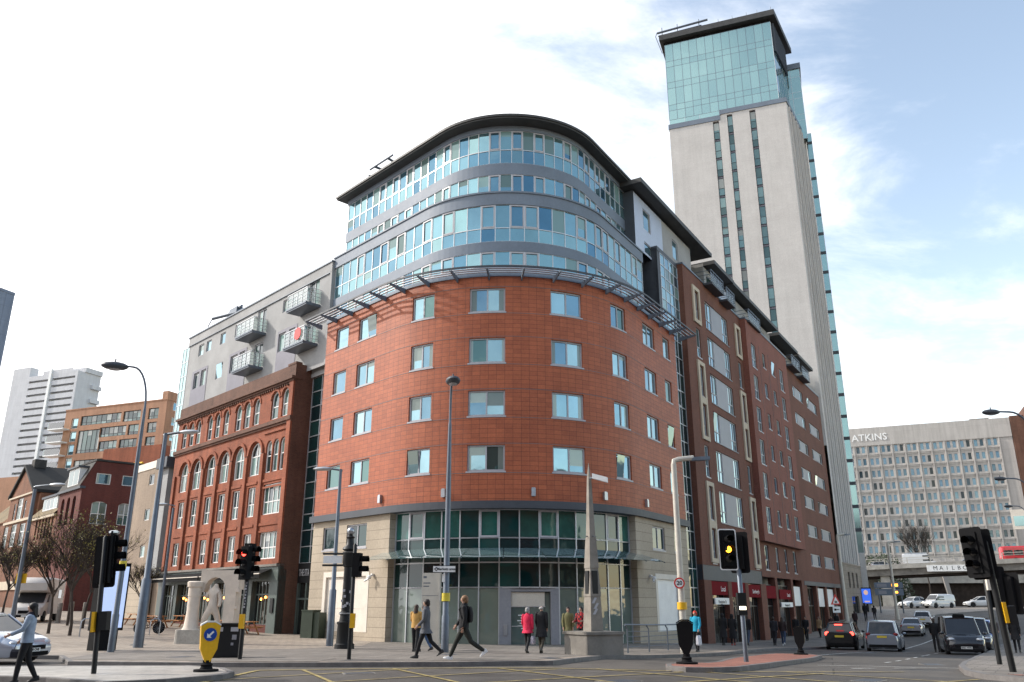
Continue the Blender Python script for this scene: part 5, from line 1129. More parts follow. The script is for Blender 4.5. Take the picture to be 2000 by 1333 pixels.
# iron covers in the road and paving
for k,(x,y,w_) in enumerate(((-3.9,22.4,.7),(2.4,19.8,.8),(8.2,20.3,.7),(-10.8,28.6,.75),(-2.2,30.4,.7),(14.6,30.5,.8),(19.2,47.0,.8),(-16.5,38.5,.8),(1.2,27.6,.6))):
    zo=KB+.012 if inside((x,y),plaza) else .012; t=thing('manhole_cover','iron cover set in the ground '+('on the left of the yellow box','in the middle of the yellow box','right of the yellow box','near the litter bin','before the entrance','beside the right kerb','behind the queueing cars','on the plaza near the sculpture','by the kerb at the entrance')[k],'cover',G0(x,y,zo),R(20+k*13),'iron covers'); a=MB(); a.box(-w_/2,w_/2,-w_*.35,w_*.35,-.02,.0); a.build('lid',M['dark_metal'],t,False); a=MB(); a.box(-w_/2-.05,w_/2+.05,-w_*.35-.05,w_*.35+.05,-.03,-.005); a.build('rim',M['concrete_dark'],t,False)
# painted lines
def line(pts,wd,mt,name='road_marking',dash=None):
    a=MB()
    for i in range(len(pts)-1):
        (x0,y0),(x1,y1)=pts[i],pts[i+1]; L=math.hypot(x1-x0,y1-y0); dx,dy=(x1-x0)/L,(y1-y0)/L; nx,ny=-dy*wd/2,dx*wd/2; s=0
        while s<L-1e-6:
            e=min(L,s+(dash[0] if dash else 1.0)); n=max(1,int((e-s)/.8+.99))
            for k in range(n):
                p,q=s+(e-s)*k/n,s+(e-s)*(k+1)/n; v=[]
                for t,sg in ((p,-1),(q,-1),(q,1),(p,1)): x,y=x0+dx*t+nx*sg,y0+dy*t+ny*sg; v.append((x,y,g(x,y)+.014))
                a.add(v,[(0,1,2,3)])
            s=e+(dash[1] if dash else 0)
    o=a.build(name,mt); o['kind']='structure'
Y_=M['line_yellow']; Wt=M['line_white']
bx=[(-6.6,23.6),(3.6,24.4),(9.6,20.5),(6,12),(-7,14)]
line([(-6.8,23.6),(-2.6,23.95),(1.0,24.1),(4.2,23.2)],.16,Y_); line([(4.2,22.9),(6.6,23.2),(10.5,23.6)],.13,Y_); line([(-6.8,23.6),(-7.2,15)],.16,Y_)
for x0,y0,x1,y1 in ((-5.6,23.6,-3.4,18.2),(-3.2,23.8,.2,16.5),(-.4,24.,4.5,15.5),(2.3,23.9,8,15.5),(5.0,22.8,9.5,16.5),(7.2,23.1,12,17.5)): line([(x0,y0),(x1,y1)],.1,Y_)
for x0,y0,x1,y1 in ((-6.9,20.5,-2.8,23.7),(-7,17.6,1.2,23.6),(-5.2,16.4,4.4,22.6),(-1,16.0,8.0,22.6),(3.6,15.8,11,20.8)): line([(x0,y0),(x1,y1)],.1,Y_)
line([(13.6,39.8),(21.5,50.8),(27.4,59.9)],.14,Wt); line([(27.0,59.4),(36.0,73.5)],.14,Wt); line([(9.8,25.4),(12.8,26.6)],.12,Wt,dash=(.9,.7)); line([(20.3,43),(26,52.5)],.12,Wt,dash=(2,2.5)); line([(13.6,32),(20.3,43)],.12,Wt,dash=(1.2,1.6))
line([(9.7,27.9),(12.2,27.2),(13.6,26.6)],.14,Wt)
line([(-30,29.0),(-16.5,28.4)],.12,Wt); line([(-22,26.3),(-10.2,25.0)],.12,Wt)
line([(62,107),(95,112)],.2,Wt,dash=(1.5,2.5))
# ================================================================ STREET FURNITURE
def frame_m(o=(0,0,0),rx=0,rz=0): return Matrix.Translation(o)@Matrix.Rotation(rz,4,'Z')@Matrix.Rotation(R(90),4,'X')@Matrix.Rotation(rx,4,'X')
# matrix whose xy plane is vertical and whose z points to local -Y (towards a viewer on -Y)
def VM(x,y,z,rz=0): return Matrix.Translation((x,y,z))@Matrix.Rotation(rz,4,'Z')@Matrix(((1,0,0,0),(0,0,-1,0),(0,1,0,0),(0,0,0,1)))
def swan_lamp(label,loc,rz,H,reach,r=.1,group=None,band=None,mt='galv'):
    t=thing('street_lamp',label,'street lamp',loc,rz,group)
    a=MB(); hh=H*.1; a.lathe([(r*1.25,0),(r*1.25,1.3),(r*1.0,1.36),(r*.85,H*.6),(r*.55,H-hh-.6)],12)
    a.build('pole',M[mt],t,False)
    a=MB(); pts=[(0,0,H-hh-.62)]
    for k in range(9): q=R(90)*k/8; pts.append((-reach*.62*(1-math.cos(q)),0,H-hh-.5+(hh+.5)*math.sin(q)))
    pts.append((-reach,0,H+.02)); a.tube(pts,[r*.55]+[r*.42]*9+[r*.35],8); a.build('arm',M[mt],t,False)
    a=MB(); c=(-reach-.32,0,H-.02); a.ell(c,(.52,.3,.17),14,8); a.tube([(c[0],0,H+.12),(c[0],0,H+.28)],.03,6); h=a.build('lamp_head',M['dark_metal'],t,False)
    a=MB(); a.ell((c[0],0,H-.1),(.34,.2,.11),12,6); a.build('lens',M['frame_grey'],h,False)
    if band: a=MB(); a.lathe([(r*1.32,band),(r*1.32,band+.3)],12); a.build('yellow_band',M['yellow_pale'],t,False)
    return t
def arm_lamp(label,loc,rz,H,reach,mt='galv',r=.09,box=False,band=None,sleeve=True):
    t=thing('street_lamp',label,'street lamp',loc,rz)
    a=MB()
    if sleeve: a.lathe([(r*1.45,0),(r*1.4,H*.3),(r*.95,H*.31),(r*.6,H)],12)
    else: a.lathe([(r*1.3,0),(r*.95,1.5),(r*.8,H-.2)],12)
    a.build('pole',M[mt],t,False)
    a=MB()
    if box: a.tube([(0,0,H-.25),(-.03,0,H-.05),(-.25,0,H+.02),(-reach,0,H+.1)],r*.75,8); a.build('arm',M[mt],t,False); a=MB(); a.loft([[(x,-s*w_,z+H+.12) ,(x,s*w_,z+H+.12),(x,s*w_,z+H-.04),(x,-s*w_,z+H-.04)] for x,w_,z,s in ((-reach+.1,.1,0,1),(-reach-.3,.17,.02,1),(-reach-.75,.12,.05,1))],0,True,False); a.build('lamp_head',M['galv'] if mt!='galv_pale' else M['galv'],t,False)
    else:
        a.tube([(.08,0,H-.1),(0,0,H-.05),(-reach,0,H+.03)],r*.42,6); a.build('arm',M[mt],t,False); a=MB(); a.ell((-reach-.35,0,H+.03),(.5,.17,.1),12,6); a.build('lamp_head',M['steel'],t,False)
    if band: a=MB(); a.lathe([(r*1.42,band),(r*1.4,band+.3)],12); a.build('yellow_band',M['yellow'],t,False)
    return t
z0=G0(-14.77,32.2,KB); swan_lamp('tall swan-neck street lamp with a yellow band in front of the lit display panel',z0,R(20),10.85,1.0,.1,band=2.95)
z0=G0(-2.54,33.0,KB); t=swan_lamp('tall swan-neck street lamp with a yellow band before the glass entrance of the rounded block',z0,R(100),10.4,.5,.12,band=1.85)
sg=thing('direction_sign','white Markets area pointer sign on the lamp post before the glass entrance','sign',(z0[0],z0[1]-.2,z0[2]+2.9)); a=MB(); a.box(-.5,.35,-.03,.03,-.0,.26); a.build('sign_board',M['white'],sg,False)
a=MB(); a.box(-.5,.35,-.034,-.03,.0,.02); a.box(-.5,.35,-.034,-.03,.24,.26); a.tube([(-.36,-.036,.2),(-.45,-.036,.13),(-.36,-.036,.06)],.018,4); a.build('border',M['black'],sg,False); text('Markets area',.135,VM(-.0,-.036,.13),M['black'],sg,world=False,bold=.002)
a=MB(); a.box(-.16,.04,.1,.13,-.35,-.05); a.build('notice',M['white'],sg,False)
z0=G0(-15.5,36.2,KB); arm_lamp('grey two-piece street lamp with flat head, right of the display panel',z0,R(172),9.0,.75,r=.14)
z0=G0(-8.36,40.0,KB); arm_lamp('slim grey street lamp with flat head close to the sandstone wall of the rounded block',z0,R(-5),8.1,.55,r=.115)
z0=G0(-26.4,45.7,KB); t=arm_lamp('grey street lamp with a yellow notice among the bare trees, far left',z0,R(175),7.8,.9,r=.12,sleeve=False); a=MB(); a.box(-.3,.3,-.16,-.12,2.6,3.1); a.build('yellow_notice',M['yellow'],t,False)
z0=G0(-22.6,55.5,KB); arm_lamp('thin grey street lamp in front of the tan brick building',z0,R(0),7.9,.5,r=.1,sleeve=False)
z0=G0(7.39,37.4,KB); arm_lamp('pale street lamp with a bent arm and a 20 speed sign beside the railing',z0,R(185),8.3,.95,'galv_pale',r=.155,box=True,band=1.78,sleeve=False)
sg=thing('speed_sign','round red-ringed 20 speed limit sign on the pale bent-arm lamp','sign',(z0[0],z0[1]-.2,z0[2]+2.75)); a=MB(); a.lathe([(.02,-.012),(.235,-.012),(.235,.012),(.02,.012)],24,1,VM(-.1,0,.12)); a.lathe([(.02,.0125),(.172,.0125),(.172,.016),(.02,.016)],24,0,VM(-.1,0,.12)); a.build('sign_disc',[M['white'],M['red']],sg,False); text('20',.25,VM(-.1,-.02,.12),M['black'],sg,world=False,bold=.006)
z0=G0(36.8,95.,KB); arm_lamp('pale street lamp with a dark flat head beside the stone tower plinth',z0,R(190),9.3,.8,'galv_pale',r=.2,box=True,sleeve=False)
z0=G0(42.6,95.5,KB); arm_lamp('pale street lamp on the far pavement in front of the flyover',z0,R(185),8.3,.75,'galv_pale',r=.17,box=True,sleeve=False)
for (px,Y,H,rc,lab) in ((30.4,47,13.2,2.0,'highest and nearest of the three swan-neck lamps leaning in from the right edge'),(44.1,70,12.6,2.2,'middle of the three swan-neck lamps leaning in from the right edge'),(62,100,12.2,1.9,'lowest and farthest of the three swan-neck lamps leaning in from the right edge')):
    swan_lamp(lab,G0(px,Y,KB),0,H,rc,.14,group='swan-neck lamps along the right pavement')
# traffic signals
def head(parent,M4,n=3,lit=None,board=True,hood=True,col=None):
    a=MB(); H=.3*n+.12; V=lambda x,y,z:M4@Vector((x,y,z))
    def bx(m,x0,x1,y0,y1,z0,z1,mm=0):
        c=[V(x,y,z) for z in (z0,z1) for y in (y0,y1) for x in (x0,x1)]; m.add(c,[(0,2,3,1),(4,5,7,6),(0,1,5,4),(2,6,7,3),(0,4,6,2),(1,3,7,5)],mm)
    bx(a,-.15,.15,-H/2,H/2,-.22,0)
    for k in range(n):
        y=H/2-.21-.3*k
        if hood:
            for i in range(9):
                p,q=math.pi*(-.12+1.24*i/9),math.pi*(-.12+1.24*(i+1)/9); c=[]
                for an,zz in ((p,0),(q,0),(q,.24),(p,.24)): rr=.125; c.append(V(rr*math.cos(an),y+rr*math.sin(an),zz*(1 if zz==0 else 1)))
                a.add(c,[(0,1,2,3)],0); a.add(c,[(3,2,1,0)],0)
    h=a.build('signal_head',M['matt_black'],parent,False)
    for k in range(n):
        y=H/2-.21-.3*k; b=MB(); b.lathe([(.0,.01),(.1,.012),(.06,.03),(0,.035)],14,0,M4@Matrix.Translation((0,y,.0))); b.build('lens',M[col] if lit==k else M['lens'],h,False)
    if board:
        b=MB(); rc=[]; w_,hh,r_=.3,H/2+.12,.07
        for cx,cy,a0 in ((w_-r_,hh-r_,0),(-w_+r_,hh-r_,90),(-w_+r_,-hh+r_,180),(w_-r_,-hh+r_,270)):
            for k in range(5): q=R(a0+22.5*k); rc.append((cx+r_*math.cos(q),cy+r_*math.sin(q)))
        b.slab(M4@Matrix.Translation((0,0,-.06)),rc,.02); n_=len(rc); inn=[(x*(w_-.035)/w_,y*(hh-.035)/hh) for x,y in rc]
        P=[M4@Vector((x,y,-.036)) for x,y in rc]+[M4@Vector((x,y,-.036)) for x,y in inn]
        if board=='white': b.add(P,[(i,(i+1)%n_,n_+(i+1)%n_,n_+i) for i in range(n_)],1)
        b.build('backing_board',[M['matt_black'],M['white']],h,False)
    return h
def sig_pole(t,H,r=.057,push=None,mt='black'):
    a=MB(); a.lathe([(r,0),(r,H),(r*.4,H+.05)],12); p=a.build('pole',M[mt],t,False)
    if push:
        b=MB(); x,y,rz=push; MM=Matrix.Translation((x,y,1.05))@Matrix.Rotation(rz,4,'Z')
        c=[MM@Vector(q) for q in ((-.07,-.1,-.15),(.07,-.1,-.15),(.07,.06,-.15),(-.07,.06,-.15),(-.07,-.1,.27),(.07,-.1,.27),(.07,.06,.27),(-.07,.06,.27))]
        b.add(c,[(3,2,1,0),(4,5,6,7),(0,1,5,4),(1,2,6,5),(2,3,7,6),(3,0,4,7)]); b.build('push_button_box',M['yellow'],t,False)
    return p
def HM(x,y,z,rz): return VM(x,y,z,rz)
t=thing('traffic_signal','leaning black traffic signal seen from behind on the left traffic island','traffic signal',G0(-10.06,21.2,KB)); t.rotation_euler=(0,R(-3.4),0)
WM[t.name]=Matrix.Translation(t.location)
sig_pole(t,3.2,.06); head(t,HM(-.02,.2,2.62,R(172)),3); head(t,HM(.2,.16,2.72,R(100)),3)
a=MB(); a.box(.06,.26,-.14,.1,.98,1.42); a.build('control_box',M['black'],t,False); a=MB(); a.box(-.1,-.03,-.16,.05,.95,1.42); a.build('push_button_box',M['yellow'],t,False); a=MB(); a.ell((.16,.1,3.32),(.12,.2,.06),8,5); a.build('sensor',M['steel'],t,False)
t=thing('traffic_signal','black traffic signal showing red in front of the pub windows','traffic signal',G0(-8.32,26.8,KB)); sig_pole(t,3.35,.065,(.0,-.12,0)); head(t,HM(-.12,-.16,2.85,R(-25)),3,0,False,True,'lamp_red'); head(t,HM(.06,.1,2.95,R(70)),3,None,False)
a=MB(); 
for k in range(9): a.box(-.03+.02*(k%3),.03,-.068,-.064,1.5+k*.09,1.555+k*.09)
a.build('sticker',M['frame_grey'],t,False)
t=thing('traffic_signal','black two-lamp signal facing right next to the ornate black column','traffic signal',G0(-4.91,26.4,KB)); sig_pole(t,3.35,.06,(.07,-.1,0)); head(t,HM(.2,0,2.75,R(80)),2,None,False); 
t=thing('traffic_signal','white-edged traffic signal showing amber on the brick island','traffic signal',G0(7.1,26.6,KB)); sig_pole(t,3.0,.075,None,'galv'); head(t,HM(-.32,-.16,3.3,R(8)),3,1,'white',True,'lamp_amber'); head(t,HM(.1,.12,3.22,R(150)),3,None,True)
a=MB(); a.box(-.13,.13,-.1,.1,1.35,2.0); a.build('control_box',M['black'],t,False); a=MB(); a.box(-.1,.1,-.11,-.09,1.5,1.6); a.build('button_light',M['lamp_white'],t,False)
t=thing('traffic_signal','big dark traffic signal in the right foreground with its heads turned left','traffic signal',G0(12.46,21.9,KB)); t.rotation_euler=(0,R(-3),0); sig_pole(t,3.15,.08,None,'black'); head(t,HM(-.42,-.12,2.9,R(-62)),3,None,'x'); head(t,HM(-.1,.1,2.85,R(160)),3,None,'x')
a=MB(); a.tube([(0,0,3.1),(-.35,-.1,3.3)],.05,6); a.tube([(0,0,2.3),(-.35,-.1,2.35)],.04,6); a.build('bracket',M['galv'],t,False); a=MB(); a.ell((-.25,0,3.45),(.16,.1,.09),8,5); a.build('sensor',M['white'],t,False); a=MB(); a.box(.04,.13,-.12,.08,1.15,1.65); a.build('push_button_box',M['yellow'],t,False); a=MB(); a.box(.16,.36,-.1,.1,1.1,1.55); a.build('control_box',M['black'],t,False)
t=thing('traffic_signal','black traffic signal behind the big one at the right edge of the view','traffic signal',G0(15.1,27.2,KB)); sig_pole(t,3.0,.075); head(t,HM(.35,.1,2.3,R(170)),3,None,'x'); head(t,HM(.75,-.05,2.1,R(120)),3,None,'x'); a=MB(); a.box(-.05,.05,-.15,.0,2.2,2.75); a.tube([(0,-.1,2.75),(-.05,-.15,2.95)],.06,6); a.build('pale_bracket',M['cream'],t,False)
t=thing('warning_sign','red triangle warning sign with a plate below it beside the dark car','sign',G0(33.4,88.8,KB),R(15)); a=MB(); a.tube([(0,0,0),(0,0,3.1)],.05,8); a.build('pole',M['galv'],t,False)
a=MB(); a.slab(VM(0,-.06,2.75),[(-.62,-.36),(.62,-.36),(0,.72)],.02); b=a.build('sign_board',M['red'],t,False); a=MB(); a.slab(VM(0,-.085,2.72),[(-.38,-.22),(.38,-.22),(0,.45)],.004); a.build('white_face',M['white'],b,False); a=MB(); a.box(-.15,-.02,-.096,-.09,2.55,2.78); a.box(.02,.14,-.096,-.09,2.55,2.76); a.build('pictogram',M['black'],b,False)
a=MB(); a.box(-.45,.45,-.08,-.06,1.6,2.2); b=a.build('plate',M['white'],t,False); a=MB(); a.box(-.25,.3,-.086,-.082,1.86,1.94); a.box(-.3,-.05,-.086,-.082,1.8,2.0); a.build('pictogram',M['black'],b,False)
# keep-left bollards
def bollard(label,loc,rz,face=True):
    t=thing('keep_left_bollard',label,'bollard',loc,rz,'internally lit keep-left bollards'); a=MB(); a.lathe([(.3,0),(.3,.05),(.16,.06),(.13,.12),(.15,.16),(.1,.2),(.1,.26)],14); a.build('base',M['matt_black'],t,False)
    out=[(-.06,.22),(.06,.22),(.2,.52),(.235,1.06),(.1,1.14),(-.1,1.14),(-.235,1.06),(-.2,.52)]
    a=MB(); a.slab(VM(0,.07,0),out,.16,0,1); b=a.build('shell',[M['yellow'],M['yellow']],t,False)
    a=MB(); a.slab(VM(0,.075,0),out,.004,0); a.build('dark_back',M['matt_black'],b,False)
    a=MB(); a.slab(VM(0,.06,0),[(-.24,1.065),(-.1,1.145),(.1,1.145),(.24,1.065),(.24,1.1),(.1,1.18),(-.1,1.18),(-.24,1.1)],.15); a.build('cap',M['white'] if face else M['matt_black'],t,False)
    d=MB(); d.lathe([(.0,0),(.155,0),(.155,.012),(0,.012)],22,0,VM(0,-.092,.86)); s_=d.build('blue_disc',M['blue'],t,False)
    d=MB(); Q=VM(0,-.105,.86,0)@Matrix.Rotation(R(-135+90),4,'Z'); d.slab(Q,[(-.022,.1),(-.022,-.03),(-.075,-.03) ,(0,-.11),(.075,-.03),(.022,-.03),(.022,.1)],.004); d.build('arrow',M['white'],s_,False)
    return t
bollard('bright yellow keep-left bollard with a blue arrow disc on the left island',G0(-7.54,21.7,KB),R(28)); b2=bollard('dark back of a keep-left bollard at the tip of the brick island',G0(4.9,24.6,KB),R(168),False); bollard('dark back of a keep-left bollard at the far end of the brick island',G0(12.54,38.0,KB),R(160),False)
# ornate column
t=thing('ornate_column','ornate black cast iron column with a silver globe and sign arms at the kerb','column',G0(-7.03,36.6,KB))
a=MB(); a.lathe([(.42,0),(.42,.18),(.36,.22),(.34,.95),(.38,1.0),(.38,1.06),(.28,1.1),(.25,1.35),(.3,1.38),(.3,1.44),(.22,1.5),(.2,3.3),(.26,3.34),(.26,3.42),(.28,3.45),(.28,3.85),(.3,3.9),(.24,3.98),(.33,4.05),(.3,4.12),(.16,4.25),(.14,4.5),(.2,4.55),(.1,4.62),(.1,4.66)],12); a.build('shaft',M['black'],t,False)
a=MB(); a.lathe([(.31,1.385),(.315,1.44)],12); a.lathe([(.29,3.905),(.31,3.93)],12); a.ell((0,0,4.82),(.17,.17,.17),14,10); a.build('globe',M['steel'],t,False)
for k,rz in enumerate((R(180),R(80))):
    a=MB(); Q=Matrix.Rotation(rz,4,'Z'); 
    for z in (3.38,3.86): a.tube([Q@Vector((.1,0,z)),Q@Vector((1.15,0,z))],.05,6)
    a.build('sign_arm',M['black'],t,False); a=MB(); c=[Q@Vector(p) for p in ((.3,-.03,3.46),(1.12,-.03,3.46),(1.12,.03,3.46),(.3,.03,3.46),(.3,-.03,3.78),(1.12,-.03,3.78),(1.12,.03,3.78),(.3,.03,3.78))]; a.add(c,[(3,2,1,0),(4,5,6,7),(0,1,5,4),(1,2,6,5),(2,3,7,6),(3,0,4,7)]); a.build('sign_board',M['white'],t,False)
a=MB(); r2=random.Random(4)
for k in range(12): q=R(-150+r2.random()*140); z=1.55+r2.random()*.8; c=Vector((.225*math.cos(q),.225*math.sin(q),z)); a.box(c.x-.05,c.x+.05,c.y-.012,c.y+.012,z,z+.1)
a.build('sticker',M['frame_grey'],t,False)
# stone sculpture
def sculpture():
    t=thing('stone_sculpture','pale carved stone sculpture of a headless figure stepping through an arch, on a round-ended plinth','sculpture',G0(-14.25,40.6,KB),R(-8)); 
    a=MB(); a.prism([(-1.0+.35*math.cos(R(180+q)),.55*math.sin(R(180+q))) for q in range(-90,91,30)]+[(1.2,.55)]+[(1.2,-.55)],0,.62); 
    a=MB(); pl=[(-1.15-.3*math.sin(R(q)),.6*math.cos(R(q))) for q in range(0,181,20)]; a.prism([(1.2,.6)]+pl+[(1.2,-.6)],0,.62); a.build('plinth',M['concrete'],t,False)
    def blob(pts,nm='x'): return pts
    bm=MB(); sf=Frame((0,.12),(1,0)); hole=(-.42,.62,.62,2.98)
    bm.wall(sf,-.66,1.28,2.42,3.3,[(-.42,.62,2.42,2.98)],depth=.5); bm.wall(sf,.62,1.18,.62,2.42,[],depth=.5); bm.arch(sf,-.42,.62,2.46,2.98,0,.5)
    bm.add([(1.28,.12,2.42),(1.28,.7,2.42),(1.28,.7,3.3),(1.28,.12,3.3)],[(0,1,2,3)]); bm.add([(1.18,.12,.62),(1.18,.7,.62),(1.18,.7,2.42),(1.18,.12,2.42)],[(0,1,2,3)]); bm.add([(-.66,.12,2.42),(-.66,.7,2.42),(-.66,.7,3.3),(-.66,.12,3.3)],[(3,2,1,0)]); bm.add([(-.66,.12,3.3),(1.28,.12,3.3),(1.28,.7,3.3),(-.66,.7,3.3)],[(0,1,2,3)]); bm.add([(.62,.12,.62),(.62,.7,.62),(.62,.7,2.5),(.62,.12,2.5)],[(3,2,1,0)]); bm.box(-.64,-.44,.1,.68,2.3,2.6); bm.box(1.12,1.3,.08,.3,1.55,1.66); bm.box(1.2,1.36,.08,.3,2.3,2.44)
    # left column with its capital
    bm.lathe([(.42,.62),(.34,.75),(.27,1.5),(.28,2.1),(.3,2.12),(.3,2.5),(.36,2.55),(.38,2.75),(.3,2.8)],12,0,Matrix.Translation((-.85,.05,0)))
    bm.build('arch',M['limestone'],t,False)
    b=MB() 
    X=lambda x,y,z:(.06+x*.82,y+.3,.62+(z-.62)*.93)
    nn=[('p',(.02,-.12,1.75),.19),('c',(.0,-.12,2.2),.22),('s',(.02,-.1,2.5),.2),('n',(.06,-.08,2.68),.1),('h',(.09,-.1,2.86),.12),('kl',(-.3,-.25,1.3),.16),('al',(-.48,-.2,.72),.12),('kr',(.26,-.02,1.25),.15),('ar',(.36,.05,.72),.12),('sl',(-.24,-.1,2.45),.13),('el',(-.42,-.12,2.2),.1),('wl',(-.64,-.05,2.32),.08),('sr',(.28,-.1,2.44),.13),('er',(.42,-.1,2.05),.1),('wr',(.42,-.2,1.7),.08)]
    skin([(k,X(*p),r) for k,p,r in nn],[('p','c'),('c','s'),('s','n'),('n','h'),('p','kl'),('kl','al'),('p','kr'),('kr','ar'),('s','sl'),('sl','el'),('el','wl'),('s','sr'),('sr','er'),('er','wr')],'carved_figure',M['limestone'],t)
def skin(nodes_,edges,name,mt,parent,sub=2):
    idx={n[0]:i for i,n in enumerate(nodes_)}; me=bpy.data.meshes.new('s'); me.from_pydata([n[1] for n in nodes_],[(idx[a],idx[b]) for a,b in edges],[])
    o=bpy.data.objects.new('s',me); COL.objects.link(o); m=o.modifiers.new('k','SKIN'); m.use_smooth_shade=True
    for i,n in enumerate(nodes_):
        r=n[2]; sv=me.skin_vertices[0].data[i]; sv.radius=(r,r) if not isinstance(r,tuple) else r
    me.skin_vertices[0].data[0].use_root=True
    if sub: s_=o.modifiers.new('u','SUBSURF'); s_.levels=sub
    dg=bpy.context.evaluated_depsgraph_get(); m2=bpy.data.meshes.new_from_object(o.evaluated_get(dg)); bpy.data.objects.remove(o); m2.materials.clear(); m2.materials.append(mt); m2.name=name
    m2.polygons.foreach_set('use_smooth',[True]*len(m2.polygons))
    q=bpy.data.objects.new(name,m2); COL.objects.link(q); q.parent=parent; return q
sculpture()
# bin, cabinet, display, totem, obelisk, railing
t=thing('litter_bin','black street litter bin with two slots beside the red signal','bin',G0(-9.16,28.2,KB),R(8)); a=MB(); a.box(-.5,.42,-.3,.3,.04,1.0); a.box(-.54,.46,-.34,.34,1.0,1.05); a.box(-.46,.38,-.27,.27,0,.04); a.build('body',M['black'],t,False); a=MB(); a.box(-.38,-.16,-.31,-.3,.8,.93); a.build('slot',M['frame_grey'],t,False); a=MB(); a.box(.08,.32,-.31,-.3,.8,.93); a.build('slot',M['frame_grey'],t,False); a=MB(); a.box(.14,.28,-.306,-.301,.55,.7); a.box(.12,.2,-.306,-.301,.38,.46); a.build('sticker',M['panel_grey'],t,False)
t=thing('cabinet','dark green street cabinet against the sandstone corner','cabinet',G0(-11.75,50.8,KB),R(-25)); a=MB(); a.box(-.5,.3,-.35,.35,0,1.5); a.box(-.53,.33,-.38,.38,1.5,1.56); a.box(.3,.72,-.25,.4,0,1.42); a.build('body',M['frame_dark'],t,False); t.children[0].data.materials[0]=mat('dark_green_paint',(.035,.05,.032),.5,var=.2)
t=thing('display_panel','tall freestanding advertising panel with a pale blue lit screen','display',G0(-15.75,33.7,KB),R(52)); a=MB(); a.box(-.55,.55,-.2,.35,.72,3.25); a.box(-.5,.4,-.16,.3,0,.72); a.build('casing',M['matt_black'],t,False); a=MB(); a.box(-.48,.48,-.215,-.201,.82,3.12); a.build('screen',emis('pale_screen',(.36,.45,.68),.75),t,False)
t=thing('information_totem','pale grey information totem before the lobby glass','totem',G0(-3.95,41.6,KB),R(-12)); a=MB(); a.box(-.42,.42,-.07,.07,0,3.35); a.box(.42,.5,-.1,.1,0,3.35); b=a.build('panel',M['galv_pale'],t,False); a=MB(); a.box(-.36,-.2,-.075,-.071,3.1,3.2); a.box(-.36,0,-.075,-.071,2.85,2.9); a.box(-.36,-.06,-.075,-.071,2.7,2.75); a.box(-.42,.42,-.074,-.071,2.28,2.3); a.build('lettering',M['galv'],b,False)
t=thing('obelisk','weathered tapering stone obelisk standing on a square concrete planter','obelisk',G0(3.09,33.0,KB),R(28)); 
def sq(z,r,x=0): return [(x-r,-r,z),(x+r,-r,z),(x+r,r,z),(x-r,r,z)]
a=MB(); a.loft([sq(0,.80),sq(.74,.80)],0,True,False); a.loft([sq(.74,.86),sq(.84,.86)],0,True,False); a.build('planter',M['concrete_dark'],t,False)
a=MB(); a.loft([sq(.84,.28),sq(2.1,.225)],0,True,False); a.loft([sq(2.1,.245),sq(2.14,.245),sq(3.15,.185)],0,True,False); a.loft([sq(3.15,.205),sq(3.2,.205),sq(4.3,.15)],0,True,False); a.loft([sq(4.3,.135),sq(6.6,.065),sq(7.25,.005)],0,True,False); a.build('shaft',M['obelisk'],t,False)
a=MB(); a.tube([(-.25,0,4.35),(.25,0,4.35)],.02,5); a.tube([(0,-.25,4.35),(0,.25,4.35)],.02,5); a.build('metal_collar',M['galv'],t,False)
for q in ((-.13,.11,-.247,-.18,2.2,3.05),): a=MB(); a.box(*q); a.build('dark_plaque',M['black'],t,False)
a=MB(); a.box(-.25,-.18,-.12,.11,2.2,3.05); a.build('dark_plaque',M['black'],t,False)
a=MB()
for z,x in ((1.85,-.06),(1.65,.02),(1.45,-.02)): a.add([(x-.16,-.262,z),(x-.03,-.262,z),(x+.1,-.252,z+.2),(x-.0,-.252,z+.22)],[(0,1,2,3)])
a.build('graffiti',M['frame_grey'],t,False)
cm=thing('security_camera','white security camera box fixed near the tip of the stone obelisk','camera',(t.location.x+.1,t.location.y-.2,t.location.z+6.65),R(-15)); a=MB(); a.loft([[(x,-.11,z-.1),(x,.11,z-.1),(x,.11,z+.1),(x,-.11,z+.1)] for x,z in ((.02,.04),(.62,-.14))],0,True,False); a.build('housing',M['white'],cm,False); a=MB(); a.tube([(-.1,.05,-.05),(.15,0,-.02)],.04,6); a.build('bracket',M['galv'],cm,False)
t=thing('railing','grey steel handrail with four posts running beside the ramp','railing',G0(5.6,36.6,KB)); a=MB(); pts=[(4.8,36.2),(6.0,38.2),(7.2,40.3),(8.2,42.3)]; L3=[(x-5.6,y-36.6,g(x,y)-g(5.6,36.6)) for x,y in pts]
for k,(x,y,z) in enumerate(L3): a.tube([(x,y,z),(x,y,z+.95),(x-.1,y-.12,z+1.1)],.035,6)
a.tube([(x-.1,y-.12,z+1.12) for x,y,z in L3],.035,6)
b=MB()
for h in (.25,.45,.65,.85): b.tube([(x,y,z+h) for x,y,z in L3],.013,5)
a.build('handrail',M['galv'],t,False); b.build('rail_wires',M['galv'],t,False)
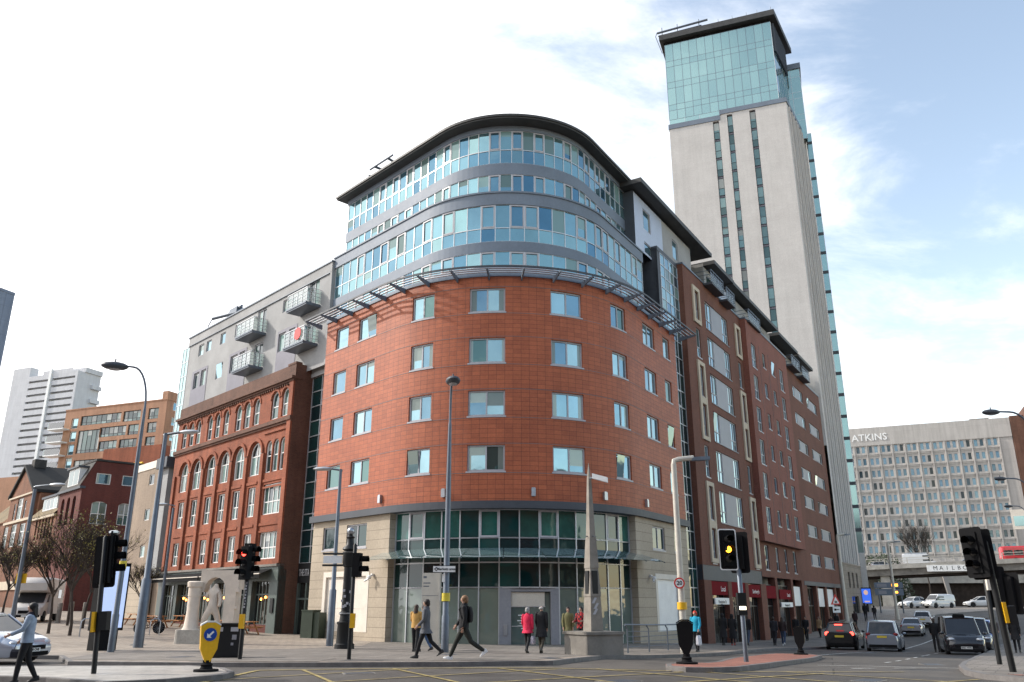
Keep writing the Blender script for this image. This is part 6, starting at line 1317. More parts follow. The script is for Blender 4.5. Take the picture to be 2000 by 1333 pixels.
t=thing('message_sign','two-row dark roadside sign with glowing orange figures before the flyover','sign',G0(45.9,104,KB),R(-20)); a=MB(); a.tube([(-1.3,0,0),(-1.3,0,3.6)],.09,6); a.tube([(1.2,0,0),(1.2,0,3.6)],.09,6); a.build('post',M['galv'],t,False); a=MB(); a.box(-1.7,1.5,-.1,.1,2.9,3.55); a.box(-1.7,1.5,-.1,.1,2.05,2.8); b=a.build('sign_board',M['grey_metal'],t,False); a=MB(); a.box(.25,.95,-.115,-.1,3.08,3.38); a.build('orange_figures',emis('orange_led',(1,.35,.03),4),b,False); a=MB(); a.box(.45,.85,-.115,-.1,2.3,2.52); a.build('orange_figures',M['lamp_amber'],b,False); a=MB(); a.box(-1.4,-.3,-.112,-.1,3.05,3.4); a.box(-1.3,-.4,-.112,-.1,2.2,2.6); a.build('white_letters',M['panel_grey'],b,False)
t=thing('display_panel','glowing blue advertising screen on the pavement beyond the stone tower','display',G0(44.2,107,KB),R(-14)); a=MB(); a.box(-.6,.6,-.15,.15,.9,2.9); a.box(-.1,.1,-.1,.1,0,.9); a.build('casing',M['black'],t,False); a=MB(); a.box(-.52,.52,-.17,-.15,1.0,2.75); a.build('screen',emis('blue_screen',(.04,.13,.65),.8),t,False); a=MB(); a.ell((-.05,-.17,2.3),(.26,.01,.3),10,6); a.box(-.3,.3,-.18,-.172,1.15,1.3); a.build('screen_picture',emis('peach_screen',(.65,.4,.3),.6),t,False)
t=thing('billboard','double-sided roadside sign on a leaning mast at the right edge above the red bus','billboard',G0(80.6,128,0),R(-30)); a=MB(); a.tube([(0,0,0),(-.6,0,16.)],.25,6); a.build('mast',M['galv'],t,False); a=MB(); a.box(-3.4,-.9,-.2,.2,11.4,14.4); a.box(-.5,2.4,-.2,.2,11.6,15.4); b=a.build('sign_board',M['cream'],t,False); a=MB(); a.box(-3.1,-1.3,-.22,-.2,11.9,13.4); a.box(-.3,2.2,-.22,-.2,13,14.8); a.build('panel',M['g_green'],b,False)
for k,(x,y,lab) in enumerate(((-32,61,'slim stone bollard left of the parked motorhome trees'),(-33.3,65,'slim stone bollard in the middle of the row on the plaza'),(-33.2,67,'slim stone bollard nearest the dark red brick gable'),(-35,68.5,'slim stone bollard at the far end of the row on the plaza'))):
    t=thing('stone_bollard',lab,'bollard',G0(x,y,KB),0,'slim stone bollards on the plaza'); a=MB(); a.lathe([(.16,0),(.16,1.25),(.13,1.32)],10); a.build('post',M['obelisk'],t,False)
def rack(lab,x,y,rz):
    t=thing('cycle_stand',lab,'cycle stand',G0(x,y,KB),rz,'steel hoop cycle stands'); a=MB()
    for e in (-.18,.18): a.tube([(-.25,e,0),(-.25,e,.75),(-.12,e,.88),(.12,e,.88),(.25,e,.75),(.25,e,0)],.025,6)
    a.build('hoop',M['steel'],t,False)
rack('steel hoop cycle stand between the bare trees and the display panel',-22.3,45.4,R(30)); rack('steel hoop cycle stand beside the leaning bicycle',-20.0,48.6,R(20))
def bicycle():
    t=thing('bicycle','dark bicycle leaning beside the grey two-piece lamp','bicycle',G0(-20.9,50,KB),R(35))
    for x in (-.52,.52):
        a=MB(); a.lathe([(.31,-.02),(.34,-.02),(.34,.02),(.31,.02),(.31,-.02)],20,0,VM(x,0,.34)); w_=a.build('wheel',M['tyre'],t,False); a=MB()
        for k in range(8): q=R(45*k/2+11); a.tube([(x+.31*math.cos(q),0,.34+.31*math.sin(q)),(x-.31*math.cos(q),0,.34-.31*math.sin(q))],.006,4)
        a.build('spokes',M['steel'],w_,False)
    a=MB(); 
    for p,q in (((-.52,0,.34),(-.1,0,.32)),((-.1,0,.32),(-.22,0,.85)),((-.22,0,.78),(.35,0,.8)),((-.1,0,.32),(.38,0,.72)),((-.52,0,.34),(-.2,0,.75)),((.52,0,.34),(.36,0,.9))): a.tube([p,q],.022,6)
    a.build('bike_frame',M['black'],t,False); a=MB(); a.ell((-.24,0,.9),(.14,.07,.04),8,5); a.build('saddle',M['matt_black'],t,False); a=MB(); a.tube([(.35,-.26,.98),(.36,0,.93),(.35,.26,.98)],.018,6); a.build('handlebar',M['steel'],t,False)
bicycle()
def picnic():
    t=thing('picnic_table','orange timber picnic table at the far end in front of the pub','picnic table',G0(-26.6,61.5,KB),R(-40),'timber picnic tables outside the pub')
    a=MB()
    for k in range(5): a.box(-.95,.95,-.38+.155*k,-.24+.155*k,.72,.76)
    a.build('tabletop',M['wood'],t,False)
    for e in (-1,1): a=MB(); a.box(-.95,.95,e*.68-.14,e*.68+.14,.43,.47); a.build('bench',M['wood'],t,False)
    for e in (-.65,.65):
        for s_ in (-1,1): a=MB(); a.tube([(e,s_*.2,.72),(e,s_*.62,0)],.05,4); a.build('leg',M['wood'],t,False)
    a=MB(); 
    for e in (-.65,.65): a.box(e-.04,e+.04,-.76,.76,.36,.43)
    a.build('crossbeam',M['wood'],t,False); return t
pt_=picnic()
for x,y,rz,lab in ((-24.2,58.6,-40,'orange timber picnic table between the two grey lamps outside the pub'),(-23.2,61.2,-44,'orange timber picnic table close to the pub windows'),(-17.9,55.0,-43,'orange timber picnic table behind the black litter bin'),(-16.4,53.2,-43,'orange timber picnic table nearest the brick corner of the pub')): copy_tree(pt_,G0(x,y,KB),R(rz),lab)
# ================================================================ TREES
M['leaf']=mat('yellow_green_leaf',(.20,.17,.035),.6,var=.5,vs=3); M['twig']=mat('twig',(.036,.027,.021),.9,var=.25,vs=5); M['bush_leaf']=mat('dark_bush_leaf',(.035,.05,.022),.7,var=.5,vs=3)
def grow(seed,H,spread,levels,leaves,leaf='leaf',tr=.09,fork=.38,label='',cat='tree',name='street_tree',loc=(0,0,0),twn=5,group=None):
    r=random.Random(seed); t=thing(name,label,cat,loc,0,group); tk=MB(); tw=MB(); lf=MB(); tips=[]
    def limb(p,d,L,rad,lv):
        pts=[p]; n=4; q=p.copy(); dd=d.copy()
        for i in range(n):
            dd=(dd+Vector((r.uniform(-1,1),r.uniform(-1,1),r.uniform(-.3,.6)))*.13).normalized(); q=q+dd*(L/n); pts.append(q.copy())
        rs=[rad*(1-.5*i/n) for i in range(n+1)]; (tk if lv<=1 else tw).tube(pts,rs,7 if lv==0 else (5 if lv<=1 else 3),0,False)
        if lv>=levels: tips.append((q,dd)); return
        k=(6 if lv==0 else (5 if lv<levels-1 else twn))
        for i in range(k):
            f=r.uniform(.45,1.0) if lv else r.uniform(.8,1.0); b=pts[0].lerp(pts[-1],f) if lv else pts[-1]; ix=min(n-1,int(f*n)); b=pts[ix].lerp(pts[ix+1],f*n-ix)
            a=r.uniform(0,6.283); sp=r.uniform(.5,1.0)*spread
            nd=(dd+Vector((math.cos(a)*sp,math.sin(a)*sp,r.uniform(.0,.45)))).normalized(); limb(b,nd,L*r.uniform(.52,.8),rad*.52,lv+1)
    limb(Vector((0,0,-.1)),Vector((0,0,1)),H*fork,tr,0)
    for i in range(leaves):
        p,d=r.choice(tips); c=p+Vector((r.gauss(0,.14),r.gauss(0,.14),r.gauss(-.05,.16))); s=r.uniform(.03,.065); u=Vector((r.uniform(-1,1),r.uniform(-1,1),r.uniform(-1,1))).normalized(); v=u.orthogonal().normalized()
        lf.add([c-u*s,c+v*s*.6,c+u*s,c-v*s*.6],[(0,1,2,3)])
    tk.build('trunk',M['bark'],t,False); tw.build('crown',M['twig'],t,False)
    if leaves: lf.build('leaves',M[leaf],t,False)
    return t
T=[((-25.4,47.6),'slender street tree with few leaves, left of the pair with straight trunks',11,8.6,.8),((-23.4,46.0),'bushiest street tree with the last yellow leaves, nearest the leaning signal',12,10.0,.95),((-29.5,57.5),'street tree in front of the dark red gable, behind the straight pair',13,10.0,.9),((-33.6,57),'street tree beside the parked motorhome at the far left',14,9.5,.9),((-27.0,54.5),'bare street tree in front of the tan brick building',15,9.2,.9),((-38,66),'street tree behind the parked motorhome',16,9.6,.9),((-29.6,68.5),'small bare tree in front of the warehouse left corner',17,7.6,.9)]
for (x,y),lab,sd_,H,sp in T: grow(sd_,H,sp,4,420 if sd_!=12 else 900,label=lab,loc=G0(x,y,KB),tr=.095,fork=.28,twn=8,group='bare street trees on the plaza')
grow(31,19,.7,5,0,label='large bare spreading tree behind the flyover railing',loc=(92,188,2.5),tr=.2,fork=.36,name='bare_tree',twn=4)
grow(32,13,1.2,4,0,label='smaller bare tree behind the flyover, right of the white van',loc=(112,184,4),tr=.25,fork=.3,name='bare_tree')
def bush(label,loc,rx,ry,rz_,n,seed):
    r=random.Random(seed); t=thing('bush',label,'bush',loc); a=MB(); b=MB()
    for k in range(7): q=r.uniform(0,6.28); a.tube([(0,0,0),(rx*.4*math.cos(q),ry*.4*math.sin(q),rz_*.9),(rx*.7*math.cos(q),ry*.7*math.sin(q),rz_*1.3)],[.08,.05,.02],4)
    for i in range(n):
        q=r.uniform(0,6.28); h=r.random(); rr=math.sqrt(r.random())*(1-.35*h); c=Vector((rx*rr*math.cos(q),ry*rr*math.sin(q),rz_*2*h*(1-.3*rr)+r.gauss(0,.15))); s=r.uniform(.16,.34); u=Vector((r.uniform(-1,1),r.uniform(-1,1),r.uniform(-1,1))).normalized(); v=u.orthogonal().normalized(); b.add([c-u*s,c+v*s*.7,c+u*s,c-v*s*.7],[(0,1,2,3)])
    a.build('stem',M['bark'],t,False); b.build('foliage',M['bush_leaf'],t,False)
bush('dark evergreen bush above the flyover, left of the white van',(80,184,6.5),6,3,3.0,1500,1); bush('dark evergreen bush above the flyover, behind the tower edge',(70,187,6.5),5,3,2.6,1200,2)
for k,(x,y,s,lab) in enumerate(((66,188,3.2,'dark shrub in the shade under the flyover, left'),(76,189,3.4,'dark shrub in the shade under the flyover, centre left'),(86,191,3.2,'dark shrub in the shade under the flyover, right'))): bush(lab,(x,y,1.2),5,2,s,1300,10+k)
# ================================================================ PEOPLE
def person(label,x,y,rz,h=1.72,coat=(.02,.02,.022),trous=(.015,.015,.018),hair=(.04,.025,.018),stride=18,long=0.,sk='skin',shoes=(.02,.02,.02),k=KB,arms=(12,-12),bend=25,longhair=False,bald=False,scarf=None,hood=False,pack=None,bag=None,pattern=None,lean=0,phase=1,gnd=None,turn=0):
    s=h/1.75; base=gnd if gnd is not None else G0(x,y,k); t=thing('person',label,'person',base,rz)
    st=R(stride); L1,L2=.45,.43; hip=Vector((0,0,0)); legs={}
    for sd,a in ((1,st*phase),(-1,-st*phase)):
        hp=Vector((0,.095*sd,0)); b=R(6) if a>=0 else R(28)*min(1,abs(a)/R(15)); kn=hp+Vector((math.sin(a),0,-math.cos(a)))*L1; q=a-b; an=kn+Vector((math.sin(q),0,-math.cos(q)))*L2
        legs[sd]=(hp,kn,an,q)
    mn=min(l[2].z for l in legs.values()); dz=.085-mn
    for sd in legs: hp,kn,an,q=legs[sd]; legs[sd]=tuple(Vector((v.x,v.y,v.z+dz)) for v in (hp,kn,an))+(q,)
    pz=dz; ln=R(lean)
    def up(xx,yy,zz): # torso point, leaning forwards
        d=zz-.9; return Vector((xx+math.sin(ln)*d,yy,pz+.02+d*math.cos(ln)+.0))
    arm={}
    for sd,a in ((1,arms[0]),(-1,arms[1])):
        sh=up(0,.185*sd,1.40); q=R(a); el=sh+Vector((math.sin(q)*.28,.05*sd,-math.cos(q)*.28)); q2=q+R(bend); wr=el+Vector((math.sin(q2)*.25,-.02*sd,-math.cos(q2)*.25)); arm[sd]=(sh,el,wr,q2)
    Sc=lambda v:tuple(c*s for c in v)
    N=[('p',Sc(up(0,0,.94)),.10*s),('w',Sc(up(0,0,1.1)),.09*s),('c',Sc(up(0,0,1.3)),.11*s),('n',Sc(up(0,0,1.47)),.055*s),('n2',Sc(up(.015,0,1.53)),.05*s),('h',Sc(up(.02,0,1.62)),.085*s),('hc',Sc(up(.015,0,1.69)),.078*s),('ch',Sc(up(.075,0,1.565)),.032*s),('no',Sc(up(.112,0,1.62)),.012*s)]
    E=[('p','w'),('w','c'),('c','n'),('n','n2'),('n2','h'),('h','hc'),('h','ch'),('h','no')]
    for sd,nm in ((1,'l'),(-1,'r')):
        sh,el,wr,q2=arm[sd]; hp,kn,an,q=legs[sd]; d=Vector((math.sin(q2),0,-math.cos(q2))); pl=wr+d*.075
        N+=[(nm+'s',Sc(sh),.05*s),(nm+'e',Sc(el),.04*s),(nm+'w',Sc(wr),.027*s),(nm+'p',Sc(pl),.034*s),(nm+'hp',Sc(hp),.085*s),(nm+'k',Sc(kn),.055*s),(nm+'a',Sc(an),.038*s)]
        E+=[('c',nm+'s'),(nm+'s',nm+'e'),(nm+'e',nm+'w'),(nm+'w',nm+'p'),('p',nm+'hp'),(nm+'hp',nm+'k'),(nm+'k',nm+'a')]
        f_=Vector((math.cos(q2),0,math.sin(q2)))
        for i in range(4):
            o=f_*(.027-.018*i); kk=pl+d*.045+o; tp=kk+d*(.03,.038,.035,.024)[i]+Vector((0,-.018*sd,0)); N+=[(f'{nm}f{i}',Sc(kk),.0095*s),(f'{nm}t{i}',Sc(tp),.008*s)]; E+=[(nm+'p',f'{nm}f{i}'),(f'{nm}f{i}',f'{nm}t{i}')]
        tb=wr+d*.04+f_*.04; N+=[(nm+'th',Sc(tb),.011*s),(nm+'tt',Sc(tb+d*.035+f_*.012),.009*s)]; E+=[(nm+'w',nm+'th'),(nm+'th',nm+'tt')]
    body=skin(N,E,'body',M[sk],t,1)
    cm=cloth('cloth_%02d%02d%02d'%tuple(int(c*99) for c in coat),coat) if pattern is None else pattern
    tm=cloth('cloth_%02d%02d%02d'%tuple(int(c*99) for c in trous),trous); hm=cloth('hair_%02d%02d%02d'%tuple(int(c*99) for c in hair),hair,.6)
    def ring(z,rx,ry,xo=0,n=14): return [Sc(up(xo+rx*math.cos(6.2832*i/n),ry*math.sin(6.2832*i/n),z)) for i in range(n)]
    a=MB(); hem=.83-long
    rg=[]
    if long>.02:
        for f in (1,.55,.15):
            z=.83-long*f; e=.03+.05*f; rg.append([Sc((q[0]*1.0+(-.02*f),q[1],q[2])) for q in [tuple(up((.135+e)*math.cos(6.2832*i/14),(.19+e*.6)*math.sin(6.2832*i/14),z)) for i in range(14)]])
    rg+=[ring(.84,.145,.20),ring(.95,.14,.195),ring(1.08,.128,.178),ring(1.22,.138,.195),ring(1.34,.135,.205),ring(1.42,.11,.185),ring(1.47,.08,.11),ring(1.51,.062,.068)]
    a.loft(rg,0,True,True)
    for sd in (1,-1):
        sh,el,wr,q2=arm[sd]; a.ell(Sc(sh),(.075*s,.075*s,.08*s),10,7); a.tube([Sc(sh),Sc(sh.lerp(el,.5)),Sc(el),Sc(el.lerp(wr,.6)),Sc(wr)],[.072*s,.066*s,.058*s,.05*s,.045*s],9)
    a.build('coat',cm,t,False)
    a=MB(); a.loft([ring(.80,.11,.16),ring(.9,.13,.185),ring(1.0,.12,.175)],0,True,True)
    for sd in (1,-1):
        hp,kn,an,q=legs[sd]; a.tube([Sc(hp+Vector((0,0,.03))),Sc(hp.lerp(kn,.5)),Sc(kn),Sc(kn.lerp(an,.5)),Sc(an)],[.098*s,.088*s,.068*s,.062*s,.05*s],9)
    a.build('trousers',tm,t,False)
    shm=cloth('shoe_%02d%02d%02d'%tuple(int(c*99) for c in shoes),shoes,.5)
    for sd in (1,-1):
        hp,kn,an,q=legs[sd]; pit=max(0,-q-R(14))*.8 if phase*sd<0 else -max(0,q)*.5; a=MB(); Q=Matrix.Translation(an)@Matrix.Rotation(pit,4,'Y'); rr=[]
        for xx,w_,zt in ((-.08,.032,.02),(-.05,.042,.035),(.03,.043,.02),(.1,.046,-.02),(.165,.036,-.04),(.185,.015,-.055)): rr.append([Sc(Q@Vector((xx,w_*cy,-.083+(zt+.083)*cz))) for cy,cz in ((-1,0),(1,0),(1,.6),(.6,1),(-.6,1),(-1,.6))])
        a.loft(rr,0,True,True); a.build('shoe',shm,t,False)
    a=MB(); hc=up(-.012,0,1.655)
    if not bald:
        a.ell(Sc(hc),(.105*s,.095*s,.098*s),12,8); a.ell(Sc(up(-.05,0,1.60)),(.07*s,.088*s,.09*s),10,7)
    else: a.ell(Sc(up(-.045,0,1.61)),(.075*s,.093*s,.06*s),10,7)
    if longhair: a.loft([ring(1.62,.06,.09,-.06,8),ring(1.52,.055,.1,-.075,8),ring(1.40,.03,.09,-.11,8)],0,True,True)
    a.build('hair',hm,t,False)
    a=MB()
    for sd in (1,-1): a.ell(Sc(up(.092,.033*sd,1.635)),(.012*s,.014*s,.009*s),8,5)
    a.build('eyes',M['matt_black'],t,False); a=MB(); a.ell(Sc(up(.098,0,1.578)),(.01*s,.022*s,.006*s),8,4); a.build('mouth',M['skin_dark'],t,False)
    if hood: a=MB(); a.ell(Sc(up(-.03,0,1.645)),(.125*s,.12*s,.13*s),12,8); a.loft([ring(1.42,.12,.16),ring(1.5,.09,.1),ring(1.58,.09,.1,-.02)],0,True,True); a.build('hood',cm,t,False)
    if scarf: a=MB(); a.loft([ring(1.43,.11,.12),ring(1.47,.11,.115),ring(1.53,.085,.085)],0,True,True); a.build('scarf',cloth('scarf_%02d%02d%02d'%tuple(int(c*99) for c in scarf),scarf),t,False)
    if pack:
        o=thing('backpack',pack[0],'backpack',base,rz); a=MB(); rr=[]
        for z,w_,d in ((1.0,.13,.1),(1.05,.155,.13),(1.25,.16,.14),(1.38,.14,.11),(1.44,.1,.07)): rr.append([Sc(up(-.125-d*.5*(1-math.cos(q))*1.0-.0,w_*math.sin(q),z)) for q in [6.2832*i/12 for i in range(12)]])
        a.loft(rr,0,True,True); a.build('pack',cloth('pack_'+str(pack[1][0]),pack[1]),o,False); a=MB()
        for sd in (1,-1): a.tube([Sc(up(-.12,.1*sd,1.42)),Sc(up(.0,.11*sd,1.495)),Sc(up(.14,.11*sd,1.36)),Sc(up(.06,.16*sd,1.12)),Sc(up(-.12,.14*sd,1.08))],.02*s,5)
        a.build('strap',cloth('pack_'+str(pack[1][0]),pack[1]),o,False)
    if bag:
        lab,c,sd,w_,hh=bag; sh,el,wr,q2=arm[sd]; hp_=Vector(Sc(wr+Vector((math.sin(q2),0,-math.cos(q2)))*.1)); o=thing('bag',lab,'bag',base,rz); a=MB(); a.loft([[(hp_.x+sx*w_/2*f,hp_.y+sy*.05*f2,hp_.z-.16-hh*(1-zf)) for sx,sy in ((-1,-1),(1,-1),(1,1),(-1,1))] for zf,f,f2 in ((0,.85,.8),(.1,1,1.2),(.7,1,1),(1,.9,.35))],0,True,False); a.build('bag_body',cloth('bag_%02d%02d%02d'%tuple(int(q*99) for q in c),c,.6),o,False)
        a=MB(); a.tube([(hp_.x-w_*.3,hp_.y,hp_.z-.17),(hp_.x-w_*.12,hp_.y,hp_.z-.02),(hp_.x+w_*.12,hp_.y,hp_.z-.02),(hp_.x+w_*.3,hp_.y,hp_.z-.17)],.008,5); a.build('handle',M['matt_black'],o,False)
    return t
def check():
    m,nt,b=nodes('red_black_check'); oc=coord(nt); c=nt.nodes.new('ShaderNodeTexChecker'); c.inputs['Scale'].default_value=11; c.inputs[1].default_value=(.38,.02,.025,1); c.inputs[2].default_value=(.03,.012,.014,1); nt.links.new(oc,c.inputs[0]); nt.links.new(c.outputs[0],b.inputs['Base Color']); pin(b,'Roughness',.9); return m
CH=check()
person('woman in a pale blue denim jacket and dark headscarf walking past the silver car',-10.9,19.6,R(200),1.66,coat=(.27,.33,.42),trous=(.012,.012,.014),hair=(.012,.01,.01),scarf=(.02,.018,.03),stride=10,hood=False,longhair=True,k=0.02,arms=(20,-5),bend=45,bag=('dark handbag held at the side of the woman in the denim jacket',(.02,.02,.03),-1,.26,.18))
person('man in a black jacket with a backpack striding left across the crossing',-1.44,26.0,R(180),1.84,coat=(.012,.012,.014),trous=(.02,.022,.018),hair=(.20,.11,.055),stride=29,shoes=(.62,.62,.62),scarf=(.012,.012,.014),pack=('black backpack on the striding man in black',(.014,.014,.016)),arms=(-8,16),bend=20,phase=-1)
person('woman in a long grey coat walking left in front of the information totem',-2.67,26.9,R(176),1.70,coat=(.10,.105,.12),trous=(.012,.012,.014),hair=(.02,.014,.012),stride=21,long=.12,arms=(6,10),bend=40,phase=1,scarf=(.09,.09,.1),longhair=False)
person('woman in a mustard yellow jacket, half hidden by the grey coat',-3.72,33.6,R(75),1.66,coat=(.52,.30,.09),trous=(.012,.012,.014),hair=(.05,.03,.02),stride=7,longhair=True,arms=(20,5),bend=50)
person('person in a blue top and jeans beside the yellow jacket, behind the grey coat',-3.45,33.9,R(150),1.66,coat=(.03,.13,.26),trous=(.08,.14,.26),hair=(.05,.03,.02),stride=12,arms=(25,0),bend=60)
person('woman in a bright red coat and grey hair walking away towards the entrance',.60,33.4,R(68),1.62,coat=(.60,.022,.07),trous=(.012,.012,.014),hair=(.30,.29,.28),stride=14,long=.1,arms=(8,-8),bag=('white paper bag carried by the woman in the red coat',(.6,.55,.62),-1,.3,.3))
person('bald older man in a long black overcoat walking away beside the red coat',1.14,33.4,R(72),1.72,coat=(.012,.012,.015),trous=(.05,.042,.03),hair=(.35,.34,.33),stride=15,long=.28,bald=True,arms=(5,-12))
person('young man in an olive jacket before the lobby glass, left of the obelisk',2.5,38.6,R(-95),1.74,coat=(.15,.14,.06),trous=(.02,.02,.025),hair=(.02,.015,.012),stride=3,long=.15,arms=(3,3),bend=12)
person('young man in a red and black checked shirt beside the obelisk',3.05,38.2,R(-120),1.76,coat=(.35,.02,.02),trous=(.02,.02,.025),hair=(.02,.015,.012),stride=3,arms=(20,15),bend=70,pattern=CH)
person('person in a bright turquoise jacket with a white bag by the railing',8.3,39.2,R(235),1.70,coat=(.015,.30,.46),trous=(.012,.012,.014),hair=(.5,.04,.02),stride=9,k=.1,arms=(10,-5),bag=('white carrier bag held by the person in the turquoise jacket',(.55,.55,.6),1,.38,.42))
person('person in long black clothes outside the first shop door, left of the pair',12.06,49.6,R(60),1.66,coat=(.010,.010,.012),long=.45,hair=(.01,.01,.01),stride=9,hood=True)
person('person in a long black cloak and red shoes passing the first shop',12.9,50.8,R(70),1.66,coat=(.011,.010,.012),long=.5,hair=(.01,.01,.01),stride=9,hood=True,shoes=(.3,.03,.02))
person('dark-coated shopper behind the amber signal pole',14.5,53.5,R(55),1.74,coat=(.014,.014,.02),trous=(.05,.07,.11),stride=10,longhair=True)
person('person in a dark jacket walking up the street near the second shop door',17.2,57.0,R(60),1.72,coat=(.02,.02,.022),trous=(.015,.016,.022),stride=10)
person('person in a brown jacket, blue jeans and white shoes near the second shop door',17.9,57.4,R(64),1.72,coat=(.035,.022,.022),trous=(.04,.06,.11),stride=12,shoes=(.6,.6,.6),longhair=True)
person('man in a black suit outside the third shop, left of two',22.1,67.5,R(240),1.80,coat=(.012,.012,.014),hair=(.2,.18,.16),bald=True,stride=8)
person('man in a black overcoat outside the third shop, right of two',23.0,67.9,R(235),1.76,coat=(.013,.012,.014),stride=8,long=.2)
person('person in a beige coat on the pavement outside the last brick bay',26.4,74.5,R(225),1.64,coat=(.30,.20,.11),trous=(.02,.018,.018),stride=8,long=.1)
person('person in a dark brown top beside the beige coat',28.4,77.0,R(230),1.66,coat=(.06,.03,.028),stride=8)
person('person in dark clothes beneath the triangle warning sign',31.5,84.0,R(50),1.72,coat=(.015,.015,.018),stride=8)
person('person in a dark red jacket walking away beside the stone tower plinth',34.7,87.5,R(60),1.74,coat=(.035,.016,.018),stride=9)
person('tall figure in dark clothes in front of the blue screen',38.9,95,R(60),1.86,coat=(.014,.014,.016),stride=8)
person('hooded figure on the pavement edge beyond the silver people carrier',40.1,95.5,R(80),1.5,coat=(.014,.014,.02),stride=5,hood=True)
person('officer in a black uniform standing beside the black taxi, back to the viewer',25.1,51.6,R(65),1.82,coat=(.010,.010,.012),stride=4,k=.0)
person('person in a dark coat leaning at the taxi window',25.55,51.4,R(-20),1.64,coat=(.016,.02,.03),stride=4,k=.0,hair=(.05,.03,.02),longhair=True)
person('person in a grey top on the right pavement behind the taxis',31.8,57.2,R(240),1.72,coat=(.10,.085,.085),trous=(.04,.05,.075),stride=7)
person('person in a blue top standing by the blue car behind the taxi',33.2,60.5,R(200),1.68,coat=(.09,.16,.34),trous=(.02,.02,.03),stride=4,k=.1)
person('person in a long dark coat walking away at the right edge',26.5,45.8,R(60),1.72,coat=(.018,.016,.018),stride=9,long=.25,longhair=True)
person('person in black on the terrace between the stone sculpture and the pub',-20.0,53.5,R(190),1.70,coat=(.012,.012,.014),stride=8,arms=(15,0),bend=40)
for k,(x,y) in enumerate(((70.5,121),(73.2,121.4),(76.2,121.8))): person(('dark distant pedestrian left of three in front of the far white car','dark distant pedestrian in the middle of three in front of the far white car','dark distant pedestrian right of three in front of the far white car')[k],x,y,R(180),1.75,stride=10,k=0)
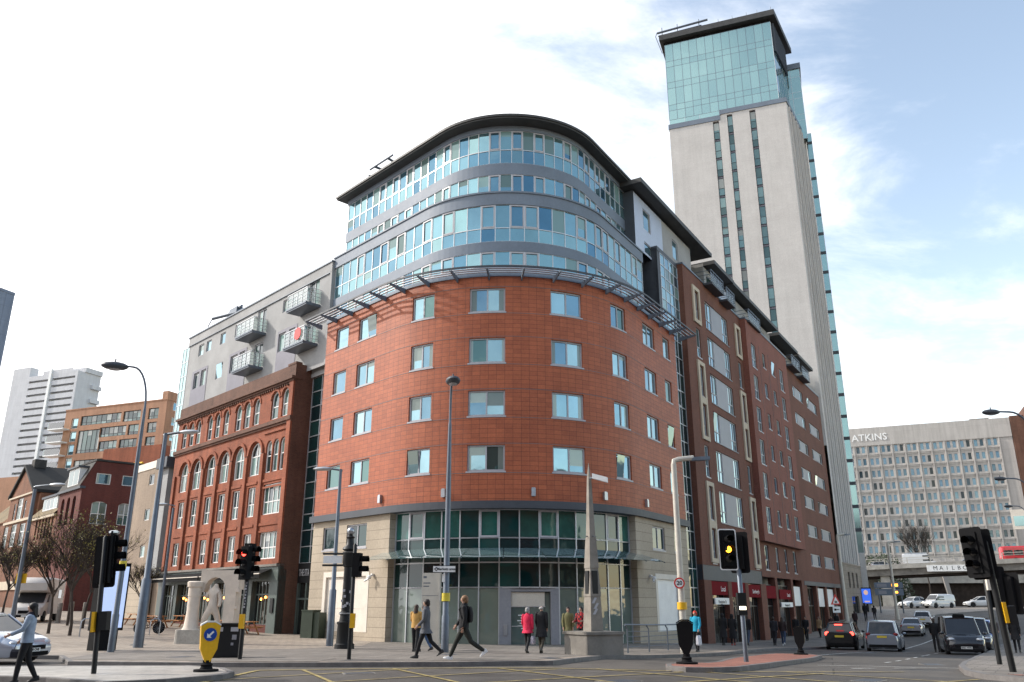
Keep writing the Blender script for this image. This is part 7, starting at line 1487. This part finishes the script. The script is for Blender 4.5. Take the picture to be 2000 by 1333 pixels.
# ================================================================ VEHICLES
def car(label,loc,rz,spec,body,name='parked_car',cat='car',lit=False,plate='w',ptext=None,group=None,pitch=0.):
    L,W,H=spec['L'],spec['W'],spec['H']; t=thing(name,label,cat,loc,rz,group); t.rotation_euler=(0,pitch,rz)
    wr=spec.get('wr',.32); ax=[L/2-spec.get('fo',.82),-L/2+spec.get('ro',.78)]; top=spec['top']; lo=spec.get('lo',.2)
    xs=sorted(set([L/2,L/2-.04,L/2-.15,L/2-.4,-L/2,-L/2+.04,-L/2+.15,-L/2+.4]+[q for q,_ in top]+[c+dx for c in ax for dx in (-wr-.06,-wr-.04,-wr*.7,-wr*.35,0,wr*.35,wr*.7,wr+.04,wr+.06)]+lin(-L/2+.5,L/2-.5,10)))
    tx=[q[0] for q in top]; tz=[q[1] for q in top]; rings=[]
    for x in xs:
        zt=float(np.interp(x,tx,tz)); zl=lo
        for c in ax:
            if abs(x-c)<=wr+.05: zl=max(zl,wr+math.sqrt(max(0,(wr+.05)**2-(x-c)**2)))
        e=min(L/2-x,x+L/2); q=max(0,1-e/.55); hw=W/2*(1-.16*q*q); rs=.06*max(0,1-e/.12); zb=zl+rs*1.6; zt2=zt-rs*.6
        h=zt2-zb
        half=[(hw*.55,zb),(hw*.97,zb+.02),(hw,zb+.25*h),(hw*1.0,zb+.55*h),(hw*.985,zb+.75*h),(hw*.90,zt2-.015),(hw*.5,zt2+.02)]
        rings.append([(x,y,z) for y,z in half]+[(x,-y,z) for y,z in half[::-1]])
    a=MB(); a.loft(rings,0,True,True); b=a.build('body',body,t,False)
    # greenhouse
    gh=spec.get('gh')
    if gh:
        x0,x1,x2,x3=gh; z0=lambda x:float(np.interp(x,tx,tz))-.02; hb=W/2*.90; ht=W/2*spec.get('tum',.74)
        B=[(x0,hb*.93,z0(x0)),((x0+x1)/2+.1,hb,z0((x0+x1)/2)),(x3+.25,hb,z0(x3+.25)),(x3,hb*.93,z0(x3))]; Tp=[(x1,ht*.93,H-.05),(x1-.25,ht,H-.02),(x2+.3,ht,H-.02),(x2,ht*.93,H-.06)]
        a=MB(); V=[]; 
        for sgn in (1,-1): V+=[(x,y*sgn,z) for x,y,z in B+Tp]
        a.add(V,[(0,1,5,4)[::-1],(1,2,6,5)[::-1],(2,3,7,6)[::-1],(8,9,13,12),(9,10,14,13),(10,11,15,14),(0,4,12,8)[::-1],(3,11,15,7)[::-1],(4,5,13,12),(5,6,14,13),(6,7,15,14)]); a.build('glasshouse',M['g_car'],t,False)
        a=MB(); rr=[]
        for x,y,dz in ((x1+.06,ht*.95,-.06),(x1-.2,ht*1.02,0),((x1+x2)/2,ht*1.04,.02),(x2+.25,ht*1.02,0),(x2-.03,ht*.95,-.06)): rr.append([(x,y,H+dz-.04),(x,y*.97,H+dz),(x,y*.5,H+dz+.03),(x,-y*.5,H+dz+.03),(x,-y*.97,H+dz),(x,-y,H+dz-.04)])
        a.loft(rr,0,True,True)
        for sgn in (1,-1):
            P=lambda q:(q[0],q[1]*sgn,q[2])
            a.tube([P(B[0]),P(Tp[0])],.04,5); a.tube([P(B[3]),P(Tp[3])],.055,5)
            for f in spec.get('pil',(.5,)): a.tube([P((B[1][0]+(B[2][0]-B[1][0])*f,hb*1.0,B[1][2])),P((Tp[1][0]+(Tp[2][0]-Tp[1][0])*f,ht*1.01,Tp[1][2]))],.04,5)
            a.tube([P((B[2][0],hb,B[2][2])),P((Tp[2][0],ht,Tp[2][2]))],.05,5)
        a.build('roof',body,t,False)
        for sgn in (1,-1): a=MB(); a.ell((x0-.12,sgn*(W/2+.06),z0(x0)+.07),(.08,.11,.075),8,6); a.build('door_mirror',body,t,False)
    bx=spec.get('box')
    if bx: bx(t,body)
    for c in ax:
        for sgn in (1,-1):
            a=MB(); y=sgn*(W/2-.11); Q=Matrix.Translation((c,y,wr))@Matrix.Rotation(R(90),4,'X'); a.lathe([(wr*.62,-.1),(wr*.95,-.1),(wr,-.07),(wr,.07),(wr*.95,.1),(wr*.62,.1)],20,0,Q); w_=a.build('wheel',M['tyre'],t,False); a=MB(); a.lathe([(0,-.08),(wr*.62,-.085),(wr*.62,.085),(0,.08)],14,0,Q); a.build('rim',M['rim'],w_,False)
    zf=float(np.interp(L/2-.2,tx,tz)); zr=float(np.interp(-L/2+.1,tx,tz)); hlz,tlz=spec.get('hl',zf-.12),spec.get('tl',zr-.16)
    for sgn in (1,-1):
        a=MB(); a.ell((L/2-.16,sgn*(W/2-.28),hlz),(.16,.2,.09),10,6); a.build('headlight',M['lamp_white'] if lit=='head' else M['headlight'],t,False)
        a=MB(); a.ell((-L/2+.1,sgn*(W/2-.2),tlz),(.1,.14,spec.get('tlh',.13)),10,6); a.build('tail_light',M['lamp_red'] if lit is True else M['tail'],t,False)
    a=MB(); a.box(L/2-.02,L/2+.012,-W*.28,W*.28,.42,.55); a.box(L/2-.03,L/2+.008,-W*.36,W*.36,.24,.36); a.build('grille',M['matt_black'],t,False)
    a=MB(); a.box(L/2+.01,L/2+.03,-.26,.26,.36,.47); f=a.build('number_plate',M['plate_w'],t,False)
    if ptext: text(ptext,.1,Matrix.Translation((L/2+.032,0,.415))@Matrix(((0,0,1,0),(1,0,0,0),(0,1,0,0),(0,0,0,1))),M['black'],f,world=False,bold=.003)
    a=MB(); zp=spec.get('rp',.72); a.box(-L/2-.02,-L/2+.03,-.26,.26,zp-.06,zp+.06); a.build('number_plate',M['plate_y'],t,False)
    a=MB(); a.box(-L/2-.015,-L/2+.06,-W*.4,W*.4,.3,.45); a.build('rear_bumper_strip',M['matt_black'],t,False)
    if spec.get('wiper'): a=MB(); a.box(-L/2+.02,-L/2+.1,-.22,.22,H-.16,H-.1); a.build('brake_light',M['lamp_red'] if lit is True else M['tail'],t,False)
    return t
hatch=dict(L=4.1,W=1.75,H=1.5,top=[(-2.05,.98),(-1.9,1.0),(0.9,.96),(1.3,.92),(1.95,.72),(2.05,.62)],gh=(1.15,.3,-1.55,-1.98),tum=.72)
sedan=dict(L=4.7,W=1.8,H=1.46,top=[(-2.35,.92),(-2.2,1.0),(-1.5,1.02),(1.0,.94),(1.4,.9),(2.2,.72),(2.35,.62)],gh=(1.2,.3,-1.0,-1.75),tum=.7)
suv=dict(L=4.5,W=1.85,H=1.66,wr=.36,top=[(-2.25,1.08),(-2.1,1.12),(0.9,1.06),(1.3,1.02),(2.1,.86),(2.25,.74)],gh=(1.15,.35,-1.75,-2.15),tum=.72,wiper=1,tl=1.0,rp=.85,pil=(.45,.85))
mpv=dict(L=4.8,W=1.9,H=1.75,wr=.34,top=[(-2.4,1.0),(-2.3,1.04),(1.2,1.0),(1.6,.94),(2.3,.76),(2.4,.64)],gh=(1.65,.5,-2.0,-2.34),tum=.76,tl=1.02,rp=.88,pil=(.4,.8),tlh=.1)
taxi=dict(L=4.6,W=1.9,H=1.92,wr=.33,top=[(-2.3,1.08),(-2.2,1.12),(1.3,1.1),(1.65,1.06),(2.15,.9),(2.3,.72)],gh=(1.65,.75,-2.0,-2.25),tum=.80,hl=.82,pil=(.45,.8))
def ang(dx,dy): return math.atan2(dy,dx)
UP=ang(DR[0],DR[1])
c_=car('silver hatchback with its front in view at the left edge beside the plaza kerb',G0(-17.0,27.9),R(-14),hatch,paint('silver_paint',(.42,.46,.54),.5),name='car',plate='w',ptext='BV80 OVB')
car('black four by four with its red brake lights on, waiting behind the brick island',G0(21.35,55.8),UP+R(2),suv,paint('black_paint_car',(.008,.008,.01),.2),name='car',lit=True)
car('silver people carrier seen from behind in the middle of the right street',G0(22.8,53.2),UP+R(4),mpv,paint('steel_blue_paint',(.26,.29,.34),.5),name='car')
car('silver saloon driving away beyond the people carrier',G0(35.8,77.5),UP+R(3),sedan,paint('silver_saloon_paint',(.33,.34,.37),.5),name='car')
car('white car farthest up the right street, ahead of the silver saloon',G0(42.1,88.5),UP+R(3),hatch,paint('white_car_paint',(.6,.6,.6),.0),name='car')
t=car('black taxi with its roof sign facing the viewer, first in the rank on the right',G0(24.5,47.6),UP+R(180+10),taxi,paint('taxi_black_paint',(.008,.009,.013),.2),name='taxi',cat='taxi',ptext='BX61 NWL')
a=MB(); a.loft([[(x,-w_,1.93+z),(x,w_,1.93+z),(x,w_*.8,2.06+z*.5),(x,-w_*.8,2.06+z*.5)] for x,w_,z in ((.75,.3,0),(.5,.3,.01))],0,True,False); a.build('roof_sign',M['matt_black'],t,False)
car('dark taxi parked behind the first black taxi in the rank',G0(28.5,53.8),UP+R(180+5),taxi,paint('taxi_black_paint',(.008,.009,.013),.2),name='taxi',cat='taxi')
t=car('bright blue car at the back of the taxi rank',G0(32.4,60.2),UP+R(182),mpv,paint('blue_car_paint',(.05,.13,.42),.3),name='car'); a=MB(); a.box(.3,.55,-.3,.3,1.78,1.92); a.build('roof_light',M['red'],t,False)
car('white car turning in front of the dark shrubs under the flyover',G0(55.6,119),R(205),sedan,paint('white_car_paint',(.6,.6,.6),.0),name='car')
car('white car parked on the right beyond the junction, under the flyover',G0(67.5,123.5),R(172),sedan,paint('white_car_paint',(.6,.6,.6),.0),name='car')
def vanbox(L,W,H,xw,xr,nose):
    def f(t,body):
        a=MB(); n=6; rr=[]
        for x,zt in ((-L/2+.02,H-.12),(-L/2+.15,H-.02),(-L/2+.8,H),(xr,H),(xr+.15,H-.06)):
            rr.append([(x,W/2*.97,.9),(x,W/2*.96,zt*.7),(x,W/2*.86,zt-.08),(x,W/2*.7,zt),(x,-W/2*.7,zt),(x,-W/2*.86,zt-.08),(x,-W/2*.96,zt*.7),(x,-W/2*.97,.9)])
        x=xw; zt=nose; rr.append([(x,W/2*.93,.9),(x,W/2*.93,zt*.98),(x,W/2*.9,zt),(x,W/2*.7,zt+.01),(x,-W/2*.7,zt+.01),(x,-W/2*.9,zt),(x,-W/2*.93,zt*.98),(x,-W/2*.93,.9)])
        a.loft(rr,0,True,True); a.build('cargo_body',body,t,False)
        a=MB(); P=lambda f,y,o=.012:(xr+.15+(xw-xr-.15)*f+o,y,H-.06+(nose-H+.06)*f+o)
        a.add([P(.94,W*.42),P(.94,-W*.42),P(.1,-W*.36),P(.1,W*.36)],[(3,2,1,0)]); a.build('windscreen',M['g_car'],t,False)
        for s_ in (1,-1):
            a=MB(); y=s_*(W/2*.975); yt=s_*(W/2*.93); a.add([(xr-.75,y,nose*1.0),(xw-.15,y,nose),(xr+.25,yt,H-.3),(xr-.75,yt,H-.3)],[(0,1,2,3)] if s_<0 else [(3,2,1,0)]); a.build('side_window',M['g_car'],t,False)
            a=MB(); a.ell((xw-.05,s_*(W/2+.1),nose+.12),(.07,.1,.13),8,5); a.build('door_mirror',M['matt_black'],t,False)
    return f
svan=dict(L=4.4,W=1.8,H=1.82,wr=.31,top=[(-2.2,1.0),(.9,1.05),(1.3,1.02),(2.05,.82),(2.2,.66)],box=vanbox(4.4,1.8,1.82,1.35,.5,1.04)); lvan=dict(L=6.0,W=2.0,H=2.55,wr=.36,top=[(-3,1.1),(1.6,1.25),(2.1,1.2),(2.9,.95),(3.0,.75)],box=vanbox(6.0,2.0,2.55,2.1,1.2,1.22))
t=car('small white van with headlights on, crossing at the top of the street',G0(58.6,118.2),R(200),svan,paint('white_car_paint',(.6,.6,.6),.0),name='van',cat='van',lit='head')
FD=ang(FLY.d[0],FLY.d[1]); fp=lambda u,w_:FLY.pt(u,FLZ(u)-.06,w_)
t=car('long white van with a roof rack driving along the flyover',fp(38.4,-2.4),FD,lvan,paint('white_car_paint',(.6,.6,.6),.0),name='van',cat='van')
a=MB()
for k in range(5): a.box(-2.5+k*.9,-2.44+k*.9,-.85,.85,2.58,2.68)
for s_ in (-.85,.85): a.box(-2.6,1.3,s_-.03,s_+.03,2.66,2.74)
a.build('roof_rack',M['steel'],t,False)
car('pale car on the flyover behind the white van',fp(31.8,-2.4),FD,hatch,paint('silver_saloon_paint',(.33,.34,.37),.5),name='car'); car('dark grey car on the flyover between the white van and the red bus',fp(46.8,-6.5),FD+math.pi,hatch,paint('steel_blue_paint',(.26,.29,.34),.5),name='car')
def bus():
    t=thing('bus','red bus on the flyover at the right edge','bus',fp(57.5,-4.5),FD); b=paint('bus_red',(.5,.02,.03),.0,.3); a=MB(); rr=[]
    for x,w_,zt in ((-5.5,1.1,2.7),(-5.35,1.24,2.95),(-4.8,1.25,3.0),(4.8,1.25,3.0),(5.35,1.22,2.9),(5.5,1.1,2.5)): rr.append([(x,w_,.35),(x,w_,zt-.2),(x,w_*.85,zt),(x,-w_*.85,zt),(x,-w_,zt-.2),(x,-w_,.35)])
    a.loft(rr,0,True,True); a.build('body',b,t,False)
    for s_ in (1,-1):
        for k in range(6): a=MB(); a.box(-5.0+k*1.65,-3.55+k*1.65,s_*1.25-.012,s_*1.25+.012,1.35,2.3); a.build('window',M['g_car'],t,False)
        for x in (-3.2,3.4): a=MB(); a.lathe([(0,-.15),(.48,-.15),(.48,.15),(0,.15)],16,0,Matrix.Translation((x,s_*1.15,.48))@Matrix.Rotation(R(90),4,'X')); a.build('wheel',M['tyre'],t,False)
bus()
def motorhome():
    t=thing('motorhome','cream motorhome with an over-cab bulge parked among the bare trees','motorhome',G0(-34.6,62.6,KB),R(-72)); b=mat('motorhome_cream',(.58,.55,.52),.4,var=.06); 
    a=MB(); a.loft([[(x,-w_,z0),(x,w_,z0),(x,w_,z1-.1),(x,w_*.9,z1),(x,-w_*.9,z1),(x,-w_,z1-.1)] for x,w_,z0,z1 in ((-3.4,1.1,.55,2.85),(-3.3,1.14,.5,2.95),(1.0,1.14,.5,3.0),(1.05,1.14,1.95,3.0),(1.9,1.1,1.98,2.95),(2.25,.95,2.1,2.6))],0,True,True); a.build('living_body',b,t,False)
    a=MB(); a.loft([[(x,-w_,.4),(x,w_,.4),(x,w_,z1-.1),(x,w_*.88,z1),(x,-w_*.88,z1),(x,-w_,z1-.1)] for x,w_,z1 in ((.9,.98,1.95),(1.35,.98,1.95),(2.1,.95,1.22),(2.75,.9,1.02),(2.9,.78,.8))],0,True,True); a.build('cab',b,t,False)
    a=MB(); a.add([(1.45,-.85,1.93),(1.45,.85,1.93),(2.12,.85,1.27),(2.12,-.85,1.27)],[(3,2,1,0)]); a.build('windscreen',M['g_car'],t,False)
    for s_ in (1,-1):
        a=MB(); a.add([(.95,s_*.99,1.3),(1.85,s_*.97,1.28),(1.4,s_*.985,1.8),(.95,s_*.99,1.85)],[(0,1,2,3)] if s_<0 else [(3,2,1,0)]); a.build('side_window',M['g_car'],t,False); a=MB(); a.box(-2.2,-1.1,s_*1.14-.015,s_*1.14+.015,1.6,2.2); a.build('side_window',M['g_car'],t,False)
        a=MB(); a.ell((2.7,s_*.68,.86),(.15,.18,.11),8,6); a.build('headlight',M['headlight'],t,False)
        for x in (-2.2,2.0): a=MB(); a.lathe([(0,-.1),(.36,-.1),(.36,.1),(0,.1)],16,0,Matrix.Translation((x,s_*.93,.36))@Matrix.Rotation(R(90),4,'X')); a.build('wheel',M['tyre'],t,False)
    a=MB(); a.box(2.84,2.93,-.5,.5,.55,.75); a.box(2.8,2.95,-.85,.85,.3,.46); a.build('grille',M['matt_black'],t,False); a=MB(); a.box(2.94,2.96,-.26,.26,.33,.44); a.build('number_plate',M['plate_w'],t,False)
motorhome()
